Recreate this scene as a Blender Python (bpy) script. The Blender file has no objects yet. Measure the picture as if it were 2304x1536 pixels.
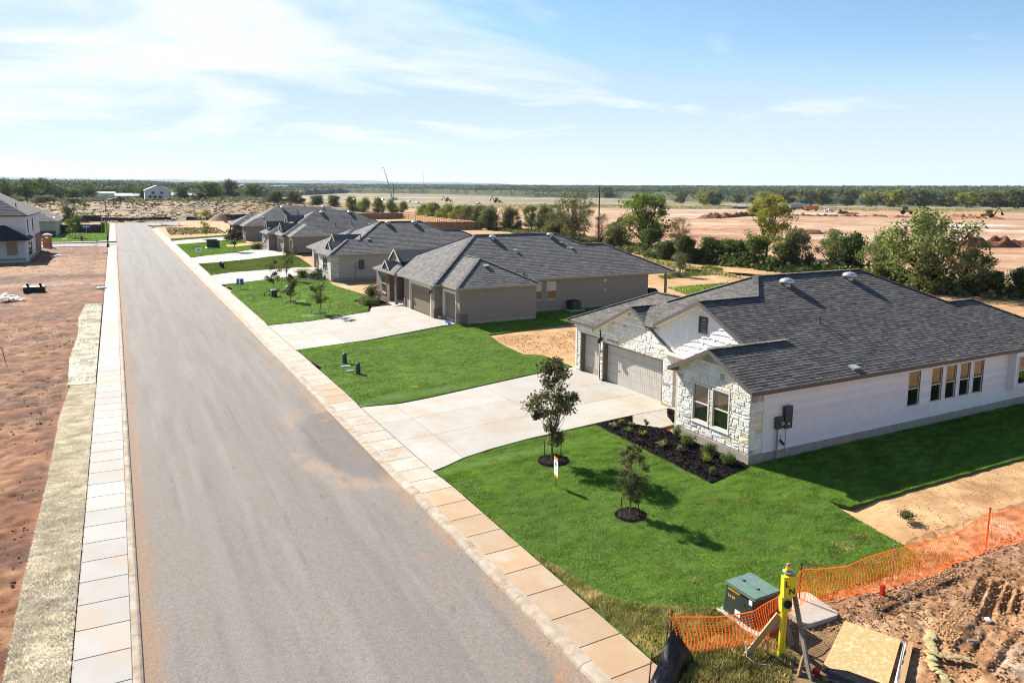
import bpy, math, random
import numpy as np
from mathutils import Vector, Matrix
random.seed(7); np.random.seed(7)
S = bpy.context.scene
C = S.collection
PI = math.pi

# ------------------------------------------------------------------ camera, sky, sun, exposure
H = 10.5
YAW, PIT, ROLL = [math.radians(a) for a in (27.55367, 7.69126, 0.31834)]
fw = Vector((math.sin(YAW)*math.cos(PIT), math.cos(YAW)*math.cos(PIT), -math.sin(PIT)))
rt = Vector((math.cos(YAW), -math.sin(YAW), 0)); up = rt.cross(fw)
R_ = rt*math.cos(ROLL)+up*math.sin(ROLL); U_ = up*math.cos(ROLL)-rt*math.sin(ROLL)
cd = bpy.data.cameras.new('camera'); cam = bpy.data.objects.new('camera', cd); C.objects.link(cam)
cd.sensor_width = 36; cd.lens = 25.857; cd.shift_x = 0.01172; cd.shift_y = -0.0489
cd.clip_start = 0.5; cd.clip_end = 40000
m = Matrix.Identity(4)
for i in range(3):
    m[i][0] = R_[i]; m[i][1] = U_[i]; m[i][2] = -fw[i]
m[0][3], m[1][3], m[2][3] = 0, 0, H
cam.matrix_world = m
S.camera = cam

SUN_AZ, SUN_EL = math.radians(-16), math.radians(36)   # azimuth from +Y towards +X
sv = Vector((math.sin(SUN_AZ)*math.cos(SUN_EL), math.cos(SUN_AZ)*math.cos(SUN_EL), math.sin(SUN_EL)))
W = bpy.data.worlds.new('World'); S.world = W; W.use_nodes = True
nt = W.node_tree; N = nt.nodes; L = nt.links; N.clear()
out = N.new('ShaderNodeOutputWorld'); bg = N.new('ShaderNodeBackground'); sky = N.new('ShaderNodeTexSky')
sky.sky_type = 'NISHITA'; sky.sun_disc = False; sky.sun_elevation = SUN_EL; sky.sun_rotation = SUN_AZ
sky.altitude = 100; sky.air_density = 1.0; sky.dust_density = 0.15; sky.ozone_density = 1.6
bg.inputs[1].default_value = 0.05
tc = N.new('ShaderNodeTexCoord'); sx = N.new('ShaderNodeSeparateXYZ'); L.new(tc.outputs['Generated'], sx.inputs[0])
def mth(op, a, b=None, c=None, tree=None, clamp=False):
    t = tree or nt
    n = t.nodes.new('ShaderNodeMath'); n.operation = op; n.use_clamp = clamp
    for i, v in enumerate((a, b, c)):
        if v is None: continue
        if isinstance(v, (int, float)): n.inputs[i].default_value = v
        else: t.links.new(v, n.inputs[i])
    return n.outputs[0]
# thin high cloud drawn on a plane far overhead: direction / height
zc = mth('MAXIMUM', sx.outputs[2], 0.0)
zd = mth('ADD', zc, 0.16)
cx_ = mth('DIVIDE', sx.outputs[0], zd); cy_ = mth('DIVIDE', sx.outputs[1], zd)
cb = N.new('ShaderNodeCombineXYZ'); L.new(cx_, cb.inputs[0]); L.new(cy_, cb.inputs[1])
mp = N.new('ShaderNodeMapping'); L.new(cb.outputs[0], mp.inputs[0]); mp.inputs['Rotation'].default_value = (0, 0, 0.9); mp.inputs['Scale'].default_value = (0.6, 1.0, 1); mp.inputs['Location'].default_value = (5, 2, 0)
n1 = N.new('ShaderNodeTexNoise'); L.new(mp.outputs[0], n1.inputs['Vector']); n1.inputs['Scale'].default_value = 1.15; n1.inputs['Detail'].default_value = 9; n1.inputs['Roughness'].default_value = 0.58; n1.inputs['Distortion'].default_value = 0.7
n2 = N.new('ShaderNodeTexNoise'); L.new(cb.outputs[0], n2.inputs['Vector']); n2.inputs['Scale'].default_value = 0.42; n2.inputs['Detail'].default_value = 2
# more cloud towards the sun's side of the sky
dotn = N.new('ShaderNodeVectorMath'); dotn.operation = 'DOT_PRODUCT'; L.new(tc.outputs['Generated'], dotn.inputs[0]); dotn.inputs[1].default_value = (-0.30, 0.95, 0.05)
side = mth('MULTIPLY_ADD', dotn.outputs['Value'], 1.3, -0.88)
cl = mth('ADD', mth('MULTIPLY_ADD', n1.outputs[0], 5.0, -2.42), mth('MULTIPLY', n2.outputs[0], 0.25))
cl = mth('ADD', cl, side)
cl = mth('MULTIPLY', cl, 1.0, clamp=True)
cl = mth('MULTIPLY', cl, 0.9)
hz = mth('SUBTRACT', 1.0, mth('MULTIPLY', zc, 5.2), clamp=True); hz = mth('POWER', hz, 1.5); hz = mth('MULTIPLY', hz, 0.9)
cov = mth('MAXIMUM', cl, hz)
tint = N.new('ShaderNodeMixRGB'); tint.blend_type = 'MULTIPLY'; tint.inputs[0].default_value = 1; L.new(sky.outputs[0], tint.inputs[1]); tint.inputs[2].default_value = (1.02, 1.14, 1.24, 1)
cap = N.new('ShaderNodeMixRGB'); cap.blend_type = 'DARKEN'; cap.inputs[0].default_value = 1; L.new(tint.outputs[0], cap.inputs[1]); cap.inputs[2].default_value = (4.0, 5.8, 7.9, 1)
mx = N.new('ShaderNodeMixRGB'); L.new(cov, mx.inputs[0]); L.new(cap.outputs[0], mx.inputs[1]); mx.inputs[2].default_value = (8.0, 8.3, 8.5, 1)
L.new(mx.outputs[0], bg.inputs[0]); L.new(bg.outputs[0], out.inputs[0])
sl = bpy.data.lights.new('sun', 'SUN'); sl.energy = 5.0; sl.angle = math.radians(0.5); sl.color = (1, 0.945, 0.86)
so = bpy.data.objects.new('sun', sl); C.objects.link(so); so.rotation_mode = 'QUATERNION'; so.rotation_quaternion = sv.to_track_quat('Z', 'Y'); so.location = (0, 0, 60)
S.view_settings.view_transform = 'Standard'; S.view_settings.look = 'None'; S.view_settings.gamma = 1; S.view_settings.exposure = 1.36
S.view_settings.use_curve_mapping = False
S.cycles.filter_width = 1.05; S.cycles.max_bounces = 6; S.cycles.transparent_max_bounces = 12; S.cycles.volume_bounces = 0

# ------------------------------------------------------------------ helpers
def hsh(ix, iy, s):
    h = (ix.astype(np.int64)*374761393 + iy.astype(np.int64)*668265263 + s*974634777) & 0xffffffff
    h = ((h ^ (h >> 13))*1274126177) & 0xffffffff
    return ((h ^ (h >> 16)) & 0xffff)/65535.0
def vn(x, y, s=0):
    x = np.asarray(x, float); y = np.asarray(y, float)
    ix = np.floor(x); iy = np.floor(y); fx = x-ix; fy = y-iy
    fx = fx*fx*(3-2*fx); fy = fy*fy*(3-2*fy)
    a = hsh(ix, iy, s); b = hsh(ix+1, iy, s); c = hsh(ix, iy+1, s); d = hsh(ix+1, iy+1, s)
    return (a*(1-fx)+b*fx)*(1-fy)+(c*(1-fx)+d*fx)*fy
def fbm(x, y, s=0, o=4, g=0.5):
    x = np.asarray(x, float); y = np.asarray(y, float)
    r = 0; a = 1; t = 0
    for i in range(o):
        r = r+a*vn(x*2**i+i*17.3, y*2**i-i*9.1, s+i); t += a; a *= g
    return r/t
def ss(x, a, b):
    t = np.clip((np.asarray(x, float)-a)/(b-a), 0, 1); return t*t*(3-2*t)
def sc(x, a, b):
    t = min(1, max(0, (x-a)/(b-a))); return t*t*(3-2*t)

DRV = [(24.6, 34.2), (48.6, 58.1), (86.8, 96.5), (112.7, 122.9), (155.2, 165.0)]
def kt(Y):
    Y = np.asarray(Y, float); d = np.zeros_like(Y)
    for a, b in DRV: d = np.maximum(d, ss(Y, a-1.3, a)*(1-ss(Y, b, b+1.3)))
    return 0.13-0.095*d
def far_rise(X, Y):
    r = np.hypot(X, Y); left = 1-ss(X, 70, 190)
    z = 4.3*left*ss(Y, 275, 450)
    return z+ss(r, 700, 3200)*27
def zt(X, Y):
    X = np.asarray(X, float); Y = np.asarray(Y, float); k = kt(Y)
    right = np.where(X < 10.1, k+np.clip((X-8.9)/1.2, 0, 1)*0.025, k+0.025+(0.5-k-0.025)*np.clip((X-10.1)/10.9, 0, 1))
    right = np.where(X > 45, 0.5*np.clip((110-X)/65, 0, 1), right)
    left = np.full_like(X, 0.15)
    z = np.where(X > 8.57, right, np.where(X < 0, left, 0.0))
    return z+far_rise(X, Y)
def z1(x, y): return float(zt(x, y))

MATS = {}
def rgb(c): return (c[0], c[1], c[2], 1)
KEEP = ('mortar', 'straw', 'straw_pale', 'white_paint', 'stone_white', 'stone_gold', 'stone_grey', 'garage_cream', 'trim_cream', 'sash', 'blind', 'stucco', 'sign_white', 'yellow', 'net', 'yellow_ink', 'vent_metal', 'paint_white', 'glass_tan_reflect', 'soffit', 'fence_wood_lit')
K = 0.76
def M(name, c1, c2=None, sc1=4.0, rough=0.85, bump=0.0, bsc=30.0, attr=None, amt=0.5, metal=0.0, spec=0.3, det=9, obj=False, c3=None, sc3=0.6, stretch=None, vcol=False, lo=0.35, hi=0.65, trans=0.0, fine=0.0, wave=None):
    if not vcol and name not in KEEP: c1, c2, c3 = [tuple(v*K for v in c) if c else c for c in (c1, c2, c3)]
    mt = bpy.data.materials.new(name); mt.use_nodes = True; t = mt.node_tree; nn = t.nodes; ll = t.links
    p = nn['Principled BSDF']; p.inputs['Roughness'].default_value = rough; p.inputs['Metallic'].default_value = metal
    p.inputs['Specular IOR Level'].default_value = spec
    geo = nn.new('ShaderNodeNewGeometry'); vec = geo.outputs['Position']
    if obj:
        tcn = nn.new('ShaderNodeTexCoord'); vec = tcn.outputs['Object']
    if stretch:
        mpn = nn.new('ShaderNodeMapping'); mpn.inputs['Scale'].default_value = stretch; ll.new(vec, mpn.inputs[0]); vecs = mpn.outputs[0]
    else: vecs = vec
    def noise(scale, d=det, v=None):
        n = nn.new('ShaderNodeTexNoise'); n.inputs['Scale'].default_value = scale; n.inputs['Detail'].default_value = d; n.inputs['Roughness'].default_value = 0.6; ll.new(v or vecs, n.inputs['Vector']); return n.outputs[0]
    def ramp(v, a, b):
        mr = nn.new('ShaderNodeMapRange'); mr.inputs[1].default_value = a; mr.inputs[2].default_value = b; ll.new(v, mr.inputs[0]); return mr.outputs[0]
    def mix(f, a, b, mode='MIX'):
        x = nn.new('ShaderNodeMixRGB'); x.blend_type = mode
        for i, v in enumerate((f, a, b)):
            if isinstance(v, (int, float)): x.inputs[i].default_value = v
            elif isinstance(v, tuple): x.inputs[i].default_value = rgb(v)
            else: ll.new(v, x.inputs[i])
        return x.outputs[0]
    col = c1
    if vcol:
        a = nn.new('ShaderNodeAttribute'); a.attribute_name = 'Col'; col = a.outputs['Color']
        if c2: col = mix(ramp(noise(sc1), lo, hi), col, mix(1.0, col, c2, 'MULTIPLY'))
    elif c2: col = mix(ramp(noise(sc1), lo, hi), c1, c2)
    if c3: col = mix(ramp(noise(sc3, 9, vec), 0.5, 0.72), col, c3)
    if attr:
        a = nn.new('ShaderNodeAttribute'); a.attribute_name = attr
        f = ramp(a.outputs['Fac'], 0, 1)
        if attr == 'rnd':
            mr = nn.new('ShaderNodeMapRange'); mr.inputs[3].default_value = 1-amt; mr.inputs[4].default_value = 1+amt; ll.new(a.outputs['Fac'], mr.inputs[0])
            cbn = nn.new('ShaderNodeCombineXYZ')
            for i in range(3): ll.new(mr.outputs[0], cbn.inputs[i])
            col = mix(1.0, col, cbn.outputs[0], 'MULTIPLY')
    if fine:
        f = ramp(noise(bsc*1.3, 3, vec), 0.3, 0.7)
        mr = nn.new('ShaderNodeMapRange'); mr.inputs[3].default_value = 1-fine; mr.inputs[4].default_value = 1+fine; ll.new(f, mr.inputs[0])
        cbn = nn.new('ShaderNodeCombineXYZ')
        for i in range(3): ll.new(mr.outputs[0], cbn.inputs[i])
        col = mix(1.0, col, cbn.outputs[0], 'MULTIPLY')
    if isinstance(col, tuple): p.inputs['Base Color'].default_value = rgb(col)
    else: ll.new(col, p.inputs['Base Color'])
    if bump:
        b = nn.new('ShaderNodeBump'); b.inputs['Strength'].default_value = 1.0; b.inputs['Distance'].default_value = bump
        ll.new(noise(bsc, 6, vec), b.inputs['Height']); ll.new(b.outputs[0], p.inputs['Normal'])
    if trans:
        tr = nn.new('ShaderNodeBsdfTranslucent')
        if isinstance(col, tuple): tr.inputs[0].default_value = rgb(col)
        else: ll.new(col, tr.inputs[0])
        ms = nn.new('ShaderNodeMixShader'); ms.inputs[0].default_value = trans
        o = nn['Material Output']; ll.new(p.outputs[0], ms.inputs[1]); ll.new(tr.outputs[0], ms.inputs[2]); ll.new(ms.outputs[0], o.inputs[0])
    MATS[name] = mt
    return mt

def setp(o, label=None, cat=None, group=None, kind=None):
    if label: o['label'] = label
    if cat: o['category'] = cat
    if group: o['group'] = group
    if kind: o['kind'] = kind
    return o
def total(o):
    v = Vector((0, 0, 0))
    while o is not None: v = v+Vector(o.location); o = o.parent
    return v
def link(me, name, parent=None, **k):
    o = bpy.data.objects.new(name, me); C.objects.link(o)
    if parent is not None: o.parent = parent; o.location = -total(parent)
    return setp(o, **k)
def thing(name, label, cat, loc=(0, 0, 0), group=None):
    o = bpy.data.objects.new(name, None); C.objects.link(o); o.location = loc; o.empty_display_size = 0.3
    return setp(o, label, cat, group)
def dup(root, loc=None, rz=0, s=1.0, label=None, group=None):
    def cp(o, par):
        c = o.copy(); C.objects.link(c)
        if par is not None: c.parent = par
        for ch in list(o.children): cp(ch, c)
        return c
    r = cp(root, None)
    if loc is not None: r.location = loc
    r.rotation_euler = (0, 0, rz); r.scale = (s, s, s) if isinstance(s, (int, float)) else s
    if label: r['label'] = label
    if group: r['group'] = group
    return r

class MB:
    def __init__(s): s.v = []; s.f = []; s.r = []
    def poly(s, pts, r=None):
        n = len(s.v); s.v += [tuple(p) for p in pts]; s.f.append(tuple(range(n, n+len(pts)))); s.r.append(random.random() if r is None else r); return s
    def faces(s, vs, fs, r=None):
        n = len(s.v); s.v += [tuple(p) for p in vs]; r = random.random() if r is None else r
        for f in fs: s.f.append(tuple(n+i for i in f)); s.r.append(r)
        return s
    def box(s, x0, x1, y0, y1, z0, z1, r=None):
        return s.faces([(x0,y0,z0),(x1,y0,z0),(x1,y1,z0),(x0,y1,z0),(x0,y0,z1),(x1,y0,z1),(x1,y1,z1),(x0,y1,z1)],
                       [(0,3,2,1),(4,5,6,7),(0,1,5,4),(1,2,6,5),(2,3,7,6),(3,0,4,7)], r)
    def bar(s, a, b, w, h, upv=(0, 0, 1), r=None):
        a = Vector(a); b = Vector(b); d = (b-a).normalized(); u = Vector(upv)
        if abs(d.dot(u)) > 0.98: u = Vector((0, 1, 0))
        sd = d.cross(u).normalized(); u = sd.cross(d).normalized(); sd *= w/2; u *= h/2
        return s.faces([a-sd-u, a+sd-u, a+sd+u, a-sd+u, b-sd-u, b+sd-u, b+sd+u, b-sd+u],
                       [(0,1,2,3),(7,6,5,4),(0,4,5,1),(1,5,6,2),(2,6,7,3),(3,7,4,0)], r)
    def tube(s, pts, rad, n=8, r=None, cap=True):
        pts = [Vector(p) for p in pts]
        if isinstance(rad, (int, float)): rad = [rad]*len(pts)
        vs = []; fs = []
        for i, p in enumerate(pts):
            d = (pts[min(i+1, len(pts)-1)]-pts[max(i-1, 0)]).normalized()
            u = Vector((0, 0, 1)) if abs(d.z) < 0.9 else Vector((1, 0, 0))
            a = d.cross(u).normalized(); b = a.cross(d)
            for k in range(n):
                t = 2*PI*k/n; vs.append(p+(a*math.cos(t)+b*math.sin(t))*rad[i])
        for i in range(len(pts)-1):
            for k in range(n):
                k2 = (k+1) % n; fs.append((i*n+k, i*n+k2, (i+1)*n+k2, (i+1)*n+k))
        if cap: fs.append(tuple(range(n))[::-1]); fs.append(tuple((len(pts)-1)*n+k for k in range(n)))
        return s.faces(vs, fs, r)
    def prism(s, pts, vec, r=None):
        n = len(pts); v = Vector(vec); a = [Vector(p) for p in pts]; b = [p+v for p in a]
        return s.faces(a+b, [tuple(range(n))[::-1], tuple(range(n, 2*n))]+[(i, (i+1) % n, n+(i+1) % n, n+i) for i in range(n)], r)
    def lathe(s, c, prof, n=16, r=None):
        vs = []; fs = []; c = Vector(c)
        for (rr, z) in prof:
            for k in range(n): t = 2*PI*k/n; vs.append(c+Vector((rr*math.cos(t), rr*math.sin(t), z)))
        for i in range(len(prof)-1):
            for k in range(n):
                k2 = (k+1) % n; fs.append((i*n+k, i*n+k2, (i+1)*n+k2, (i+1)*n+k))
        fs.append(tuple(range(n))[::-1]); fs.append(tuple((len(prof)-1)*n+k for k in range(n)))
        return s.faces(vs, fs, r)
    def mesh(s, name, mat, smooth=False):
        me = bpy.data.meshes.new(name); me.from_pydata([tuple(v) for v in s.v], [], s.f)
        me.materials.append(MATS[mat] if isinstance(mat, str) else mat)
        a = me.attributes.new('rnd', 'FLOAT', 'FACE'); a.data.foreach_set('value', s.r)
        if smooth: me.polygons.foreach_set('use_smooth', [True]*len(me.polygons))
        return me
    def build(s, name, mat, parent=None, smooth=False, **k):
        return link(s.mesh(name, mat, smooth), name, parent, **k)

def npmesh(name, verts, k, mat, rnd=None, faces=None, smooth=False, col=None, **kw):
    """verts (N,3); consecutive k-gons unless faces (M,k) is given"""
    verts = np.asarray(verts, np.float32); parent = kw.pop('parent', None)
    if faces is None: faces = np.arange(len(verts)).reshape(-1, k)
    Mf = len(faces); me = bpy.data.meshes.new(name)
    me.vertices.add(len(verts)); me.vertices.foreach_set('co', verts.ravel())
    me.loops.add(Mf*k); me.loops.foreach_set('vertex_index', np.asarray(faces, np.int32).ravel())
    me.polygons.add(Mf); me.polygons.foreach_set('loop_start', np.arange(Mf, dtype=np.int32)*k)
    if smooth: me.polygons.foreach_set('use_smooth', np.ones(Mf, bool))
    me.update(calc_edges=True)
    if rnd is not None:
        a = me.attributes.new('rnd', 'FLOAT', 'FACE'); a.data.foreach_set('value', np.asarray(rnd, np.float32))
    if col is not None:
        a = me.attributes.new('Col', 'FLOAT_COLOR', 'POINT'); c4 = np.ones((len(verts), 4), np.float32); c4[:, :3] = col*K; a.data.foreach_set('color', c4.ravel())
    me.materials.append(MATS[mat])
    if kw.pop('nolink', False): return me
    return link(me, name, parent, **kw)
def gridmesh(name, X, Y, Z, mat, col=None, smooth=True, **kw):
    n, mm = X.shape
    v = np.stack([X, Y, Z], -1).reshape(-1, 3); i = np.arange(n*mm).reshape(n, mm)
    f = np.stack([i[:-1, :-1], i[:-1, 1:], i[1:, 1:], i[1:, :-1]], -1).reshape(-1, 4)
    return npmesh(name, v, 4, mat, faces=f, smooth=smooth, col=None if col is None else col.reshape(-1, 3), **kw)
def inpoly(px, py, poly):
    r = np.zeros(len(px), bool); n = len(poly)
    for i in range(n):
        x0, y0 = poly[i]; x1, y1 = poly[(i+1) % n]
        if y0 == y1: continue
        c = ((y0 > py) != (y1 > py)) & (px < (x1-x0)*(py-y0)/(y1-y0)+x0); r ^= c
    return r
def clip(poly, a, b, c):
    """keep the part of a polygon (points whose first two coordinates are x, y) with a x + b y <= c"""
    o = []; n = len(poly)
    for i in range(n):
        p = poly[i]; q = poly[(i+1) % n]; dp = a*p[0]+b*p[1]-c; dq = a*q[0]+b*q[1]-c
        if dp <= 0: o.append(p)
        if (dp < 0 < dq) or (dq < 0 < dp):
            t = dp/(dp-dq); o.append(tuple(p[k]+(q[k]-p[k])*t for k in range(len(p))))
    return o
def area(p):
    return 0.5*sum(p[i][0]*p[(i+1) % len(p)][1]-p[(i+1) % len(p)][0]*p[i][1] for i in range(len(p)))
def cliprect(p, x0, x1, y0, y1):
    for a, b, c in ((-1, 0, -x0), (1, 0, x1), (0, -1, -y0), (0, 1, y1)):
        p = clip(p, a, b, c)
        if len(p) < 3: return []
    return p
def sheet(name, poly, cell, dz, mat, skirt=0.12, parent=None, **k):
    """a slab that follows the terrain inside an outline"""
    mb = MB(); xs = [p[0] for p in poly]; ys = [p[1] for p in poly]
    if area(poly) < 0: poly = poly[::-1]
    x = math.floor(min(xs)/cell)*cell
    while x < max(xs):
        col = clip(clip(list(poly), -1, 0, -x), 1, 0, x+cell)
        if len(col) > 2:
            y = math.floor(min(p[1] for p in col)/cell)*cell
            while y < max(p[1] for p in col):
                q = clip(clip(col, 0, -1, -y), 0, 1, y+cell)
                if len(q) > 2 and abs(area(q)) > 1e-5: mb.poly([(p[0], p[1], z1(p[0], p[1])+dz) for p in q])
                y += cell
        x += cell
    n = len(poly)
    for i in range(n):
        a = poly[i]; b = poly[(i+1) % n]; m_ = max(1, int(math.hypot(b[0]-a[0], b[1]-a[1])/cell))
        for j in range(m_):
            p = [a[t]+(b[t]-a[t])*j/m_ for t in (0, 1)]; q = [a[t]+(b[t]-a[t])*(j+1)/m_ for t in (0, 1)]
            zp = z1(*p)+dz; zq = z1(*q)+dz
            mb.poly([(p[0], p[1], zp-skirt), (q[0], q[1], zq-skirt), (q[0], q[1], zq), (p[0], p[1], zp)])
    return mb.build(name, mat, parent, **k)
def text(s, loc, size, mat, xdir, ydir, parent, name='lettering', ext=0.004, align='CENTER'):
    cu = bpy.data.curves.new(name, 'FONT'); cu.body = s; cu.size = size; cu.extrude = ext; cu.align_x = align; cu.align_y = 'CENTER'; cu.offset = size*0.02
    cu.materials.append(MATS[mat])
    tmp = bpy.data.objects.new(name, cu); C.objects.link(tmp); bpy.context.view_layer.update()
    me = bpy.data.meshes.new_from_object(tmp.evaluated_get(bpy.context.evaluated_depsgraph_get())); bpy.data.objects.remove(tmp)
    o = bpy.data.objects.new(name, me); C.objects.link(o)
    x = Vector(xdir).normalized(); y = Vector(ydir).normalized(); z = x.cross(y)
    o.parent = parent; base = total(parent)
    mm = Matrix((x, y, z)).transposed().to_4x4(); mm.translation = Vector(loc)-base
    o.matrix_local = mm
    return o

# ------------------------------------------------------------------ materials
M('ground', (1,1,1), (0.72,0.70,0.66), sc1=0.9, vcol=True, bump=0.03, bsc=3.0, rough=0.95, lo=0.4, hi=0.6, fine=0.12)
M('lot_dirt', (1,1,1), (0.62,0.56,0.52), sc1=2.4, vcol=True, bump=0.02, bsc=14, rough=0.95, lo=0.35, hi=0.62, fine=0.18)
M('asphalt', (1.0,1.0,1.0), (0.80,0.80,0.80), sc1=9, vcol=True, bump=0.012, bsc=20, rough=0.95, lo=0.3, hi=0.7, fine=0.24)
M('slab', (0.50,0.46,0.40), (0.46,0.38,0.29), sc1=1.6, c3=(0.45,0.31,0.19), sc3=1.1, attr='rnd', amt=0.09, bump=0.002, bsc=60, rough=0.85, fine=0.06)
M('slab_pale', (0.46,0.44,0.41), (0.42,0.385,0.345), sc1=0.7, c3=(0.50,0.40,0.30), sc3=0.35, attr='rnd', amt=0.12, bump=0.002, bsc=60, rough=0.85, fine=0.06)
M('slab_orange', (0.47,0.36,0.25), (0.44,0.29,0.17), sc1=0.8, c3=(0.46,0.40,0.31), sc3=1.1, attr='rnd', amt=0.09, bump=0.002, bsc=60, rough=0.85, lo=0.3, hi=0.62, fine=0.07)
M('drive', (0.44,0.42,0.385), (0.41,0.37,0.315), sc1=1.0, c3=(0.40,0.32,0.235), sc3=0.45, attr='rnd', amt=0.07, bump=0.0015, bsc=70, rough=0.8, fine=0.05)
M('kerb', (0.50,0.44,0.36), (0.36,0.28,0.20), sc1=2.2, c3=(0.30,0.20,0.12), sc3=2.5, bump=0.003, bsc=50, rough=0.9, fine=0.1)
M('sod', (0.075,0.145,0.018), (0.10,0.18,0.025), sc1=0.8, bump=0.03, bsc=18, rough=0.95, fine=0.3, c3=(0.085,0.15,0.02), sc3=0.25)
M('grass', (0.18,0.31,0.034), (0.25,0.40,0.060), sc1=0.55, attr='rnd', amt=0.46, rough=0.85, trans=0.35, spec=0.08)
M('grass_olive', (0.12,0.185,0.025), (0.20,0.24,0.05), sc1=0.5, attr='rnd', amt=0.45, rough=0.8, trans=0.3, spec=0.1)
M('grass_dry', (0.30,0.30,0.08), (0.72,0.56,0.25), sc1=1.1, attr='rnd', amt=0.45, rough=0.85, trans=0.25, spec=0.1)
M('straw', (0.60,0.54,0.41), (0.76,0.69,0.56), sc1=1.5, attr='rnd', amt=0.28, rough=1.0, spec=0.0, trans=0.3)
M('straw_pale', (0.60,0.54,0.41), (0.76,0.70,0.57), sc1=1.5, attr='rnd', amt=0.35, rough=0.9, spec=0.1)
M('mulch', (0.012,0.008,0.007), (0.035,0.022,0.017), sc1=9, bump=0.03, bsc=45, rough=0.95, attr='rnd', amt=0.6)
M('roof', (0.142,0.131,0.121), (0.108,0.099,0.092), sc1=1.4, attr='rnd', amt=0.30, rough=0.95, fine=0.3, bsc=26, c3=(0.17,0.163,0.156), sc3=2.0)
M('roof_b', (0.170,0.163,0.155), (0.135,0.129,0.123), sc1=1.1, attr='rnd', amt=0.22, rough=0.95, fine=0.3, bsc=14, c3=(0.22,0.213,0.203), sc3=2.0)
M('roof_grey', (0.20,0.195,0.19), (0.16,0.155,0.15), sc1=1.4, attr='rnd', amt=0.2, rough=0.95, fine=0.1)
M('deck', (0.05,0.05,0.053), rough=0.95)
M('fascia', (0.16,0.135,0.115), rough=0.6); M('fascia_tan', (0.42,0.37,0.31), rough=0.6); M('soffit', (0.72,0.66,0.52), rough=0.8); M('soffit_tan', (0.5,0.44,0.36), rough=0.8)
M('white_paint', (0.74,0.73,0.71), (0.69,0.68,0.66), sc1=3, attr='rnd', amt=0.06, rough=0.55)
M('tan_paint', (0.34,0.29,0.235), (0.31,0.265,0.215), sc1=3, attr='rnd', amt=0.04, rough=0.7)
M('tan_dark', (0.29,0.225,0.16), rough=0.65); M('garage_cream', (0.50,0.47,0.41), (0.47,0.44,0.385), sc1=2, attr='rnd', amt=0.03, rough=0.5)
M('jamb', (0.19,0.14,0.10), rough=0.6); M('trim_cream', (0.66,0.61,0.50), rough=0.6)
M('found', (0.50,0.43,0.36), (0.40,0.34,0.28), sc1=3, bump=0.004, bsc=30, rough=0.9, fine=0.12)
M('mortar', (0.60,0.56,0.48), bump=0.004, bsc=60, rough=0.95)
M('stone_white', (0.76,0.73,0.67), (0.68,0.63,0.55), sc1=5, attr='rnd', amt=0.12, bump=0.02, bsc=18, rough=0.85, fine=0.08)
M('stone_gold', (0.66,0.52,0.32), (0.78,0.69,0.52), sc1=6, attr='rnd', amt=0.12, bump=0.02, bsc=18, rough=0.85, fine=0.1)
M('stone_grey', (0.30,0.28,0.27), (0.42,0.39,0.36), sc1=6, attr='rnd', amt=0.12, bump=0.015, bsc=18, rough=0.85, fine=0.1)
M('glass', (0.012,0.016,0.016), rough=0.04, spec=0.9); M('glass_tan_reflect', (0.10,0.068,0.034), (0.05,0.035,0.018), sc1=4, rough=0.05, spec=1.0)  # upper panes: reflection of tan soil painted into the glass colour
M('blind', (0.50,0.46,0.38), rough=0.5, spec=0.5)
M('sash', (0.66,0.60,0.52), rough=0.5); M('dark', (0.01,0.01,0.011), rough=0.6); M('black_plastic', (0.006,0.006,0.006), (0.011,0.011,0.011), sc1=6, rough=0.35, bump=0.03, bsc=9, spec=0.25)
M('black_metal', (0.02,0.018,0.017), rough=0.5); M('rust_post', (0.10,0.025,0.018), (0.16,0.05,0.03), sc1=12, rough=0.8)
M('vent_metal', (0.52,0.53,0.53), rough=0.35, metal=0.6); M('pipe', (0.10,0.13,0.14), rough=0.5); M('box_grey', (0.075,0.085,0.09), rough=0.45); M('conduit', (0.30,0.33,0.35), rough=0.4)
M('brown_vent', (0.11,0.085,0.07), rough=0.7)
M('bark', (0.10,0.075,0.055), (0.17,0.14,0.11), sc1=14, rough=0.95, bump=0.01, bsc=30, obj=True); M('bark_dark', (0.035,0.027,0.02), (0.07,0.055,0.04), sc1=9, rough=0.95, obj=True)
def leaf(n, a, b, amt=0.5, tr=0.3): M(n, a, b, sc1=0.35, attr='rnd', amt=amt, rough=0.75, trans=tr, spec=0.12, det=3)
leaf('leaf_mid', (0.15,0.21,0.05), (0.23,0.28,0.075)); leaf('leaf_dark', (0.075,0.11,0.03), (0.12,0.155,0.045)); leaf('leaf_green', (0.12,0.18,0.042), (0.19,0.24,0.06)); leaf('leaf_bright', (0.14,0.22,0.032), (0.24,0.29,0.045))
leaf('leaf_yellow', (0.28,0.31,0.045), (0.40,0.38,0.06)); leaf('leaf_olive', (0.14,0.155,0.055), (0.20,0.195,0.07)); leaf('leaf_brown', (0.10,0.075,0.045), (0.15,0.12,0.06)); leaf('leaf_silver', (0.17,0.21,0.11), (0.25,0.27,0.14)); leaf('leaf_bronze', (0.10,0.12,0.04), (0.20,0.18,0.08), 0.8)
leaf('leaf_pale', (0.30,0.33,0.15), (0.42,0.42,0.20)); leaf('rose', (0.55,0.42,0.40), (0.7,0.62,0.6))
leaf('wood_far', (0.075,0.105,0.035), (0.165,0.18,0.065), 0.55, 0.15)
M('canopy', (0.045,0.062,0.025), (0.095,0.105,0.04), sc1=0.02, rough=0.95, bump=1.2, bsc=0.25)
M('hills', (0.03,0.05,0.045), (0.06,0.08,0.065), sc1=0.004, rough=0.95)
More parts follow.
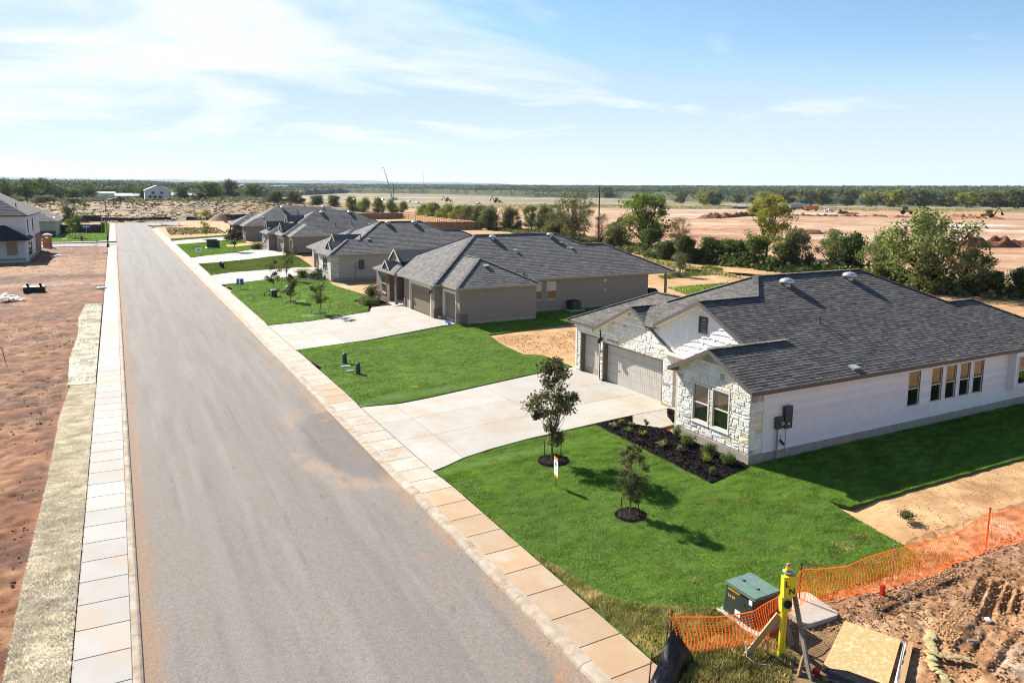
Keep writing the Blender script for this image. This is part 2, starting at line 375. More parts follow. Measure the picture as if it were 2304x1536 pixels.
M('fence_wood', (0.36,0.19,0.085), (0.26,0.13,0.055), sc1=3, attr='rnd', amt=0.25, rough=0.85); M('fence_wood_lit', (0.55,0.36,0.19), attr='rnd', amt=0.1, rough=0.85); M('fence_brown', (0.055,0.028,0.017), (0.04,0.02,0.013), sc1=2, attr='rnd', amt=0.25, rough=0.85)  # paler boards for the long run: sunlight put into the wood colour
M('net', (0.95,0.15,0.015), rough=0.6, trans=0.4, attr='rnd', amt=0.12)
M('trans_top', (0.12,0.21,0.17), (0.16,0.24,0.20), sc1=6, rough=0.4); M('trans_side', (0.035,0.05,0.042), (0.05,0.062,0.052), sc1=5, rough=0.45); M('yellow_ink', (0.75,0.45,0.03), rough=0.6)
M('pad', (0.62,0.56,0.48), (0.52,0.44,0.34), sc1=4, bump=0.002, bsc=80, rough=0.85)
M('yellow', (0.78,0.62,0.02), (0.70,0.54,0.03), sc1=8, rough=0.4); M('black_ink', (0.012,0.012,0.012), rough=0.6); M('lumber', (0.50,0.33,0.17), (0.40,0.25,0.12), sc1=6, attr='rnd', amt=0.15, rough=0.85, stretch=(3, 3, 30)); M('lumber_grey', (0.30,0.26,0.21), (0.20,0.16,0.12), sc1=8, rough=0.9)
M('osb', (0.60,0.42,0.20), (0.44,0.27,0.10), sc1=26, rough=0.8, det=2, fine=0.12, bsc=60, c3=(0.68,0.55,0.33), sc3=9)
M('pvc', (0.75,0.74,0.70), rough=0.4); M('netting', (0.48,0.42,0.20), (0.36,0.28,0.13), sc1=12, rough=0.9, bump=0.02, bsc=40, attr='rnd', amt=0.3)
M('red', (0.55,0.03,0.02), rough=0.5); M('sign_white', (0.80,0.84,0.86), rough=0.5); M('sign_orange', (0.85,0.33,0.04), rough=0.5); M('sign_blue', (0.05,0.13,0.42), rough=0.5); M('street_blue', (0.01,0.22,0.75), rough=0.4)
M('pedestal', (0.035,0.09,0.085), rough=0.35); M('steel', (0.42,0.44,0.45), rough=0.4, metal=0.7); M('pole_wood', (0.045,0.032,0.022), rough=0.9); M('pole_grey', (0.13,0.14,0.14), rough=0.5)
M('porta', (0.30,0.11,0.055), rough=0.5); M('porta_top', (0.70,0.70,0.66), rough=0.4); M('hydrant', (0.16,0.05,0.015), rough=0.5)
M('stucco', (0.60,0.60,0.59), attr='rnd', amt=0.02, rough=0.8); M('cream_wall', (0.52,0.48,0.38), rough=0.8); M('window_film', (0.42,0.34,0.16), rough=0.5); M('scrub_brown', (0.30,0.185,0.10), (0.21,0.13,0.065), sc1=0.3, attr='rnd', amt=0.3, rough=0.9); M('red_brown', (0.36,0.14,0.09), rough=0.8); M('dark_roof', (0.03,0.035,0.045), rough=0.9)
M('tin', (0.75,0.76,0.76), rough=0.4, metal=0.2); M('rust_tin', (0.42,0.24,0.18), rough=0.7); M('paint_white', (0.75,0.75,0.75), rough=0.35); M('paint_black', (0.03,0.03,0.035), rough=0.25, spec=0.6); M('paint_silver', (0.35,0.37,0.40), rough=0.3, metal=0.4)
M('machine_yellow', (0.65,0.34,0.03), rough=0.5); M('orange', (0.70,0.22,0.02), rough=0.5); M('tyre', (0.012,0.012,0.012), rough=0.85); M('truck_blue', (0.12,0.30,0.55), rough=0.35); M('tank', (0.38,0.40,0.42), rough=0.4, metal=0.3)
M('clod', (0.48,0.28,0.14), (0.34,0.17,0.075), sc1=9, attr='rnd', amt=0.35, rough=0.95, bump=0.01, bsc=40); M('limestone', (0.66,0.60,0.50), attr='rnd', amt=0.2, rough=0.9)
M('clod_red', (0.36,0.15,0.06), (0.24,0.095,0.04), sc1=9, attr='rnd', amt=0.35, rough=0.95)
M('silt', (0.02,0.021,0.024), (0.035,0.036,0.04), sc1=1.5, rough=0.5, bump=0.03, bsc=3)
M('mound', (0.33,0.23,0.16), (0.26,0.17,0.11), sc1=2, bump=0.05, bsc=6, rough=0.95); M('mound_red', (0.26,0.11,0.06), (0.18,0.07,0.035), sc1=0.8, bump=0.1, bsc=2, rough=0.95)
def brick_mat(name, c1, c2, mort, sc=1.0):
    mt = bpy.data.materials.new(name); mt.use_nodes = True; t = mt.node_tree; nn = t.nodes; ll = t.links; p = nn['Principled BSDF']
    g = nn.new('ShaderNodeNewGeometry'); sp = nn.new('ShaderNodeSeparateXYZ'); ll.new(g.outputs['Position'], sp.inputs[0])
    a = mth('ADD', sp.outputs[0], sp.outputs[1], tree=t); cb = nn.new('ShaderNodeCombineXYZ'); ll.new(a, cb.inputs[0]); ll.new(sp.outputs[2], cb.inputs[1])
    b = nn.new('ShaderNodeTexBrick'); ll.new(cb.outputs[0], b.inputs[0]); b.inputs['Scale'].default_value = sc
    b.inputs['Brick Width'].default_value = 0.2; b.inputs['Row Height'].default_value = 0.075; b.inputs['Mortar Size'].default_value = 0.01
    b.inputs['Color1'].default_value = rgb(c1); b.inputs['Color2'].default_value = rgb(c2); b.inputs['Mortar'].default_value = rgb(mort)
    ll.new(b.outputs[0], p.inputs['Base Color']); p.inputs['Roughness'].default_value = 0.9; MATS[name] = mt
brick_mat('brick', (0.20,0.075,0.055), (0.085,0.05,0.045), (0.30,0.25,0.21))
brick_mat('brick_grey', (0.20,0.16,0.14), (0.10,0.085,0.08), (0.27,0.24,0.21))
brick_mat('brick_dark', (0.06,0.05,0.06), (0.04,0.035,0.04), (0.10,0.09,0.09))

# ------------------------------------------------------------------ the ground
def mixc(a, b, f):
    f = np.asarray(f)[..., None]; return a*(1-f)+np.asarray(b)*f
def ell(X, Y, cx, cy, rx, ry, ang=0, soft=0.35):
    c, s = math.cos(ang), math.sin(ang); u = (X-cx)*c+(Y-cy)*s; v = -(X-cx)*s+(Y-cy)*c
    d = np.sqrt((u/rx)**2+(v/ry)**2)+0.35*(fbm(X/rx*2.2, Y/ry*2.2, 5)-0.5)
    return 1-ss(d, 1-soft, 1)
def groundcol(X, Y):
    r = np.hypot(X, Y); n = fbm(X/9, Y/9, 11); n2 = fbm(X/2.2, Y/2.2, 21); n3 = fbm(X/45, Y/45, 31)
    col = np.empty(X.shape+(3,)); col[...] = (0.55, 0.32, 0.145)                      # sandy yards
    col = mixc(col, (0.62,0.40,0.20), ss(n, 0.45, 0.7)); col = mixc(col, (0.34,0.18,0.08), ss(n2, 0.58, 0.8)*0.6)
    # wide earthworks beyond the tree belt
    t = 0.55*X-0.83*Y; s_ = 0.83*X+0.55*Y
    st = fbm(t/60, s_/7, 41); st2 = fbm(t/25+4, s_/3, 51)
    far = np.empty_like(col); far[...] = (0.48, 0.285, 0.155)
    far = mixc(far, (0.43,0.19,0.085), ss(st, 0.5, 0.68)); far = mixc(far, (0.60,0.42,0.28), ss(fbm(t/80, s_/14, 61), 0.55, 0.72)); far = mixc(far, (0.22,0.115,0.07), ss(st2, 0.66, 0.8)*0.75)
    far = mixc(far, (0.70,0.66,0.62), np.maximum(ell(X, Y, 262, 150, 34, 9, -0.9), ell(X, Y, 233, 128, 30, 7, -0.9)))
    far = mixc(far, (0.62,0.60,0.58), np.maximum(ell(X, Y, 250, 275, 32, 12, -0.75), ell(X, Y, 345, 345, 60, 12, -0.7)))
    far = mixc(far, (0.66,0.61,0.56), np.maximum(ell(X, Y, 330, 265, 24, 8, -0.9), ell(X, Y, 150, 120, 22, 5, -0.8)*0.7))
    far = mixc(far, (0.30,0.15,0.08), ss(fbm(t/9+7, s_/1.3, 55, 5), 0.56, 0.68)*0.55*(1-ss(r, 300, 500))); far = mixc(far, (0.64,0.47,0.32), ss(fbm(t/14+3, s_/2.0, 57, 5), 0.56, 0.68)*0.6)
    az = np.arctan2(X, Y); edge = 430+130*fbm(az*6, az*0+3, 71)
    grs = ss(r, edge-25, edge+35)
    gf = np.empty_like(col); gf[...] = (0.24, 0.20, 0.10); gf = mixc(gf, (0.34,0.26,0.16), ss(st, 0.45, 0.65)); gf = mixc(gf, (0.12,0.135,0.05), ss(fbm(t/30, s_/9, 81), 0.52, 0.68))
    gf = mixc(gf, (0.60,0.50,0.42), (1-ss(np.abs(r-720-40*np.sin(az*5)), 8, 16))*0.8)
    gf = mixc(gf, (0.58,0.45,0.36), (1-ss(np.abs(r-1000-60*np.sin(az*4)), 14, 30))*0.7)
    far = mixc(far, gf, grs)
    col = mixc(col, far, ss(X-0.12*Y, 78, 100)*(1-0))
    # back yards by the houses to the tree belt
    # scrub beyond the end of the street
    sb = np.empty_like(col); sb[...] = (0.30, 0.17, 0.08); sb = mixc(sb, (0.42,0.27,0.15), ss(fbm(X/26, Y/7, 91), 0.56, 0.68)*(1-ss(Y, 380, 620))); sb = mixc(sb, (0.11,0.105,0.045), ss(fbm(X/12, Y/9, 101), 0.5, 0.66)); sb = mixc(sb, (0.10,0.115,0.045), ss(Y, 430, 650)*0.85)
    col = mixc(col, sb, ss(Y, 262, 268)*(1-ss(X-0.12*Y, 62, 92)))
    red = np.empty_like(col); red[...] = (0.30, 0.145, 0.07); col = mixc(col, red, (1-ss(X, -1, 0))*(1-ss(Y, 258, 266)))
    return np.clip(col*(0.86+0.28*n3[..., None]), 0, 1)
az = np.radians(np.concatenate([np.arange(-180, -22, 4.0), np.arange(-22, 74, 0.22), np.arange(74, 180.1, 4.0)]))
rr = [0.5]
while rr[-1] < 14000: rr.append(rr[-1]*(1.03 if rr[-1] < 8 else 1.013 if rr[-1] < 1500 else 1.05))
A, Rr = np.meshgrid(az, np.array(rr)); GX = Rr*np.sin(A); GY = Rr*np.cos(A)
base = np.where(GX < 0, -0.10, np.clip(-0.14+0.6*np.clip((GX-13)/9, 0, 1), -0.14, 0.44)); base = np.where(GX > 45, 0.44*np.clip((110-GX)/65, 0, 1), base)
GZ = base+far_rise(GX, GY)+np.where((GX > 90) | (GY > 268), (fbm(GX/14, GY/14, 3)-0.5)*0.9, 0)*ss(Rr, 100, 200)
gridmesh('ground', GX, GY, GZ, 'ground', groundcol(GX, GY), kind='structure')

# far hills on the horizon, left of the middle
hx = []; ha = np.radians(np.arange(-40, 90, 0.4)); prof = np.array([0, 1, 0.55, 0])
def ridge(dist, hh, seed, name):
    rad = np.array([dist*0.86, dist, dist*1.03, dist*1.25])
    AA, RR = np.meshgrid(ha, rad); hgt = hh*(0.62+0.5*fbm(ha*9, ha*0, seed)+0.10*fbm(ha*60, ha*0, seed+3))
    hgt = hgt*(1-0.62*ss(np.degrees(ha), 14, 40))
    gridmesh(name, RR*np.sin(AA), RR*np.cos(AA), 22+prof[:, None]*hgt[None, :], 'hills', kind='structure')
ridge(9000, 125, 201, 'hills'); ridge(6200, 66, 211, 'hills')

# ------------------------------------------------------------------ street
xs = np.linspace(0.0, 8.57, 90); ys = np.concatenate([np.arange(-14, 70, 0.22), np.arange(70, 238, 0.7), np.arange(238, 262.1, 2)])
X, Y = np.meshgrid(xs, ys)
Zr = 0.06*(1-((X-4.285)/4.285)**2)*0.8+0*X+0.002
n = fbm(X/1.6, Y/6, 5); n2 = fbm(X/0.5, Y/0.7, 6)
col = np.empty(X.shape+(3,)); col[...] = (0.250, 0.222, 0.194)
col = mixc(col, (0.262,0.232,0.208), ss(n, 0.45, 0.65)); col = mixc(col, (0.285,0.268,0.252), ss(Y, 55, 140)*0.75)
for xc_, wd_, st_, sd_ in ((1.7, 0.12, 0.35, 1), (3.3, 0.14, 0.35, 2), (5.2, 0.12, 0.3, 3), (6.8, 0.13, 0.3, 4), (2.4, 0.05, 0.4, 5), (4.25, 0.03, 0.6, 6)):
    xx_ = X-xc_-0.5*(fbm(Y/14, Y*0, 600+sd_)-0.5)
    col = mixc(col, (0.15,0.135,0.125) if sd_ != 2 else (0.33,0.31,0.29), np.exp(-(xx_/wd_)**2)*st_*ss(fbm(X, Y/5, 620+sd_, 5), 0.3, 0.65))
col = mixc(col, (0.34,0.32,0.30), ss(fbm(X/0.3, Y/5, 640, 5), 0.56, 0.72)*0.25); col = mixc(col, (0.15,0.135,0.125), ss(fbm(X/0.4+3, Y/7, 650, 5), 0.56, 0.72)*0.25)
col = mixc(col, (0.16,0.15,0.145), (1-ss(np.abs(X-2.6-0.3*np.sin(Y/9)), 0.2, 0.7))*0.35*n); col = mixc(col, (0.23,0.21,0.19), (1-ss(np.abs(X-4.6-0.4*np.sin(Y/13)), 0.15, 0.8))*0.45)
dl = ss(1-X/(0.25+0.65*fbm(Y/2, Y*0, 9, 5)), 0, 0.8); dr = ss(1-(8.57-X)/(0.25+1.1*fbm(Y/2.5, Y*0+7, 12, 5)), 0, 0.9)*ss(fbm(X/0.5, Y/1.2, 15, 4), 0.3, 0.6)
col = mixc(col, (0.34,0.21,0.125), np.clip(dl, 0, 1)*0.7); col = mixc(col, (0.37,0.25,0.165), np.clip(dr, 0, 1)*0.7)
ring = np.abs(np.sqrt(((X-8.6)/2.5)**2+((Y-29.5)/5.6)**2)-1+0.3*(n2-0.5)); inside = 1-ss(np.sqrt(((X-8.6)/2.4)**2+((Y-29.5)/5.4)**2), 0.8, 1)
col = mixc(col, (0.13,0.12,0.12), inside*0.45); col = mixc(col, (0.45,0.31,0.19), (1-ss(ring, 0.03, 0.30))*np.clip(1.6*(fbm(X/0.7, Y/1.3, 19, 6)-0.38)*2, 0, 0.5))
col = mixc(col, (0.42,0.22,0.10), ss(n2, 0.66, 0.8)*ss(X, 6.2, 8.4)*0.7); col = mixc(col, (0.10,0.10,0.10), ss(fbm(X/0.25, Y/0.3, 77), 0.80, 0.86)*0.5)
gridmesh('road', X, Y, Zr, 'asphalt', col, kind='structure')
def flat(name, x0, x1, y0, y1, z, mat, c, st=1.0):
    Xa, Ya = np.meshgrid(np.arange(x0, x1+st/2, st), np.arange(y0, y1+st/2, st)); cc = np.empty(Xa.shape+(3,)); cc[...] = c
    cc = mixc(cc, np.array(c)*0.8, ss(fbm(Xa/2, Ya/2, 8), 0.5, 0.7)); return gridmesh(name, Xa, Ya, Xa*0+z, mat, cc, kind='structure')
flat('side_street', -60, -0.06, 158.5, 166.9, 0.01, 'asphalt', (0.34,0.33,0.325))
flat('side_street', 8.6, 64, 238, 258, 0.2, 'asphalt', (0.30,0.29,0.30), 2.0)

# rolled kerbs, poured in lengths with a joint between
def kerb_seg(side, y0, y1, parent):
    mb = MB(); m_ = max(2, int((y1-y0)/0.75))
    prev = None
    for i in range(m_+1):
        y = y0+(y1-y0)*i/m_; h = float(kt(y)) if side > 0 else 0.13
        pr = [(0, -0.1), (0, 0.012), (0.035, h*0.55+0.006), (0.11, h*0.93), (0.17, h), (0.33, h+0.002), (0.33, -0.1)]
        ring_ = [((8.57+a) if side > 0 else (0.0-a*0.68), y, b) for a, b in pr]
        if prev:
            for k in range(len(pr)-1): mb.poly([prev[k], prev[k+1], ring_[k+1], ring_[k]] if side < 0 else [ring_[k], ring_[k+1], prev[k+1], prev[k]], 0.5)
        else: mb.poly(ring_ if side > 0 else ring_[::-1], 0.5)
        prev = ring_
    mb.poly(prev[::-1] if side > 0 else prev, 0.5)
    return mb.build('kerb_length', 'kerb', parent)
kr = thing('kerb', None, None, (8.6, 10, 0)); kr['kind'] = 'structure'
y = 3.4
while y < 222: kerb_seg(1, y+0.008, y+3.04-0.008 if y < 110 else y+12.1, kr); y += 3.04 if y < 110 else 12.16
kl = thing('kerb', None, None, (-0.1, 10, 0)); kl['kind'] = 'structure'
y = 3.0
for (ya, yb) in ((3.0, 156.2), (169.0, 262.0)):
    y = ya
    while y < yb-0.5:
        st_ = 3.04 if y < 100 else 12.16; kerb_seg(-1, y+0.008, min(yb, y+st_)-0.008, kl); y += st_
# sidewalk slabs, one by one
def slab(x0, x1, y0, y1, side, parent, mat, hole=0.007):
    mb = MB(); g = hole
    zf = (lambda x, y: (z1(x, y)+0.004)) if side > 0 else (lambda x, y: 0.134+0.018*(-x-0.2))
    c = [(x0+g, y0+g), (x1-g, y0+g), (x1-g, y1-g), (x0+g, y1-g)]; t = [(a, b, zf(a, b)) for a, b in c]; bt = [(a, b, -0.06) for a, b in c]
    e = 0.012; cx2 = (x0+x1)/2; cy2 = (y0+y1)/2
    ti = [(a+(e if a < cx2 else -e), b+(e if b < cy2 else -e), zf(a, b)) for a, b in c]; t = [(a, b, z-0.008) for a, b, z in t]
    mb.faces(ti+t+bt, [(0,1,2,3)]+[(4+i, 4+(i+1) % 4, (i+1) % 4, i) for i in range(4)]+[(8+i, 8+(i+1) % 4, 4+(i+1) % 4, 4+i) for i in range(4)])
    return mb.build('slab', mat, parent)
MB().box(8.86, 10.06, -4, 222, -0.2, -0.07).build('sidewalk', 'mulch', kind='structure'); swr = C.objects['sidewalk']
y = 2.0; k = 0
while y < 221:
    st_ = 1.225 if y < 62 else 2.45
    mat = 'slab_orange' if (y < 22 or 35 < y < 38) else 'slab'
    slab(8.9, 10.08, y, y+st_, 1, swr, mat); y += st_
swl = MB().box(-1.38, -0.24, -4, 156, -0.2, -0.07).build('sidewalk', 'mulch', kind='structure')
for ya, yb in ((3.0, 156.0), (169.4, 262)):
    y = ya
    while y < yb:
        st_ = 1.225 if y < 60 else 2.45 if y < 140 else 7.3
        slab(-1.4, -0.225, y, min(y+st_, yb), -1, swl, 'slab_pale' if y < 90 else 'slab'); y += st_
# side street kerbs, corner returns and paths
def strip(name, pts, w, z0, z1_, mat, parent=None, **k):
    mb = MB()
    for a, b in zip(pts[:-1], pts[1:]):
        d = Vector((b[0]-a[0], b[1]-a[1], 0)).normalized(); n_ = Vector((-d.y, d.x, 0))*w/2; A_ = Vector((a[0], a[1], 0)); B_ = Vector((b[0], b[1], 0))
        q = [A_-n_, B_-n_, B_+n_, A_+n_]; mb.prism([(p.x, p.y, z0) for p in q], (0, 0, z1_-z0), 0.5)
    return mb.build(name, mat, parent, **k)
arc1 = [(-3.6+3.5*math.cos(t), 169.6-2.5*math.sin(t)) for t in np.linspace(0, PI/2, 7)]
strip('kerb', arc1+[(-60, 167.1)], 0.2, -0.1, 0.14, 'kerb', kind='structure')
arc2 = [(-3.6+3.5*math.cos(t), 155.8+2.5*math.sin(t)) for t in np.linspace(0, PI/2, 7)]
strip('kerb', arc2+[(-60, 158.3)], 0.2, -0.1, 0.14, 'kerb', kind='structure')
strip('footpath', [(-1.2, 154.6), (-3.4, 156.6), (-60, 156.9)], 1.3, -0.05, 0.165, 'slab_pale', kind='structure')
strip('footpath', [(-1.2, 171.2), (-3.4, 168.6), (-60, 168.3)], 1.3, -0.05, 0.165, 'slab_pale', kind='structure')
arc3 = [(10.6+1.9*math.cos(t), 222+12*math.sin(t)) for t in np.linspace(PI, PI/2, 6)]
strip('kerb', arc3+[(40, 234.6)], 0.25, 0.0, 0.3, 'kerb', kind='structure')

# ------------------------------------------------------------------ driveways made of poured panels
def drive(poly, xj, yjs, hw):
    root = sheet('driveway', poly, 1.5, -0.03, 'mulch', skirt=0.05, kind='structure')
    xj = [min(p[0] for p in poly)-0.1]+xj+[max(p[0] for p in poly)+0.1]
    if area(poly) < 0: poly = poly[::-1]
    for i in range(len(xj)-1):
        yj = [min(p[1] for p in poly)-0.1]+yjs[min(i, len(yjs)-1)]+[max(p[1] for p in poly)+0.1]
        for j in range(len(yj)-1):
            g = 0.009
            q = cliprect(poly, xj[i]+g, xj[i+1]-g, yj[j]+g, yj[j+1]-g)
            if len(q) < 3 or abs(area(q)) < 0.05: continue
            mb = MB(); qs = [q]
            for xc in (10.1, 21.0):                                        # fold where the slope changes
                nq = []
                for p in qs:
                    for a_ in (clip(p, 1, 0, xc), clip(p, -1, 0, -xc)):
                        if len(a_) > 2 and abs(area(a_)) > 1e-4: nq.append(a_)
                qs = nq
            rv = random.random()
            for p in qs: mb.poly([(a, b, z1(a, b)+0.022) for a, b in p], rv)
            for a, b in zip(q, q[1:]+q[:1]): mb.poly([(a[0], a[1], z1(*a)-0.05), (b[0], b[1], z1(*b)-0.05), (b[0], b[1], z1(*b)+0.022), (a[0], a[1], z1(*a)+0.022)], rv)
            mb.build('panel', 'drive', root)
    return root
drive([(10.09,24.7),(10.7,24.9),(11.6,25.3),(13,25.6),(14.8,25.8),(18.3,25.9),(20.3,25.9),(21.4,25.9),(22.95,25.9),(22.95,31.8),(23.3,31.8),(23.3,34.8),(20.1,34.4),(17.1,34.0),(13.6,33.5),(11.9,33.4),(10.09,33.9)],
      [11.62, 16.7], [[28.4, 31.0], [28.4, 31.0], [28.5, 31.1]], 0)
drive([(10.09,48.5),(15.1,48.7),(19.6,49.8),(22.9,50.7),(22.9,53.6),(22.1,53.7),(22.1,60.6),(21.0,61.6),(19.4,61.4),(18.6,59.3),(13.3,58.2),(10.09,58.4)], [11.8, 13.5, 18], [[53.3], [51, 55.5], [53.3], [53.3]], 0)
drive([(10.09,86.6),(13.2,87.3),(18.1,88.8),(23,90),(23,97.5),(12.7,97.6),(10.09,96.7)], [11.8, 15.8, 19.5], [[91.8]], 0)
drive([(10.09,112.4),(17.4,114),(23.4,117.5),(24.2,121),(24,131),(20,130.5),(16.4,126.2),(10.09,123.2)], [12, 17], [[118]], 0)
drive([(10.09,155),(16,157),(23,160),(23,171),(18,168),(10.09,165.3)], [12], [[160]], 0)
# entry walk of the first house
drive([(20.25,23.9),(21.5,24.0),(22.3,24.6),(22.3,25.85),(20.3,25.85),(19.6,25.0)], [21.1], [[]], 0)

# ------------------------------------------------------------------ lawns
NEAR = [(10.1,11.9),(10.1,24.55),(10.7,24.75),(11.6,25.15),(13,25.45),(14.8,25.65),(18.15,25.7),(17.98,18.35),(20.0,18.75),(20.34,18.9),(62,18.9),(62,14.7),(30,14.75),(20.5,14.8),(20.3,15.5),(19.85,13.6),(19.6,12.2),(19.2,11.55),(15.5,11.75),(14.2,11.95)]
LAWN2 = [(10.1,34.05),(10.12,42.1),(10.38,42.5),(10.16,44.3),(10.1,48.3),(15.1,48.4),(19.6,49.4),(22.9,50.3),(22.9,49.9),(29.5,49.9),(29.5,52.7),(44,52.7),(44,48),(30.1,46.8),(22.9,45.6),(22.2,42.3),(22.0,39),(23.0,38.2),(23.0,35.0),(20.1,34.6),(17.1,34.2),(13.6,33.7),(11.9,33.6)]
LAWN3 = [(10.1,58.6),(13.3,58.4),(18.5,59.5),(19.3,61.9),(19.1,65.9),(21.2,68.4),(20.6,75.0),(20.4,78.4),(20.9,81.3),(19,84),(19.6,88.8),(18.1,88.6),(13.2,87.1),(10.3,86.2),(10.7,82),(10.1,79)]
LAWN4 = [(10.1,97.0),(12.7,97.9),(22.9,97.9),(23.5,104),(24.3,112),(24.5,118.4),(23.6,117.3),(17.4,113.8),(10.1,112.1)]
LAWN5 = [(10.1,123.5),(16.4,126.5),(20,130.8),(22.5,132.5),(22.4,141),(22.2,150),(24,160.0),(16,156.6),(10.1,154.5)]
LAWN6 = [(10.1,165.6),(18,168.3),(23,171.3),(23,176),(10.1,172)]
LAWNL = [(-1.6,171.8),(-1.8,262),(-4.0,262),(-4.6,205),(-14,192),(-32,188),(-32,169.2),(-4,169.4)]
def rough(poly, amp=0.035, st_=0.35):
    o = []
    for (x0, y0), (x1, y1) in zip(poly, poly[1:]+poly[:1]):
        l = math.hypot(x1-x0, y1-y0); n_ = max(1, int(l/st_)); nx_, ny_ = -(y1-y0)/l, (x1-x0)/l
        for i in range(n_): a_ = 0 if i == 0 else random.uniform(-amp, amp); o.append((x0+(x1-x0)*i/n_+nx_*a_, y0+(y1-y0)*i/n_+ny_*a_))
    return o
def blades(name, poly, dens, w, h, mat, holes=(), dz=0.02, bend=0.6, **k):
    xs_ = [p[0] for p in poly]; ys_ = [p[1] for p in poly]
    n_ = int((max(xs_)-min(xs_))*(max(ys_)-min(ys_))*dens); px_ = np.random.uniform(min(xs_), max(xs_), n_); py_ = np.random.uniform(min(ys_), max(ys_), n_)
    kp = inpoly(px_, py_, poly)
    for hh in holes:
        if len(hh) == 3: kp &= np.hypot(px_-hh[0], py_-hh[1]) > hh[2]
        else: kp &= ~inpoly(px_, py_, hh)
    px_ = px_[kp]; py_ = py_[kp]; n_ = len(px_); z_ = zt(px_, py_)+dz
    a = np.random.uniform(0, 2*PI, n_); ww = w*np.random.uniform(0.6, 1.4, n_)/2; hh_ = h*np.random.uniform(0.5, 1.4, n_)*(0.6+0.8*fbm(px_*1.7, py_*1.7, 4))
    b = np.random.uniform(-1, 1, n_)*bend; d = np.random.uniform(0, 2*PI, n_)
    lean = fbm(px_/0.35, py_/0.22, 14, 2)-0.5
    v = np.empty((n_, 3, 3)); v[:, 0] = np.stack([px_-ww*np.cos(a), py_-ww*np.sin(a), z_-0.01], -1); v[:, 1] = np.stack([px_+ww*np.cos(a), py_+ww*np.sin(a), z_-0.01], -1)
    v[:, 2] = np.stack([px_+hh_*b*np.cos(d)+lean*h*1.6, py_+hh_*b*np.sin(d)+lean*h*2.2, z_+hh_], -1)
    rn = np.clip(0.25+0.5*np.random.rand(n_)+1.25*(fbm(px_/0.42, py_/0.2, 24, 3)-0.5)+0.5*(fbm(px_/3, py_/3, 34, 2)-0.5), 0, 1)
    return npmesh(name, v.reshape(-1, 3), 3, mat, rnd=rn, kind='stuff', **k)
BED = [(18.25,25.75),(20.25,25.8),(19.55,24.9),(20.25,23.75),(20.3,23.2),(20.3,18.85),(20.0,18.72),(18.02,18.45)]
rings = [(14.35,23.0,0.62),(14.07,17.85,0.52)]
for nm, pl, dn, w_, h_, mt_, hl in (('near', NEAR, 1700, 0.028, 0.036, 'grass', rings+[(12.2,11.2,0.1)]), ('b', LAWN2, 620, 0.042, 0.04, 'grass', []), ('c', LAWN3, 300, 0.06, 0.045, 'grass', [(14.15,77.8,0.7),(16.9,84.9,0.7),(14.8,68.8,0.7),(13.8,60.5,0.7),(14.8,61,0.6)]),
                                    ('d', LAWN4, 150, 0.09, 0.07, 'grass_olive', []), ('e', LAWN5, 110, 0.09, 0.08, 'grass', []), ('f', LAWN6, 60, 0.1, 0.08, 'grass_olive', []), ('g', LAWNL, 45, 0.12, 0.08, 'grass', [])):
    if pl in (NEAR, LAWN2): pl = rough(pl)
    sheet('lawn', pl, 1.0 if pl is not LAWNL else 6.0, 0.02, 'sod', skirt=0.09, kind='structure')
    blades('grass', pl, dn, w_, h_, mt_, hl)
# dead patches and the dry strip along the pavement
def dead(cx, cy, rx, ry, dn=500, mt_='grass_dry', hh=0.04):
    pl = [(cx+rx*math.cos(t)*(0.75+0.5*random.random()), cy+ry*math.sin(t)*(0.75+0.5*random.random())) for t in np.linspace(0, 2*PI, 11)[:-1]]
    return blades('dry_grass', pl, dn, 0.03, hh, mt_, dz=0.035)
for cx, cy, rx, ry in ((15.2,17.1,.18,.15),(17.1,17.2,.35,.25),(17.9,16.9,.2,.2),(18.8,15.4,.16,.14),(17.3,14.2,.2,.16),(18.1,13.2,.4,.3),(16.6,13.9,.25,.2),(19.0,13.3,.3,.3),(15.8,14.7,.14,.14),(14.2,12.9,.5,.25),(12.6,14.5,.2,.18),(16.4,12.8,.6,.3),(13.2,13.9,.2,.15),(19.5,16.4,.25,.15),(13.5,35.5,.3,.25),(13.0,37.2,.2,.15)): dead(cx, cy, rx, ry)
blades('dry_grass', [(10.1,11.9),(10.1,17.4),(10.35,16.2),(10.6,14.6),(11.3,13.6),(12.2,12.9),(12.9,12.6),(13,11.9)], 1500, 0.026, 0.07, 'grass_dry', dz=0.03)
blades('dry_grass', [(10.12,9.2),(10.12,12.0),(12.6,12.1),(13.3,11.4),(12.9,10.4),(12.0,9.8),(11.6,9.0)], 1700, 0.025, 0.085, 'grass_dry', dz=0.0)
blades('grass', [(10.12,8.4),(10.12,11.6),(12.2,11.4),(12.7,10.4),(12.0,9.6),(11.6,8.4)], 500, 0.02, 0.09, 'grass_olive', dz=0.0)
blades('dry_grass', [(13,12.0),(16,12.5),(19.3,12.3),(20.5,11.4),(19.5,11.1),(15.5,11.5)], 600, 0.025, 0.09, 'grass_dry', dz=0.0)
blades('grass', [(50,56),(51,53.5),(60,58.5),(63,62),(52,61)], 60, 0.12, 0.12, 'grass', dz=0.0)
blades('weeds', [(57,67.5),(66,69),(73,74),(74,78.5),(66,73),(58,70)], 30, 0.14, 0.25, 'grass_olive', dz=0.0)
blades('weeds', [(12,222),(18,216),(24,212),(23,183),(11,185)], 1.2, 0.3, 0.3, 'grass_olive', dz=0.0); blades('weeds', [(12,222),(18,216),(24,212),(23,183),(11,185)], 3, 0.3, 0.25, 'leaf_brown', dz=0.0)
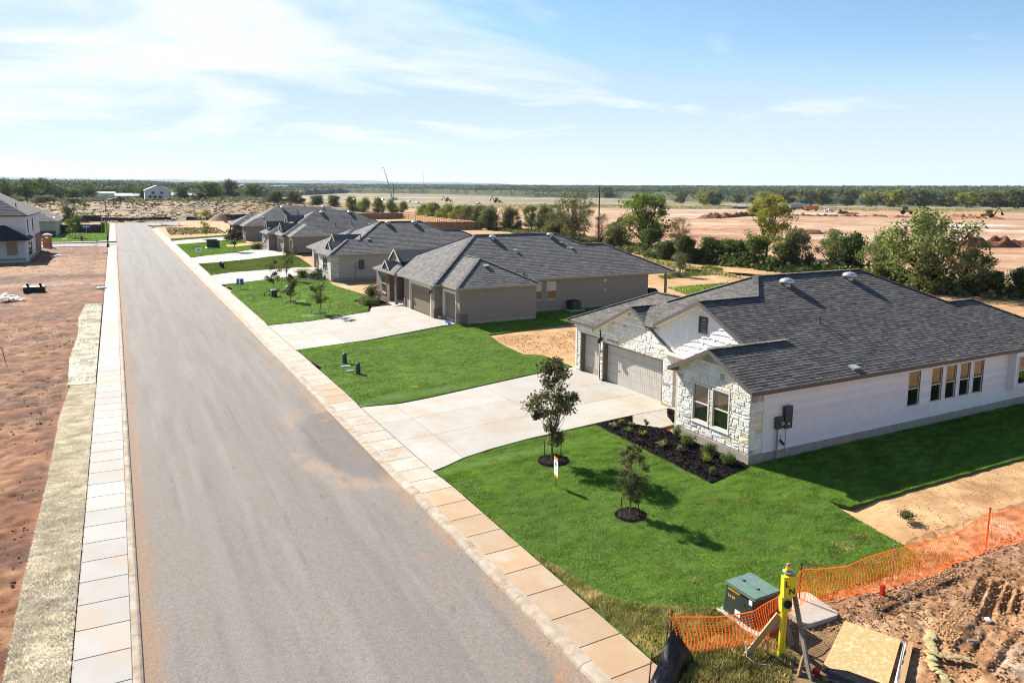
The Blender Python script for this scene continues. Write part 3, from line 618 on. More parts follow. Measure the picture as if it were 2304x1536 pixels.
# mulch beds
def mulch(name, poly, dz=0.045, dn=900):
    o = sheet(name, poly, 0.6, dz, 'mulch', skirt=0.1, kind='structure')
    blades('mulch_chips', poly, dn, 0.05, 0.03, 'mulch', dz=dz+0.01, bend=1.6); return o
mulch('mulch_bed', BED); mulch('mulch_bed', [(21.15,24.1),(22.55,24.6),(22.55,25.8),(22.3,25.85),(21.6,25.0)])
mulch('mulch_bed', [(19.3,61.9),(21.4,61.7),(21.5,68.2),(19.5,66.2)], dn=120)
mulch('mulch_bed', [(17.5,84.6),(20.9,81.5),(21.1,87.5),(19.4,88.6)], dn=60)

# ------------------------------------------------------------------ houses
class Comp:
    """a roof body: z = min of planes a x + b y + c over a rectangle"""
    def __init__(s, x0, x1, y0, y1, planes): s.r = (x0, x1, y0, y1); s.p = planes; s.cut = []
def hip(x0, x1, y0, y1, ze, m=0.5, sides='FBNR', fx=None):
    """F front (-X), B back (+X), N near (-Y), R far (+Y) sides slope up from their eaves at height ze"""
    P = {'F': (m, 0, ze-m*x0), 'B': (-m, 0, ze+m*x1), 'N': (0, m, ze-m*y0), 'R': (0, -m, ze+m*y1)}
    c = Comp(x0, x1, y0, y1, [P[k] for k in sides]); c.sides = sides; c.ze = ze; c.m = m
    return c
def envelope(comps):
    res = []
    for i, A_ in enumerate(comps):
        x0, x1, y0, y1 = A_.r
        for k, p in enumerate(A_.p):
            poly = [(x0, y0), (x1, y0), (x1, y1), (x0, y1)]
            for ct in A_.cut: poly = clip(poly, *ct)
            for j, q in enumerate(A_.p):
                if j != k: poly = clip(poly, p[0]-q[0], p[1]-q[1], q[2]-p[2]) if poly else []
            if len(poly) < 3: continue
            pieces = [poly]
            for j, B_ in enumerate(comps):
                if j == i: continue
                eps = 1e-3 if j > i else -1e-3
                a0, a1, b0, b1 = B_.r
                cons = [(-1, 0, -a0), (1, 0, a1), (0, -1, -b0), (0, 1, b1)]+B_.cut+[(p[0]-q[0], p[1]-q[1], q[2]-p[2]-eps) for q in B_.p]
                new = []
                for pc in pieces:
                    rem = pc
                    for a, b, c in cons:
                        if abs(a)+abs(b) < 1e-9:
                            if c >= 0: continue
                            new.append(rem); rem = []; break
                        o_ = clip(rem, -a, -b, -c)
                        if len(o_) > 2 and abs(area(o_)) > 1e-3: new.append(o_)
                        rem = clip(rem, a, b, c)
                        if len(rem) < 3: rem = []; break
                pieces = new
            for pc in pieces: res.append((p, pc, i))
    return res
def shingles(root, comps, mat, e=0.24, tw=(0.24, 0.5), lift=0.014, parts=0, near=None, name='roof'):
    faces = envelope(comps); deck = MB(); big = MB(); singles = []
    for p, pc, ci in faces:
        if area(pc) < 0: pc = pc[::-1]
        z = lambda a, b: p[0]*a+p[1]*b+p[2]
        deck.poly([(a, b, z(a, b)) for a, b in pc]); deck.poly([(a, b, z(a, b)-0.05) for a, b in pc[::-1]])
        g = math.hypot(p[0], p[1]); ux, uy = p[0]/g, p[1]/g; vx, vy = -uy, ux         # up the slope, along the eave
        k = math.sqrt(1+g*g); nrm = Vector((-p[0], -p[1], 1)).normalized()
        q = [((a*vx+b*vy), (a*ux+b*uy)*k) for a, b in pc]
        if area(q) < 0: q = q[::-1]
        # rows counted from the component's eave so courses line up
        x0, x1, y0, y1 = comps[ci].r; org = min(a*ux+b*uy for a in (x0, x1) for b in (y0, y1))*k
        lo = min(t[1] for t in q); hi = max(t[1] for t in q); row = math.floor((lo-org)/e)
        while org+row*e < hi:
            r0 = org+row*e; band = clip(clip(q, 0, -1, -r0), 0, 1, r0+e)
            if len(band) > 2:
                s0 = min(t[0] for t in band); s1 = max(t[0] for t in band)
                rg = random.Random(int(row*131+p[0]*77+p[1]*991+p[2]*13)); s_ = -60+rg.random()*0.5
                cellw = []
                while s_ < s1:
                    w = rg.uniform(*tw); tone = rg.random(); th = rg.choice((0.5, 0.8, 1.0))
                    if s_+w > s0: cellw.append((s_, s_+w, tone, th))
                    s_ += w
                for a_, b_, tone, th in cellw:
                    tb = clip(clip(band, -1, 0, -a_-0.004), 1, 0, b_-0.004)
                    if len(tb) < 3 or abs(area(tb)) < 2e-4: continue
                    def w3(t, h):
                        a, b = t[0], t[1]/k; X_ = a*vx+b*ux; Y_ = a*vy+b*uy
                        return Vector((X_, Y_, z(X_, Y_)))+nrm*h
                    top = [w3(t, 0.004+lift*th*(1-(t[1]-r0)/e)) for t in tb]
                    mb = big
                    cen = sum(top, Vector())/len(top)
                    if parts and near and near(cen) and len(singles) < parts*40: mb = MB(); singles.append((cen, mb))
                    mb.poly(top, tone)
                    for i_ in range(len(tb)):
                        a, b = tb[i_], tb[(i_+1) % len(tb)]
                        if a[1] < r0+e*0.02 and b[1] < r0+e*0.02: mb.poly([top[i_], w3(a, -0.01), w3(b, -0.01), top[(i_+1) % len(tb)]], tone*0.3)  # lip toned darker, painting the shadow line under each course
            row += 1
    rf = deck.build(name, 'deck', root)
    if singles:
        singles.sort(key=lambda t: (t[0]-Vector((0, 0, H))).length)
        for c, mb in singles[:parts]: mb.build('shingle', mat, rf)
        for c, mb in singles[parts:]: big.v, big.f, big.r = big.v+mb.v if False else big.v, big.f, big.r; big.faces(mb.v, mb.f, mb.r[0])
    big.build('shingle_courses', mat, rf, kind='stuff')
    return rf
def fasc(root, comp, sides, mat, smat, ov=0.35, h=0.16, rng=None):
    """eave or rake boards and soffits on chosen sides of a roof body"""
    x0, x1, y0, y1 = comp.r
    zz = lambda a, b: min(p[0]*a+p[1]*b+p[2] for p in comp.p)
    ed = {'F': ((x0, y1), (x0, y0), (1, 0)), 'B': ((x1, y0), (x1, y1), (-1, 0)), 'N': ((x0, y0), (x1, y0), (0, 1)), 'R': ((x1, y1), (x0, y1), (0, -1))}
    for s in sides:
        a, b, inn = ed[s]
        if rng and s in rng:
            t0, t1 = rng[s]
            if s in 'FB': a, b = (a[0], t1 if s == 'F' else t0), (b[0], t0 if s == 'F' else t1)
            else: a, b = (t0 if s == 'N' else t1, a[1]), (t1 if s == 'N' else t0, b[1])
        mb = MB(); sf = MB()
        if s in comp.sides:
            za = comp.ze
            pts = [(a[0], a[1], za), (b[0], b[1], za)]
        else:
            mid = None; best = -9
            for i in range(401):
                t = i/400; q = (a[0]+(b[0]-a[0])*t, a[1]+(b[1]-a[1])*t); z_ = zz(*q)
                if z_ > best+1e-6: best = z_; mid = q
            pts = [(a[0], a[1], zz(*a)), (mid[0], mid[1], best), (b[0], b[1], zz(*b))]
        n_ = Vector((-inn[0], -inn[1], 0))
        for p, q in zip(pts[:-1], pts[1:]):
            P0 = Vector(p); P1 = Vector(q)
            if (P1-P0).length < 0.02: continue
            o = n_*0.004; v0 = P0+o+Vector((0, 0, 0.012)); v1 = P1+o+Vector((0, 0, 0.012))
            mb.prism([v0, v1, v1-Vector((0, 0, h)), v0-Vector((0, 0, h))], -n_*0.035, 0.5)
            i3 = Vector((inn[0], inn[1], 0)); A_ = P0-Vector((0, 0, h-0.02)); B_ = P1-Vector((0, 0, h-0.02))
            sf.prism([A_+i3*0.03, B_+i3*0.03, B_+i3*(ov+0.02), A_+i3*(ov+0.02)], (0, 0, 0.02), 0.5)
        mb.build('fascia', mat, root); sf.build('soffit', smat, root)
def caps(root, segs, mat):
    for a, b in segs:
        mb = MB(); a = Vector(a); b = Vector(b); n_ = max(1, int((b-a).length/0.3))
        for i in range(n_):
            p = a+(b-a)*(i/n_); q = a+(b-a)*((i+1.12)/n_); mb.bar(p+Vector((0, 0, 0.022)), q+Vector((0, 0, 0.034)), 0.26, 0.012)
        mb.build('ridge_cap', mat, root)

def rects(s0, s1, z0, z1_, ops):
    """cut a wall rectangle around its openings"""
    cs = sorted(set([s0, s1]+[v for o in ops for v in (o[0], o[1]) if s0 < v < s1])); res = []
    for a, b in zip(cs[:-1], cs[1:]):
        hs = sorted([(o[2], o[3]) for o in ops if o[0] < (a+b)/2 < o[1]]); z = z0
        for lo, hi in hs:
            if lo > z: res.append((a, b, z, min(lo, z1_)))
            z = max(z, hi)
        if z < z1_: res.append((a, b, z, z1_))
    return res
class Wall:
    def __init__(s, root, p0, p1, z0, z1_, mat, ops=(), thick=0.14, name='wall', inset=0.0, top=None):
        s.root = root; s.p0 = Vector((p0[0], p0[1], 0)); d = Vector((p1[0]-p0[0], p1[1]-p0[1], 0)); s.len = d.length; s.d = d.normalized(); s.n = Vector((s.d.y, -s.d.x, 0)); s.z0 = z0; s.z1 = z1_; s.ops = [o[:4] for o in ops]; s.top = top
        mb = MB()
        for a, b, lo, hi in rects(0.003, s.len-0.003, z0, z1_, s.ops):
            q = [s.at(a, lo, -inset), s.at(b, lo, -inset), s.at(b, hi, -inset), s.at(a, hi, -inset)]; mb.prism(q, -s.n*(thick-inset), 0.5)
        if top: # gable triangle
            q = [s.at(a, z, -inset) for a, z in top]; mb.prism(q, -s.n*(thick-inset), 0.5)
        s.o = mb.build(name, mat, root)
    def at(s, a, z, out=0.0): return s.p0+s.d*a+s.n*out+Vector((0, 0, z))
    def outline_ok(s, a, z): return True
    def siding(s, e, mat, name='siding_board', single=True, z0=None, z1_=None, s0=0.0, s1=None, proud=0.03):
        z0 = s.z0 if z0 is None else z0; z1_ = s.z1 if z1_ is None else z1_; s1 = s.len if s1 is None else s1
        allmb = MB(); z = z0
        while z < z1_-0.01:
            zt_ = min(z+e, z1_); mb = MB() if single else allmb
            for a, b, lo, hi in rects(s0, s1, z, zt_, s.ops):
                f0 = proud*(1-(lo-z)/e)+0.004; f1 = proud*(1-(hi-z)/e)+0.004
                v = [s.at(a, lo), s.at(b, lo), s.at(b, hi), s.at(a, hi), s.at(a, lo, f0), s.at(b, lo, f0), s.at(b, hi, f1), s.at(a, hi, f1)]
                mb.faces(v, [(4,5,6,7), (0,1,5,4), (1,2,6,5), (3,0,4,7)], random.random())
                if single: mb.build(name, mat, s.o); mb = MB()
            z += e
        if not single: allmb.build('siding', mat, s.o, kind='stuff')
    def trim(s, a, b, lo, hi, mat, name='corner_trim', proud=0.03):
        q = [s.at(a, lo, proud), s.at(b, lo, proud), s.at(b, hi, proud), s.at(a, hi, proud)]; MB().prism(q, -s.n*(proud+0.003), 0.5).build(name, mat, s.root)
    def window(s, a, b, lo, hi, trimw=0.07, tm='sash', sm='sash', upper='glass_tan_reflect', lower='glass', rail=True, proud=0.03, sill=True):
        w = trimw; mb = MB(); F = lambda x, z, o: s.at(x, z, o)
        for (x0, x1, y0, y1) in ((a-w, a, lo-w, hi+w), (b, b+w, lo-w, hi+w), (a, b, hi, hi+w), (a, b, lo-w, lo)):
            mb.prism([F(x0, y0, proud), F(x1, y0, proud), F(x1, y1, proud), F(x0, y1, proud)], -s.n*(proud+0.05), 0.5)
        if sill: mb.prism([F(a-w-0.03, lo-w-0.04, proud+0.03), F(b+w+0.03, lo-w-0.04, proud+0.03), F(b+w+0.03, lo-w, proud+0.03), F(a-w-0.03, lo-w, proud+0.03)], -s.n*(proud+0.04), 0.5)
        wo = mb.build('window', tm, s.root)
        g = 0.035; mid = (lo+hi)/2; sb = MB()
        for (x0, x1, y0, y1, o) in ((a, a+g, lo, hi, 0), (b-g, b, lo, hi, 0), (a+g, b-g, hi-g, hi, 0), (a+g, b-g, lo, lo+g, 0))+(((a+g, b-g, mid-0.025, mid+0.025, 0.006),) if rail else ()):
            sb.prism([F(x0, y0, o-0.01), F(x1, y0, o-0.01), F(x1, y1, o-0.01), F(x0, y1, o-0.01)], -s.n*0.05, 0.5)
        sb.build('sash', sm, wo)
        for (y0, y1, mt_, o) in (((mid, hi-g, upper, -0.03), (lo+g, mid, lower, -0.045)) if rail else ((lo+g, hi-g, lower, -0.04),)):
            MB().prism([F(a+g, y0, o), F(b-g, y0, o), F(b-g, y1, o), F(a+g, y1, o)], -s.n*0.012, 0.5).build('pane', mt_, wo)
        return wo
    def garage(s, a, b, lo, hi, depth, mat, jm, trimw=0, tm=None, ribs=True):
        nP = 4; ph = (hi-lo)/nP; F = lambda x, z, o: s.at(x, z, o)
        fr = MB()
        for (x0, x1) in ((a-0.02, a+0.03), (b-0.03, b+0.02)): fr.prism([F(x0, lo, 0.0), F(x1, lo, 0.0), F(x1, hi+0.02, 0.0), F(x0, hi+0.02, 0.0)], -s.n*(depth+0.1), 0.5)
        fr.prism([F(a+0.03, hi-0.03, -0.0), F(b-0.03, hi-0.03, -0.0), F(b-0.03, hi+0.02, -0.0), F(a+0.03, hi+0.02, -0.0)], -s.n*(depth+0.1), 0.5)
        door = fr.build('garage_door', jm, s.root)
        if trimw:
            tb = MB()
            for (x0, x1, y0, y1) in ((a-trimw, a-0.02, lo, hi+trimw), (b+0.02, b+trimw, lo, hi+trimw), (a-0.02, b+0.02, hi+0.02, hi+trimw)): tb.prism([F(x0, y0, 0.03), F(x1, y0, 0.03), F(x1, y1, 0.03), F(x0, y1, 0.03)], -s.n*0.034, 0.5)
            tb.build('door_trim', tm, door)
        for i in range(nP):
            z0_ = lo+i*ph; mb = MB(); o = -depth
            mb.prism([F(a+0.03, z0_+0.006, o-0.008), F(b-0.03, z0_+0.006, o-0.008), F(b-0.03, z0_+ph-0.006, o-0.008), F(a+0.03, z0_+ph-0.006, o-0.008)], -s.n*0.03, 0.5)
            x = a+0.03; e = 0.02
            while x < b-0.05:
                w_ = min(0.175, b-0.03-x); mb.prism([F(x+0.012, z0_+0.045, o), F(x+w_-0.012, z0_+0.045, o), F(x+w_-0.012, z0_+ph-0.045, o), F(x+0.012, z0_+ph-0.045, o)], -s.n*e, 0.5); x += w_ if ribs else 99
            for zz_ in (z0_+0.006, z0_+ph-0.04): mb.prism([F(a+0.03, zz_, o), F(b-0.03, zz_, o), F(b-0.03, zz_+0.034, o), F(a+0.03, zz_+0.034, o)], -s.n*0.019, 0.5)
            mb.build('door_panel', mat, door)
        MB().prism([F(a, lo-0.03, -depth+0.01), F(b, lo-0.03, -depth+0.01), F(b, lo+0.004, -depth+0.01), F(a, lo+0.004, -depth+0.01)], -s.n*0.04, 0.5).build('threshold', 'dark', door)
        return door
    def stones(s, s0, s1, z0, z1_, tri=None, acc=None, seed=1, ops=None):
        """ashlar of mixed block sizes, rock faced; optional gable outline (convex) clips the blocks"""
        rg = random.Random(seed); ops = s.ops if ops is None else ops; z = z0; rows = []
        while z < z1_-0.05:
            h = rg.choice((0.11, 0.14, 0.17, 0.2, 0.25)); h = min(h, z1_-z)
            if z1_-z-h < 0.08: h = z1_-z
            x = s0
            while x < s1-0.02:
                w = rg.uniform(0.18, 0.5) if h > 0.15 else rg.uniform(0.2, 0.6)
                w = min(w, s1-x)
                if s1-x-w < 0.12: w = s1-x
                rows.append((x, x+w, z, z+h))
                # some tall places are split in two thin blocks
                x += w
            z += h
        out_ = []
        for (a, b, lo, hi) in rows:
            if hi-lo > 0.19 and rg.random() < 0.35: m_ = (lo+hi)/2; cand = [(a, b, lo, m_), (a, b, m_, hi)]
            else: cand = [(a, b, lo, hi)]
            for c in cand:
                pcs = [c]
                for o in ops:
                    nx = []
                    for (p, q, r_, t) in pcs:
                        if q <= o[0] or p >= o[1] or t <= o[2] or r_ >= o[3]: nx.append((p, q, r_, t)); continue
                        if p < o[0]: nx.append((p, o[0], r_, t))
                        if q > o[1]: nx.append((o[1], q, r_, t))
                        pa, pb = max(p, o[0]), min(q, o[1])
                        if r_ < o[2]: nx.append((pa, pb, r_, o[2]))
                        if t > o[3]: nx.append((pa, pb, o[3], t))
                    pcs = nx
                out_ += pcs
        for (a, b, lo, hi) in out_:
            g = 0.0055; poly = [(a+g, lo+g), (b-g, lo+g), (b-g, hi-g), (a+g, hi-g)]
            if b-a < 0.05 or hi-lo < 0.04: continue
            if tri:
                for (ca, cb, cc) in tri: poly = clip(poly, ca, cb, cc) if len(poly) > 2 else []
                if len(poly) < 3 or abs(area(poly)) < 0.004: continue
            d1 = rg.uniform(0.007, 0.017); cx2 = sum(p[0] for p in poly)/len(poly); cz = sum(p[1] for p in poly)/len(poly); nP = len(poly)
            inn = []
            for p in poly:
                dx = cx2-p[0]; dz_ = cz-p[1]; l = max(1e-3, math.hypot(dx, dz_)); t = min(0.35, 0.035/l); inn.append((p[0]+dx*t, p[1]+dz_*t))
            v = [s.at(p[0], p[1], -0.006) for p in poly]+[s.at(p[0], p[1], d1*rg.uniform(0.5, 1.0)) for p in poly]+[s.at(p[0], p[1], d1+rg.uniform(0.0, 0.02)) for p in inn]+[s.at(cx2+rg.uniform(-.04, .04), cz+rg.uniform(-.02, .02), d1+rg.uniform(0.0, 0.028))]
            f = [(i, (i+1) % nP, nP+(i+1) % nP, nP+i) for i in range(nP)]+[(nP+i, nP+(i+1) % nP, 2*nP+(i+1) % nP, 2*nP+i) for i in range(nP)]+[(2*nP+i, 2*nP+(i+1) % nP, 3*nP) for i in range(nP)]
            u = rg.random(); mt_ = 'stone_white' if u < 0.84 else ('stone_gold' if u < 0.94 else 'stone_grey')
            if mt_ == 'stone_grey' and (hi-lo > 0.26): mt_ = 'stone_white'
            mb = MB().faces(v, f, rg.random()); acc.append((mb, mt_, s.o, s.at(cx2, cz)))
def flush(acc, root, limit=300):
    acc.sort(key=lambda t: (t[3]-Vector((0, 0, H))).length); rest = {}
    for i, (mb, mt_, par, c) in enumerate(acc):
        if i < limit: mb.build('stone', mt_, par)
        else:
            r = rest.setdefault(mt_, MB()); r.faces(mb.v, mb.f, mb.r[0])
    for mt_, r in rest.items(): r.build('stones', mt_, root, kind='stuff')
def turbine(root, x, y, z, s=1.0):
    mb = MB(); mb.lathe((x, y, z-0.15), [(0.17*s, 0), (0.17*s, 0.28)], 14); mb.lathe((x, y, z+0.10), [(0.30*s, 0), (0.34*s, 0.05), (0.33*s, 0.14), (0.24*s, 0.22), (0.05*s, 0.26)], 18); mb.build('roof_vent', 'vent_metal', root, smooth=True)
def slantvent(root, x, y, z, rx=0.5, s=1.0, ax='N'):
    n_ = {'N': (0, -1), 'F': (-1, 0)}[ax]; a = Vector((n_[1], -n_[0], 0))*0.2*s; f = Vector((n_[0], n_[1], -rx)).normalized()*0.28*s; u = Vector((-n_[0]*-rx, -n_[1]*-rx, 1)).normalized()*0.11*s; p = Vector((x, y, z))
    p = Vector((x, y, z)); mb = MB(); mb.faces([p-a-f*0.1, p+a-f*0.1, p+a+f, p-a+f, p-a-f*0.1+u*0.3, p+a-f*0.1+u*0.3, p+a+f+u, p-a+f+u], [(0,3,2,1),(4,5,6,7),(0,1,5,4),(1,2,6,5),(2,3,7,6),(3,0,4,7)]); mb.build('roof_vent', 'vent_metal', root)
def pipev(root, x, y, z, h=0.32, s=1.0):
    MB().tube([(x, y, z-0.1), (x, y, z+h)], 0.04*s, 8).lathe((x, y, z-0.05), [(0.11*s, 0), (0.05*s, 0.12)], 10).build('vent_pipe', 'pipe', root)
def lantern(root, p, n_):
    p = Vector(p); n_ = Vector(n_); mb = MB(); mb.bar(p, p+n_*0.05, 0.1, 0.18); mb.bar(p+n_*0.05+Vector((0, 0, 0.06)), p+n_*0.15+Vector((0, 0, 0.06)), 0.03, 0.03); c = p+n_*0.17
    mb.lathe((c.x, c.y, c.z-0.18), [(0.05, 0), (0.075, 0.04), (0.085, 0.2), (0.11, 0.22), (0.02, 0.3)], 8); mb.build('wall_lantern', 'black_metal', root)

# ---- first house: white limestone and siding
h1 = thing('stone_house', 'single storey house with white limestone gables and a wide cream garage door', 'house', (21, 19, 0.5))
c_main = hip(22.0, 40.6, 18.63, 31.6, 3.37, 0.5, 'BNR'); c_main.p.append((0.5, 0, 6.61-0.5*26.75)); c_main.sides = 'BNRx'; c_main.cut = [(-1, 1, 5.37)]
c_g1 = hip(19.99, 27, 18.63, 23.25, 3.37, 0.5, 'NR')
c_g2 = hip(21.95, 26.5, 20.2, 26.66, 4.155, 0.5, 'NR'); c_g2.p = [(0, 0.5, 3.37-0.5*18.63), (0, -0.5, 5.905+0.5*23.70)]
c_g3 = hip(22.26, 27, 25.49, 32.03, 3.295, 0.5, 'NR')
c_wing = hip(22.4, 29.36, 27.5, 34.66, 3.4, 0.5, 'FBR')
c_rear = hip(30, 42.65, 18.63, 25.7, 3.37, 0.5, 'BNR')
comps = [c_main, c_g1, c_g2, c_g3, c_wing, c_rear]
shingles(h1, comps, 'roof', e=0.145, parts=300, tw=(0.25, 0.55), lift=0.013, near=lambda c: c.y < 24 and c.x < 30)
F, SF = 'fascia', 'soffit'
fasc(h1, c_g1, 'F', F, SF); fasc(h1, c_g2, 'F', F, SF, rng=None); fasc(h1, c_g3, 'F', F, SF); fasc(h1, c_wing, 'FR', F, SF, rng={'F': (31.9, 34.66)})
fasc(h1, c_main, 'N', F, SF, rng={'N': (19.99, 42.65)}); fasc(h1, c_rear, 'B', F, SF); fasc(h1, c_g1, 'R', F, SF, rng={'R': (19.99, 22.2)}); fasc(h1, c_g3, 'N', F, SF, rng={'N': (22.26, 22.75)}); fasc(h1, c_main, 'R', F, SF, rng={'R': (29.4, 40.6)})
rdg = lambda a, b, z0, z1_: ((a[0], a[1], z0), (b[0], b[1], z1_))
caps(h1, [rdg((26.75, 25.12), (34.1, 25.12), 6.61, 6.61), rdg((26.75, 25.12), (25.33, 23.7), 6.61, 5.905), rdg((26.75, 25.12), (23.9, 27.97), 6.61, 5.19), rdg((34.1, 25.12), (37.07, 22.16), 6.61, 5.13), rdg((34.1, 25.12), (40.6, 31.6), 6.61, 3.37), rdg((37.07, 22.16), (39.12, 22.16), 5.135, 5.135), rdg((39.12, 22.16), (42.65, 18.63), 5.135, 3.37), rdg((39.12, 22.16), (42.65, 25.7), 5.135, 3.37),
          rdg((19.99, 20.94), (24.2, 20.94), 4.525, 4.525), rdg((21.95, 23.70), (25.33, 23.70), 5.905, 5.905), rdg((22.26, 28.76), (25.3, 28.76), 4.93, 4.93), rdg((25.88, 27.8), (25.88, 31.18), 5.14, 5.14), rdg((25.88, 31.18), (22.4, 34.66), 5.14, 3.4), rdg((25.88, 31.18), (29.36, 34.66), 5.14, 3.4)], 'roof')
acc = []
# front bedroom gable: Y 22.95 (left in view) -> 18.98
wins = [(0.95, 1.78, 1.45, 2.92), (2.05, 2.87, 1.45, 2.92)]
w = Wall(h1, (20.34, 22.95), (20.34, 18.98), 0.86, 3.26, 'mortar', wins, inset=0.0, top=[(0.004, 3.26), (3.966, 3.26), (2.01, 4.45)], name='front_wall')
tri = [(-0.5, 1, 3.43), (0.5, 1, 3.43+0.5*3.97+0.04)]
w.stones(0.0, 3.97, 0.9, 4.4, tri=tri, acc=acc, seed=11, ops=[(o[0]-0.08, o[1]+0.08, o[2]-0.13, o[3]+0.08) for o in wins])
for o in wins: w.window(o[0], o[1], o[2], o[3], trimw=0.065, tm='sash', upper='blind' if False else 'glass_tan_reflect', lower='glass')
wn = Wall(h1, (20.34, 18.98), (36.9, 18.98), 0.86, 3.26, 'white_paint', [(9.15, 9.95, 1.5, 3.03), (10.75, 11.5, 1.5, 3.03), (11.78, 12.53, 1.5, 3.03), (12.81, 13.56, 1.5, 3.03), (13.84, 14.6, 1.5, 3.03)], name='side_wall')
wn.stones(0.0, 0.62, 0.9, 3.2, acc=acc, seed=15)
wn.siding(0.185, 'white_paint', s0=0.66)
wn.trim(0.62, 0.70, 0.88, 3.22, 'white_paint')
for o in wn.ops: wn.window(o[0], o[1], o[2], o[3], trimw=0.06, tm='white_paint', sm='sash', upper='glass_tan_reflect', lower='glass')
# box bay beyond the corner
bb = Wall(h1, (36.9, 18.62), (41.9, 18.62), 1.5, 3.2, 'white_paint', [(0.25, 0.98, 1.66, 3.0), (1.2, 1.93, 1.66, 3.0), (2.15, 2.88, 1.66, 3.0), (3.1, 3.83, 1.66, 3.0)], name='bay_wall')
for o in bb.ops: bb.window(o[0], o[1], o[2], o[3], trimw=0.06, tm='white_paint', upper='glass_tan_reflect', lower='glass')
Wall(h1, (36.9, 18.98), (36.9, 18.62), 1.5, 3.2, 'white_paint', name='bay_wall'); MB().box(36.9, 41.9, 18.62, 18.98, 1.44, 1.498).build('bay_floor', 'white_paint', h1)
w2 = Wall(h1, (36.9, 18.985), (42.3, 18.985), 0.86, 3.26, 'white_paint', name='side_wall'); w2.siding(0.185, 'white_paint', z1_=1.43)
Wall(h1, (42.3, 18.98), (42.3, 25.4), 0.86, 3.26, 'white_paint', name='rear_wall'); Wall(h1, (40.3, 25.4), (40.3, 31.3), 0.86, 3.26, 'white_paint', name='rear_wall'); Wall(h1, (40.3, 31.3), (29, 31.3), 0.86, 3.26, 'white_paint', name='far_wall'); Wall(h1, (29, 34.32), (22.75, 34.32), 0.86, 3.26, 'white_paint', name='far_wall')
# entry recess
Wall(h1, (20.34, 22.95), (24.6, 22.95), 0.5, 3.26, 'mortar', name='entry_wall').o.location; 
we = Wall(h1, (24.4, 25.9), (24.4, 22.9), 0.6, 3.26, 'trim_cream', [(0.9, 1.9, 0.62, 2.9)], name='entry_wall'); MB().box(24.42, 24.5, 24.0, 25.0, 0.62, 2.9).build('front_door', 'jamb', h1); MB().box(21.95, 24.5, 22.95, 25.86, 3.2, 3.26).build('porch_ceiling', 'soffit', h1)
we2 = Wall(h1, (24.4, 22.80), (20.34, 22.80), 0.5, 3.26, 'mortar', name='entry_wall'); 
wq = Wall(h1, (22.66, 25.85), (24.5, 25.85), 0.5, 3.26, 'mortar', name='entry_wall'); wq.stones(0, 1.8, 0.6, 3.2, acc=acc, seed=33)
# shingled gable over the entry
w5 = Wall(h1, (22.3, 26.9), (22.3, 20.6), 3.27, 4.16, 'white_paint', name='upper_gable_wall', top=[(0.15, 4.16), (6.296, 4.16), (6.29, 4.3), (5.9, 4.49), (3.2, 5.84), (0.2, 4.34)])
sh = MB(); rg = random.Random(4); z = 3.3
while z < 5.85:
    x = -0.1*rg.random()
    while x < 6.3:
        ww = rg.uniform(0.13, 0.24); dz_ = rg.choice((0, 0.03, 0.06)); q = [(x+0.004, z-dz_), (x+ww-0.004, z-dz_), (x+ww-0.004, z+0.3), (x+0.004, z+0.3)]
        for t in ((-0.5, 1, 4.24), (0.5, 1, 7.44)): q = clip(q, *t) if len(q) > 2 else []
        q = [p for p in q]
        if len(q) > 2 and abs(area(q)) > 0.002: sh.prism([w5.at(p[0], p[1], 0.032-0.05*(p[1]-z)/0.6) for p in q], -w5.n*0.025)
        x += ww
    z += 0.26
sh.build('shingle_siding', 'white_paint', w5.o, kind='stuff')
gv = MB(); w5_y = lambda y: 26.9-y
for (a, b, lo, hi) in ((w5_y(23.93), w5_y(23.86), 4.48, 5.22), (w5_y(23.50), w5_y(23.43), 4.48, 5.22), (w5_y(23.86), w5_y(23.50), 4.48, 4.54), (w5_y(23.86), w5_y(23.50), 5.16, 5.22)): gv.prism([w5.at(a, lo, 0.07), w5.at(b, lo, 0.07), w5.at(b, hi, 0.07), w5.at(a, hi, 0.07)], -w5.n*0.07, 0.5)
for i in range(9):
    zz_ = 4.56+i*0.068; gv.prism([w5.at(w5_y(23.86), zz_, 0.06), w5.at(w5_y(23.50), zz_, 0.06), w5.at(w5_y(23.50), zz_+0.045, 0.03), w5.at(w5_y(23.86), zz_+0.045, 0.03)], -w5.n*0.012, 0.5)
gv.build('gable_vent', 'brown_vent', h1)
# garage gable
dO = [(0.24, 5.03, 0.5, 2.62)]
wg = Wall(h1, (22.61, 31.66), (22.61, 25.85), 0.5, 3.2, 'mortar', dO, thick=0.3, name='garage_wall', top=[(0.004, 3.2), (5.8, 3.2), (2.9, 4.86)])
wg.stones(0, 5.81, 0.62, 4.8, tri=[(-0.5, 1, 3.42), (0.5, 1, 3.42+0.5*5.81)], acc=acc, seed=21, ops=[(0.2, 5.07, 0.5, 2.68)])
wg.garage(0.24, 5.03, 0.5, 2.62, 0.27, 'garage_cream', 'jamb')
Wall(h1, (22.61, 31.63), (23.4, 31.63), 0.5, 3.2, 'jamb', name='garage_wall')
for a, b in ((-0.0, 0.22), (5.05, 5.81)): wg.trim(a, b, 0.4, 0.63, 'found', 'plinth', 0.05)
w3_ = Wall(h1, (22.8, 34.32), (22.8, 31.68), 0.5, 3.25, 'mortar', [(0.5, 2.4, 0.5, 2.72)], thick=0.3, name='garage_wall')
w3_.stones(0, 2.6, 0.6, 3.22, acc=acc, seed=27, ops=[(0.46, 2.44, 0.5, 2.78)]); w3_.garage(0.5, 2.4, 0.5, 2.72, 0.27, 'garage_cream', 'jamb')
wr = Wall(h1, (22.61, 31.68), (22.8, 31.68), 0.5, 3.2, 'mortar', name='garage_wall')
flush(acc, h1)
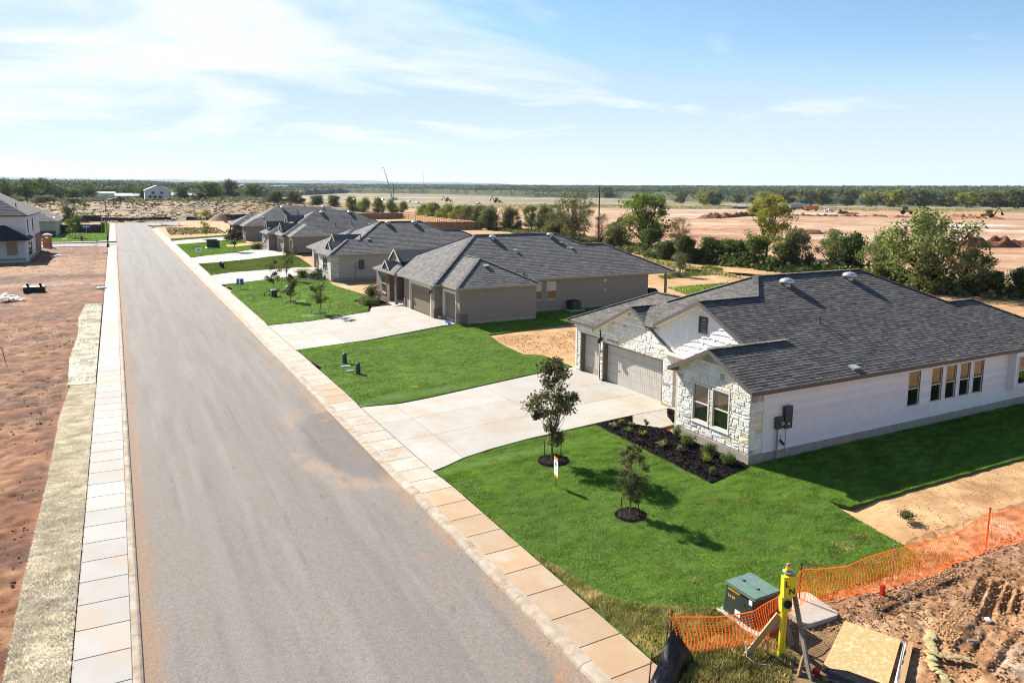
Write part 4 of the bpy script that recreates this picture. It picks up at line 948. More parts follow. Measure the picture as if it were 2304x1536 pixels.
lantern(h1, (22.57, 31.55, 2.75), (-1, 0, 0)); text('2348', (22.55, 31.53, 2.12), 0.15, 'black_ink', (0, -1, 0), (0, 0, 1), h1, 'house_number', 0.006)
fd = MB(); fd.box(20.31, 42.33, 18.95, 22.9, 0.3, 0.862); fd.box(23, 40.2, 22.9, 31.2, 0.3, 0.86); fd.box(23.05, 29, 31.2, 34.3, 0.3, 0.86); fd.build('foundation', 'found', h1)
MB().box(22.4, 24.4, 23.0, 25.8, 0.3, 0.6).build('porch_slab', 'pad', h1)
turbine(h1, 27.95, 24.3, 6.2); turbine(h1, 32.5, 24.4, 6.27); pipev(h1, 27.15, 21.72, 4.9); slantvent(h1, 26.0, 19.15, 3.64)
MB().box(26.6, 29.0, 30.9, 31.0, 3, 3.01).build('flashing', 'deck', h1)
# meter, breaker box and conduits on the side wall
eb = MB(); eb.box(21.98, 22.32, 18.80, 18.94, 1.72, 2.56); eb.box(21.96, 22.34, 18.785, 18.80, 1.70, 2.58); eb.build('breaker_box', 'box_grey', h1); MB().box(22.12, 22.18, 18.775, 18.783, 1.85, 1.93).build('warning_label', 'sign_white', h1)
mt1 = MB(); mt1.box(21.56, 21.92, 18.83, 18.94, 1.72, 2.18); mt1.build('meter_box', 'box_grey', h1); mm_ = MB(); mm_.tube([(21.80, 18.83, 1.95), (21.80, 18.74, 1.95)], [0.09, 0.085], 16); mm_.build('meter', 'steel', h1, smooth=False)
MB().tube([(21.66, 18.87, 1.72), (21.66, 18.87, 0.45)], 0.035, 10).build('conduit', 'conduit', h1); MB().tube([(22.14, 18.9, 1.72), (22.14, 18.9, 0.6)], 0.014, 6).build('conduit', 'conduit', h1)
MB().tube([(21.83, 18.86, 1.5), (21.84, 18.85, 1.3), (21.86, 18.84, 1.26)], 0.008, 5).build('cable', 'black_metal', h1); MB().tube([(21.8, 18.84, 1.27), (21.99, 18.83, 1.08)], 0.045, 8).build('cable_end', 'black_metal', h1)

# ---- a plainer house kind used further along the street
def dutch(root, x, y, z, hw, m, depth, mat):
    """small gablet standing out of a hip, its face towards the street; z is the ridge height"""
    mb = MB(); zb = z-m*hw
    mb.faces([(x, y-hw, zb), (x, y, z), (x, y+hw, zb), (x+depth, y-hw, zb), (x+depth, y, z), (x+depth, y+hw, zb)], [(0,1,4,3), (1,2,5,4), (0,3,5,2)], 0.4)
    g = mb.build('gablet', mat, root)
    MB().prism([(x+0.14, y-hw*0.96, zb-0.3), (x+0.14, y+hw*0.96, zb-0.3), (x+0.14, y+hw*0.96, zb+0.02), (x+0.14, y, z-0.05), (x+0.14, y-hw*0.96, zb+0.02)], (0.04, 0, 0), 0.5).build('gablet_face', 'tan_paint', g)
    b = MB()
    for s_ in (-1, 1): b.bar((x-0.01, y+s_*hw, zb+0.02), (x-0.01, y, z+0.03), 0.05, 0.13)
    b.build('bargeboard', 'trim_cream', g)
def simple_wall(root, a, b, z0, z1_, mat, ops=(), kind=None, e=0.19, **k):
    w_ = Wall(root, a, b, z0, z1_, mat, ops, **k)
    if kind == 'board': w_.siding(e, mat, single=False)
    return w_
h2 = thing('brick_house', 'tan house with brick porch walls and two brown garage doors under a charcoal hip roof', 'house', (22, 50, 0.5))
a1 = hip(21.6, 43.6, 52.5, 65.9, 3.35, 0.5, 'FBNR'); a1.p[1] = (-0.5, 0, 6.7+0.5*36.6)
a2 = hip(22.3, 29.6, 49.75, 58, 3.35, 0.5, 'FBN'); a3 = hip(32, 45.6, 52.5, 62.1, 3.35, 0.5, 'BNR'); a4 = hip(21.35, 30, 61.0, 67.0, 3.35, 0.5, 'FNR')
shingles(h2, [a1, a2, a3, a4], 'roof_b', e=0.24, parts=0)
T, ST = 'fascia_tan', 'soffit_tan'
fasc(h2, a1, 'F', T, ST, rng={'F': (52.5, 61.2)}); fasc(h2, a1, 'N', T, ST, rng={'N': (29.6, 45.6)}); fasc(h2, a2, 'FN', T, ST, rng={'F': (49.75, 52.6)}); fasc(h2, a3, 'B', T, ST); fasc(h2, a4, 'FNR', T, ST, rng={'N': (21.35, 24.5)}); fasc(h2, a2, 'B', T, ST, rng={'B': (49.75, 52.5)}); MB().box(21.6, 22.3, 52.48, 52.51, 3.2, 3.36).build('fascia', T, h2)
caps(h2, [rdg((28.3, 59.2), (36.6, 59.2), 6.7, 6.7), rdg((28.3, 59.2), (21.6, 52.5), 6.7, 3.35), rdg((28.3, 59.2), (23.5, 64), 6.7, 4.3), rdg((36.6, 59.2), (38.5, 57.3), 6.7, 5.75), rdg((38.6, 57.3), (40.8, 57.3), 5.75, 5.75), rdg((40.8, 57.3), (45.6, 52.5), 5.75, 3.35), rdg((25.95, 53.4), (25.95, 56.2), 5.175, 5.175), rdg((25.95, 53.4), (22.3, 49.75), 5.175, 3.35), rdg((25.95, 53.4), (29.6, 49.75), 5.175, 3.35), rdg((24.45, 64.3), (28, 64.3), 4.9, 4.9)], 'roof_b')
dutch(h2, 22.35, 63.8, 5.22, 1.5, 0.66, 4.5, 'roof_b'); dutch(h2, 21.5, 63.8, 4.25, 1.0, 0.72, 2.2, 'roof_b')
wA = simple_wall(h2, (22.7, 50.1), (29.4, 50.1), 0.75, 3.2, 'tan_paint', kind='board'); wA.trim(6.58, 6.7, 0.7, 3.2, 'tan_paint')
wB = simple_wall(h2, (29.4, 52.85), (42.8, 52.85), 0.75, 3.2, 'tan_paint', [(1.1, 2.15, 1.5, 3.0), (2.65, 3.6, 1.5, 3.0)], kind='board')
for o in wB.ops: wB.window(o[0], o[1], o[2], o[3], trimw=0.07, tm='fascia_tan', upper='blind', lower='glass')
simple_wall(h2, (29.4, 50.1), (29.4, 52.9), 0.75, 3.2, 'tan_paint'); simple_wall(h2, (42.8, 52.85), (42.8, 62), 0.6, 3.2, 'tan_paint'); simple_wall(h2, (42.8, 65.4), (22, 65.4), 0.6, 3.2, 'tan_paint')
wC = simple_wall(h2, (22.7, 53.6), (22.7, 50.1), 0.5, 3.2, 'tan_paint', [(0.55, 2.75, 0.5, 2.75)]); wC.garage(0.55, 2.75, 0.5, 2.75, 0.12, 'tan_dark', 'trim_cream', 0.2, 'trim_cream')
wD = simple_wall(h2, (22.1, 60.5), (22.1, 53.6), 0.5, 3.2, 'tan_paint', [(1.55, 6.1, 0.5, 2.8)]); wD.garage(1.55, 6.1, 0.5, 2.8, 0.12, 'tan_dark', 'trim_cream', 0.22, 'trim_cream')
simple_wall(h2, (22.1, 53.6), (22.75, 53.6), 0.5, 3.2, 'tan_paint')
bp = MB(); bp.box(22.02, 22.72, 53.53, 54.1, 0.48, 1.3); bp.build('brick_pier', 'brick', h2); MB().box(22.62, 23.35, 50.03, 50.6, 0.48, 1.3).build('brick_pier', 'brick', h2); MB().box(22.02, 22.3, 60.05, 60.57, 0.48, 1.3).build('brick_pier', 'brick', h2)
MB().box(22.0, 22.75, 53.5, 54.14, 0.3, 0.5).build('plinth', 'found', h2); MB().box(22.6, 23.38, 50.0, 50.64, 0.3, 0.5).build('plinth', 'found', h2)
wE = simple_wall(h2, (21.75, 67.1), (21.75, 63.4), 0.5, 3.2, 'brick', [(1.6, 2.75, 1.2, 2.9)]); wE.window(1.6, 2.75, 1.2, 2.9, tm='fascia_tan', upper='glass', lower='glass')
simple_wall(h2, (21.75, 63.4), (24.6, 63.4), 0.5, 3.2, 'brick'); simple_wall(h2, (24.6, 63.4), (24.6, 60.5), 0.5, 3.2, 'brick'); simple_wall(h2, (24.6, 60.5), (22.1, 60.5), 0.5, 3.2, 'tan_paint'); MB().box(21.6, 24.6, 60.5, 63.4, 3.14, 3.2).build('porch_ceiling', 'soffit_tan', h2)
MB().box(21.66, 21.84, 61.55, 61.73, 0.6, 3.1).box(21.62, 21.88, 61.5, 61.78, 3.02, 3.14).box(21.62, 21.88, 61.5, 61.78, 0.55, 0.7).build('porch_post', 'tan_paint', h2)
MB().box(21.3, 24.5, 60.6, 63.4, 0.3, 0.58).build('porch_slab', 'pad', h2); MB().box(44.9, 45.08, 52.9, 53.08, 0.45, 3.2).build('patio_post', 'tan_paint', h2); MB().box(42.8, 45.4, 52.7, 61.9, 3.15, 3.2).build('patio_ceiling', 'soffit_tan', h2)
fd = MB(); fd.box(22.72, 29.38, 50.13, 53, 0.3, 0.76); fd.box(22.3, 42.8, 52.88, 65.3, 0.3, 0.755); fd.build('foundation', 'found', h2); MB().box(42.8, 45.4, 52.9, 61.9, 0.3, 0.54).build('patio_slab', 'pad', h2)
lantern(h2, (22.07, 54.02, 2.6), (-1, 0, 0)); turbine(h2, 29.75, 58.5, 6.35); turbine(h2, 35.8, 58.6, 6.4); slantvent(h2, 31.0, 56.6, 5.5, s=0.8); slantvent(h2, 36.3, 57.6, 5.95, s=0.8); slantvent(h2, 36.9, 56.7, 5.5, s=0.8); slantvent(h2, 26.0, 52.4, 4.72, s=1.1); pipev(h2, 30.0, 53.3, 3.8, 0.25)
MB().box(38.0, 38.12, 52.78, 52.84, 1.9, 2.05).build('outlet_box', 'sign_white', h2); MB().box(37.9, 38.1, 52.76, 52.84, 2.75, 2.95).build('floodlight', 'trim_cream', h2)

h3 = thing('cream_stone_house', 'light tan house with pale stone front corner and grey meter box on its side', 'house', (21, 81, 0.5))
b1 = hip(22.0, 42.5, 81.07, 94.6, 3.42, 0.5, 'FBNR'); b1.p[0] = (0.5, 0, 6.8-0.5*29.0); b1.p[1] = (-0.5, 0, 6.8+0.5*34.3); b3 = hip(30, 43.3, 81.07, 90.3, 3.42, 0.5, 'BNR'); b2 = hip(20.8, 28, 81.07, 87.1, 3.42, 0.5, 'FNR'); b4 = hip(21.6, 29, 86.0, 95.5, 3.42, 0.5, 'FNR'); 
shingles(h3, [b1, b2, b3, b4], 'roof_b', e=0.3, tw=(0.4, 0.9)); 
fasc(h3, b2, 'FN', T, ST, rng={'N': (20.8, 43.3)}); fasc(h3, b4, 'F', T, ST, rng={'F': (87.1, 95.5)}); fasc(h3, b3, 'B', T, ST)
caps(h3, [rdg((29, 87.83), (34.3, 87.83), 6.8, 6.8), rdg((29, 87.83), (25, 83.83), 6.8, 4.8), rdg((34.3, 87.83), (36.5, 85.68), 6.8, 5.72), rdg((36.5, 85.68), (38.7, 85.68), 5.73, 5.73), rdg((38.7, 85.68), (43.3, 81.07), 5.73, 3.42), rdg((23.8, 84.08), (20.8, 81.07), 4.92, 3.42)], 'roof_b')
dutch(h3, 21.5, 84.1, 4.75, 1.35, 0.68, 4.0, 'roof_b'); dutch(h3, 22.6, 86.3, 5.4, 1.2, 0.75, 4, 'roof_b')
w_ = simple_wall(h3, (21.1, 81.42), (41, 81.42), 0.8, 3.3, 'cream_wall', kind='board'); w_.ops = []; acc = []; w_.stones(0, 0.9, 0.8, 3.3, acc=acc, seed=5)
w_ = Wall(h3, (21.1, 86.8), (21.1, 81.42), 0.5, 3.3, 'mortar', [(2.0, 3.9, 1.4, 2.98)]); w_.stones(0, 5.38, 0.6, 3.28, acc=acc, seed=6, ops=[(1.9, 4.0, 1.28, 3.08)]); w_.window(2.0, 2.9, 1.4, 2.98, tm='fascia_tan', upper='glass', lower='glass'); w_.window(3.0, 3.9, 1.4, 2.98, tm='fascia_tan', upper='glass', lower='glass'); flush(acc, h3, 160)
simple_wall(h3, (22.3, 95.2), (22.3, 86.8), 0.5, 3.3, 'cream_wall', [(1.0, 5.8, 0.5, 2.7)]).garage(1.0, 5.8, 0.5, 2.7, 0.12, 'tan_dark', 'trim_cream', 0.2, 'trim_cream'); simple_wall(h3, (41, 94.3), (22.3, 94.3), 0.5, 3.3, 'cream_wall'); simple_wall(h3, (41, 81.42), (41, 94.3), 0.5, 3.3, 'cream_wall')
MB().box(21.15, 41, 81.45, 94.2, 0.3, 0.82).build('foundation', 'found', h3); turbine(h3, 29.8, 87.2, 6.5, 1.1); turbine(h3, 33.3, 87.2, 6.5, 1.1); pipev(h3, 25.4, 84.2, 4.95, 0.5, 1.3); slantvent(h3, 26.3, 84.1, 4.95)
MB().box(24.35, 24.9, 81.2, 81.4, 1.7, 2.75).build('breaker_box', 'box_grey', h3); MB().box(23.8, 24.25, 81.25, 81.4, 1.85, 2.3).build('meter_box', 'conduit', h3); MB().tube([(23.9, 81.3, 1.85), (23.9, 81.3, 0.5)], 0.04, 6).build('conduit', 'conduit', h3)

h4 = thing('grey_brick_house', 'tan house with grey brick piers, small front gablets and a bright hip over the garage', 'house', (24, 119, 0.5))
c1 = hip(23.9, 46, 121.3, 134.9, 3.4, 0.55, 'FBNR'); c1.p[1] = (-0.55, 0, 7.14+0.55*37.0); c2 = hip(24.4, 31.2, 118.2, 127, 3.35, 0.5, 'FBN'); c3 = hip(22.4, 30, 127.5, 134.5, 3.35, 0.5, 'FNR'); c4 = hip(23.6, 30, 121.3, 129.5, 3.35, 0.5, 'FNR'); c5 = hip(34, 44.5, 121.3, 129.5, 3.4, 0.55, 'BNR')
shingles(h4, [c1, c2, c3, c4, c5], 'roof_b', e=0.4, tw=(0.6, 1.4))
fasc(h4, c2, 'FN', T, ST, rng={'F': (118.2, 121.4)}); fasc(h4, c3, 'FN', T, ST, rng={'N': (22.4, 24)}); fasc(h4, c4, 'F', T, ST); fasc(h4, c1, 'N', T, ST, rng={'N': (31.2, 44.5)})
dutch(h4, 22.9, 131.0, 5.3, 1.2, 0.9, 3, 'roof_b'); dutch(h4, 24.0, 124.6, 5.2, 1.25, 0.9, 3, 'roof_b'); dutch(h4, 25.6, 127.4, 6.4, 1.2, 0.9, 3, 'roof_b')
simple_wall(h4, (24.75, 118.55), (30.9, 118.55), 0.7, 3.2, 'tan_paint'); simple_wall(h4, (24.75, 121.6), (24.75, 118.55), 0.5, 3.2, 'tan_paint', [(0.4, 2.6, 0.5, 2.7)]).garage(0.4, 2.6, 0.5, 2.7, 0.1, 'tan_dark', 'trim_cream', 0.2, 'trim_cream', ribs=False)
simple_wall(h4, (24.0, 127.5), (24.0, 121.6), 0.5, 3.2, 'tan_paint', [(0.8, 5.2, 0.5, 2.7)]).garage(0.8, 5.2, 0.5, 2.7, 0.1, 'garage_cream', 'trim_cream', 0.2, 'trim_cream', ribs=False); simple_wall(h4, (24, 121.6), (24.8, 121.6), 0.5, 3.2, 'tan_paint')
MB().box(23.9, 24.9, 121.5, 122.2, 0.4, 1.6).build('brick_pier', 'brick_grey', h4); MB().box(24.65, 25.4, 118.45, 119.3, 0.4, 1.7).build('brick_pier', 'brick_grey', h4)
simple_wall(h4, (22.75, 134.2), (22.75, 128), 0.5, 3.2, 'stone_grey', [(1.5, 2.7, 1.2, 2.9), (3.2, 4.4, 1.2, 2.9)]).window(1.5, 2.7, 1.2, 2.9, tm='white_paint', upper='glass', lower='glass'); simple_wall(h4, (22.75, 128), (27, 128), 0.5, 3.2, 'brick_grey'); simple_wall(h4, (27, 128), (27, 127.4), 0.5, 3.2, 'tan_paint')
simple_wall(h4, (30.9, 121.65), (43, 121.65), 0.5, 3.2, 'tan_paint'); MB().box(24.1, 43, 121.8, 134, 0.3, 3.2).build('inner_wall', 'tan_paint', h4)
turbine(h4, 31.7, 127.4, 6.7, 1.3); turbine(h4, 36.6, 127.4, 6.7, 1.3); slantvent(h4, 34.3, 126.4, 6.1); pipev(h4, 33, 123.8, 4.8, 0.5, 1.5); pipev(h4, 36, 124.2, 5.0, 0.5, 1.5); slantvent(h4, 39, 124.0, 4.9)
MB().box(23.0, 24.0, 124, 134, 0.3, 0.5).build('foundation', 'found', h4)

h5 = thing('dark_brick_house', 'far tan house with dark brick front walls and low front hips at the last lot', 'house', (23, 155, 0.5))
d1 = hip(23.3, 52, 155.0, 169.5, 3.45, 0.5, 'FBNR'); d1.p[0] = (0.5, 0, 7.12-0.5*30.5); d1.p[1] = (-0.5, 0, 7.12+0.5*42); d2 = hip(22.7, 30, 154.6, 160, 3.45, 0.5, 'FNR'); d3 = hip(21.6, 28, 162, 170, 3.45, 0.5, 'FNR'); d4 = hip(27, 36, 166, 176, 3.6, 0.7, 'FBNR')
shingles(h5, [d1, d2, d3, d4], 'roof_b', e=0.45, tw=(0.7, 1.6)); fasc(h5, d2, 'FN', T, ST, rng={'N': (22.7, 48)}); fasc(h5, d3, 'FN', T, ST, rng={'N': (21.6, 23.3)})
simple_wall(h5, (23.1, 155.0), (48, 155.0), 0.5, 3.3, 'tan_paint'); simple_wall(h5, (23.1, 159.5), (23.1, 155.0), 0.5, 3.3, 'brick_dark', [(1.6, 2.6, 1.2, 2.9)]).window(1.6, 2.6, 1.2, 2.9, tm='white_paint'); simple_wall(h5, (23.7, 162.4), (23.7, 159.5), 0.5, 3.3, 'tan_paint'); simple_wall(h5, (22.0, 169.5), (22.0, 162.4), 0.5, 3.3, 'brick_dark', [(1, 4, 0.5, 2.7)]); simple_wall(h5, (22.0, 162.4), (23.8, 162.4), 0.5, 3.3, 'brick_dark'); MB().box(24, 48, 155.3, 169, 0.3, 3.3).build('inner_wall', 'tan_paint', h5)
turbine(h5, 31.8, 161.3, 6.9, 1.5); turbine(h5, 40.5, 161.3, 6.9, 1.5); slantvent(h5, 27.0, 158.0, 5.2, s=1.3); pipev(h5, 34.5, 159.6, 5.9, 0.6, 1.6)

# ---- houses on the left
hl = thing('two_storey_house', 'unfinished white two storey house with a dark porch roof and film taped over its windows', 'house', (-12.4, 127, 0.15))
e1 = hip(-28, -11.2, 126.7, 149.2, 6.75, 0.62, 'FBNR'); e1.p[0] = (0.62, 0, 6.75+0.62*28)
shingles(hl, [e1], 'roof_grey', e=0.4, tw=(0.6, 1.2)); fasc(hl, e1, 'BN', 'brown_vent', 'soffit_tan')
wl = Wall(hl, (-24, 127.1), (-11.6, 127.1), 0.5, 6.65, 'stucco', [(0.8, 2.4, 3.8, 5.4), (7.0, 8.6, 1.2, 3.0), (9.9, 11.1, 1.0, 2.9)], name='front_wall')
for a, b, lo, hi in wl.ops: MB().prism([wl.at(a-0.06, lo, 0.02), wl.at(b+0.06, lo, 0.02), wl.at(b+0.06, hi, 0.02), wl.at(a-0.06, hi, 0.02)], -wl.n*0.06).build('window_film', 'window_film', hl)
ws = Wall(hl, (-11.6, 127.1), (-11.6, 148.8), 0.5, 6.65, 'stucco', [(2.2, 3.2, 4.2, 6.0), (9.5, 10.6, 4.2, 6.0), (1.5, 3.6, 0.9, 2.6), (3.9, 6.2, 0.9, 2.6)], name='side_wall')
for a, b, lo, hi in ws.ops: ws.window(a, b, lo, hi, tm='brown_vent', sm='brown_vent', upper='glass', lower='glass')
Wall(hl, (-11.6, 148.8), (-24, 148.8), 0.5, 6.65, 'stucco', name='rear_wall'); MB().box(-11.62, -11.52, 140, 148.7, 0.4, 3.3).build('unpainted_cladding', 'red_brown', hl)
e2 = hip(-20.5, -11.0, 124.0, 131, 3.4, 0.62, 'FBN'); shingles(hl, [e2], 'dark_roof', e=0.4, tw=(0.6, 1.2), name='porch_roof'); fasc(hl, e2, 'BN', 'dark', 'soffit_tan', rng={'B': (124.0, 127.1)})
for x in (-19.8, -15.6, -11.5): MB().box(x-0.15, x+0.15, 124.3, 124.6, 0.3, 3.3).build('porch_post', 'stucco', hl)
MB().box(-24.05, -11.55, 127.05, 148.85, 0.0, 0.52).build('foundation', 'found', hl); MB().box(-20.3, -11.3, 124.1, 127.0, 0.1, 0.45).build('porch_slab', 'pad', hl)
pipev(hl, -13.0, 131, 7.6, 0.9, 2)
hm = thing('corner_house', 'low cream house with pale grey roof and dark brick skirt beyond the side street', 'house', (-12, 189, 0.15))
f1 = hip(-27.5, -11.3, 188.8, 214, 3.6, 0.5, 'FBNR'); shingles(hm, [f1], 'roof_grey', e=0.5, tw=(0.8, 1.6)); fasc(hm, f1, 'BN', T, ST)
wm = Wall(hm, (-27, 189.2), (-11.8, 189.2), 1.5, 3.5, 'cream_wall', [(7.6, 9.4, 1.7, 3.2)]); wm.window(7.6, 9.4, 1.7, 3.2, tm='trim_cream', upper='glass', lower='glass'); Wall(hm, (-27, 189.17), (-11.8, 189.17), 0.1, 1.5, 'brick_dark'); Wall(hm, (-11.8, 189.2), (-11.8, 213.6), 0.1, 3.5, 'cream_wall'); pipev(hm, -14, 193, 4.6, 0.8, 2); slantvent(hm, -12.6, 197, 4.2, s=2); MB().box(-26.9, -12, 189.4, 213, 0.1, 3.4).build('inner_wall', 'cream_wall', hm)

# ------------------------------------------------------------------ worked ground: lot on the left, dug-over lot in front on the right
xs = np.concatenate([np.arange(-60, -12, 0.6), np.arange(-12, -1.34, 0.12)]); ys = np.concatenate([np.arange(4, 60, 0.12), np.arange(60, 154.9, 0.3)])
X, Y = np.meshgrid(xs, ys)
w1 = fbm(X/5, Y/5, 301); cur = X+2.5*np.sin(Y/11)+3*w1
track = np.exp(-((np.mod(cur, 2.6)-1.3)/0.28)**2)*ss(fbm(X/7, Y/7, 311), 0.42, 0.6)
tread = (np.sin(Y*5.5+2*np.sin(X*1.7))*0.5+0.5)*np.exp(-((X+7+1.5*np.sin(Y/8))/2.6)**2)*ss(Y, 92, 97)*(1-ss(Y, 128, 136))
cl_ = fbm(X/0.45, Y/0.45, 321, 4); big_ = fbm(X/6, Y/3, 331, 3)
Z = 0.13+0.22*(cl_-0.5)+0.16*(big_-0.5)-0.07*track+0.07*tread
Z += 0.10*ell(X, Y, -12, 93, 12, 2.2)-0.08*ell(X, Y, -9, 101, 10, 3)
Z = Z*ss(-1.36-X, 0, 0.3)+0.05*(1-ss(-1.36-X, 0, 0.3)); Z = np.where(X < -2.9, Z, np.minimum(Z, 0.12))
col = np.empty(X.shape+(3,)); col[...] = (0.265, 0.103, 0.038)
col = mixc(col, (0.125,0.048,0.021), ss(fbm(X/2.2, Y/1.5, 341, 6, 0.62), 0.47, 0.6)*0.9); col = mixc(col, (0.38,0.195,0.088), ss(fbm(X/2.0+5, Y/1.6, 351, 6, 0.62), 0.52, 0.64)*0.85)
col = mixc(col, (0.47,0.29,0.16), np.clip(track*0.55+tread*0.9, 0, 1)); col = mixc(col, (0.11,0.045,0.027), ell(X, Y, -10, 101, 11, 4.5)*0.8); col = mixc(col, (0.44,0.32,0.25), ell(X, Y, -9, 93, 10, 1.6)*0.7)
col = mixc(col, (0.46,0.28,0.14), ss(Y, 104, 108)*(1-ss(Y, 122, 128))*0.45); col = mixc(col, (0.16,0.07,0.04), ss(fbm(X/0.6, Y/0.6, 361), 0.6, 0.75)*0.7); col = mixc(col, (0.40,0.23,0.12), ss(fbm(X/1.1, Y/1.1, 371), 0.64, 0.78)*0.6)
col = mixc(col, (0.14,0.06,0.035), ell(X, Y, -5.2, 19, 1.4, 5, 0, 0.8)*0.5); col = mixc(col, (0.15,0.065,0.037), (1-ss(np.abs(X+3.3+0.3*np.sin(Y)), 0.1, 0.7))*0.5*ss(fbm(X, Y/3, 7), 0.4, 0.6))
gridmesh('dirt_lot', X, Y, Z, 'lot_dirt', col, kind='structure')
xs = np.concatenate([np.arange(10.12, 24, 0.055), np.arange(24, 62, 0.4)]); ys = np.concatenate([np.arange(0, 6, 0.4), np.arange(6, 12.6, 0.055)])
X, Y = np.meshgrid(xs, ys); cl_ = fbm(X/0.16, Y/0.16, 401, 4); c2_ = fbm(X/0.6, Y/0.6, 411, 3); msk = ss(X, 13.3, 15.2)
f_ = fbm(X/0.07, Y/0.07, 402, 3); Z = zt(X, Y)+0.012*(1-msk)*(cl_-0.5)+msk*(0.10*(cl_-0.5)+0.05*(f_-0.5)+0.07*(c2_-0.5))
def rutline(X, Y, a, b, w, dep, seed):
    a = np.array(a); b = np.array(b); d = b-a; l = np.hypot(*d); d = d/l; u = (X-a[0])*d[0]+(Y-a[1])*d[1]; v = -(X-a[0])*d[1]+(Y-a[1])*d[0]+0.10*(fbm(u/0.8, u*0, seed)-0.5)
    g = ss(u, -0.2, 0.15)*(1-ss(u, l-0.3, l+0.2)); return g*(-dep*np.exp(-(v/w)**2)+dep*0.22*np.exp(-((np.abs(v)-w*2.0)/(w*0.7))**2)), g*np.exp(-(v/(w*1.1))**2)
dark_ = np.zeros_like(X)
for a, b, w_, dp, sd in (((19.75, 10.2), (17.9, 9.45), 0.085, 0.20, 1), ((19.95, 9.95), (18.0, 9.2), 0.09, 0.22, 2), ((19.95, 9.66), (18.6, 9.15), 0.07, 0.15, 3), ((20.1, 9.45), (18.9, 9.0), 0.06, 0.12, 4), ((17.6, 8.9), (16.2, 8.5), 0.05, 0.08, 5), ((18.2, 8.5), (16.0, 8.0), 0.06, 0.08, 6)):
    dz_, dk = rutline(X, Y, a, b, w_, dp, sd); Z += dz_; dark_ = np.maximum(dark_, dk)
Z += 0.13*ell(X, Y, 17.2, 9.35, 1.2, 0.35, 0.3)*fbm(X/0.06, Y/0.06, 77, 4)+0.10*ell(X, Y, 17.7, 10.75, 1.6, 0.3, 0.02)*ss(fbm(X/0.12, Y/0.12, 78, 4), 0.3, 0.7)
Z = np.where(Y > 12.2, Z-0.1*ss(Y, 12.2, 12.45)*(X < 20), Z); Z += -0.02
edge_ = ss(X, 10.12, 10.5); Z = Z*edge_+(zt(X, Y)-0.05)*(1-edge_)
col = np.empty(X.shape+(3,)); col[...] = (0.56, 0.31, 0.145)
col = mixc(col, (0.42,0.215,0.09), ss(fbm(X/0.9, Y/0.7, 421), 0.48, 0.66)); col = mixc(col, (0.66,0.44,0.26), ss(fbm(X/0.7+3, Y/0.7, 431), 0.55, 0.72)*0.8); col = mixc(col, (0.52,0.34,0.22), ss(X-Y*0.4, 10.6, 12)*(1-ss(np.abs(Y-10.95), 0.2, 0.6))*0.6)
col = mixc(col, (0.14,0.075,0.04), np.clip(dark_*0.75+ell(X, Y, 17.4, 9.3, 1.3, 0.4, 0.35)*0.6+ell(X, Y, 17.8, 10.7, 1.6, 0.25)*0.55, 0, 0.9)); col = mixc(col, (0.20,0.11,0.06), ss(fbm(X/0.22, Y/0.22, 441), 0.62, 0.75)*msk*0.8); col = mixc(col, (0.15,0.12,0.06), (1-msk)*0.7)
col = mixc(col, (0.55,0.44,0.34), ell(X, Y, 17.5, 7.9, 1.6, 0.5)*0.6)
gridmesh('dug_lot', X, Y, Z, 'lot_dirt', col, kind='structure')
def scatter(name, n_, poly, mat, smin, smax, zoff=0.0, parent=None, squash=0.7):
    xs_ = [p[0] for p in poly]; ys_ = [p[1] for p in poly]; px_ = np.random.uniform(min(xs_), max(xs_), n_); py_ = np.random.uniform(min(ys_), max(ys_), n_); kp = inpoly(px_, py_, poly); px_ = px_[kp]; py_ = py_[kp]; n2_ = len(px_)
    t = (1+5**0.5)/2; iv = np.array([(1,0,0),(-1,0,0),(0,1,0),(0,-1,0),(0,0,1),(0,0,-1)], float); fc = np.array([(0,2,4),(2,1,4),(1,3,4),(3,0,4),(2,0,5),(1,2,5),(3,1,5),(0,3,5)])
    s_ = smin+(smax-smin)*np.random.rand(n2_)**3; V = iv[None]*s_[:, None, None]*np.random.uniform(0.55, 1.3, (n2_, 6, 3)); V[..., 2] *= squash; a = np.random.rand(n2_)*6.3; c, s__ = np.cos(a)[:, None], np.sin(a)[:, None]
    vx = V[..., 0]*c-V[..., 1]*s__; vy = V[..., 0]*s__+V[..., 1]*c; V = np.stack([vx+px_[:, None], vy+py_[:, None], V[..., 2]+(zt(px_, py_)+zoff)[:, None]], -1)
    return npmesh(name, V.reshape(-1, 3), 3, mat, rnd=np.repeat(np.random.rand(n2_), 8), faces=(fc[None]+6*np.arange(n2_)[:, None, None]).reshape(-1, 3), parent=parent, kind='stuff')
scatter('clods', 9000, [(13.6,11.3),(24,11.4),(24,6.5),(13.2,6.5),(15.6,9.4)], 'clod', 0.010, 0.055, -0.005); scatter('clods', 3500, [(16.2,8.9),(18.2,9.4),(18.3,9.9),(16.6,9.6)], 'clod', 0.015, 0.07, 0.03); scatter('clods', 2500, [(16.2,10.6),(19.3,10.6),(19.5,10.95),(16.2,11.0)], 'clod', 0.015, 0.06, 0.03); scatter('stones', 900, [(13.6,11.3),(24,11.4),(24,6.5),(13.2,6.5)], 'limestone', 0.008, 0.03, 0.0)
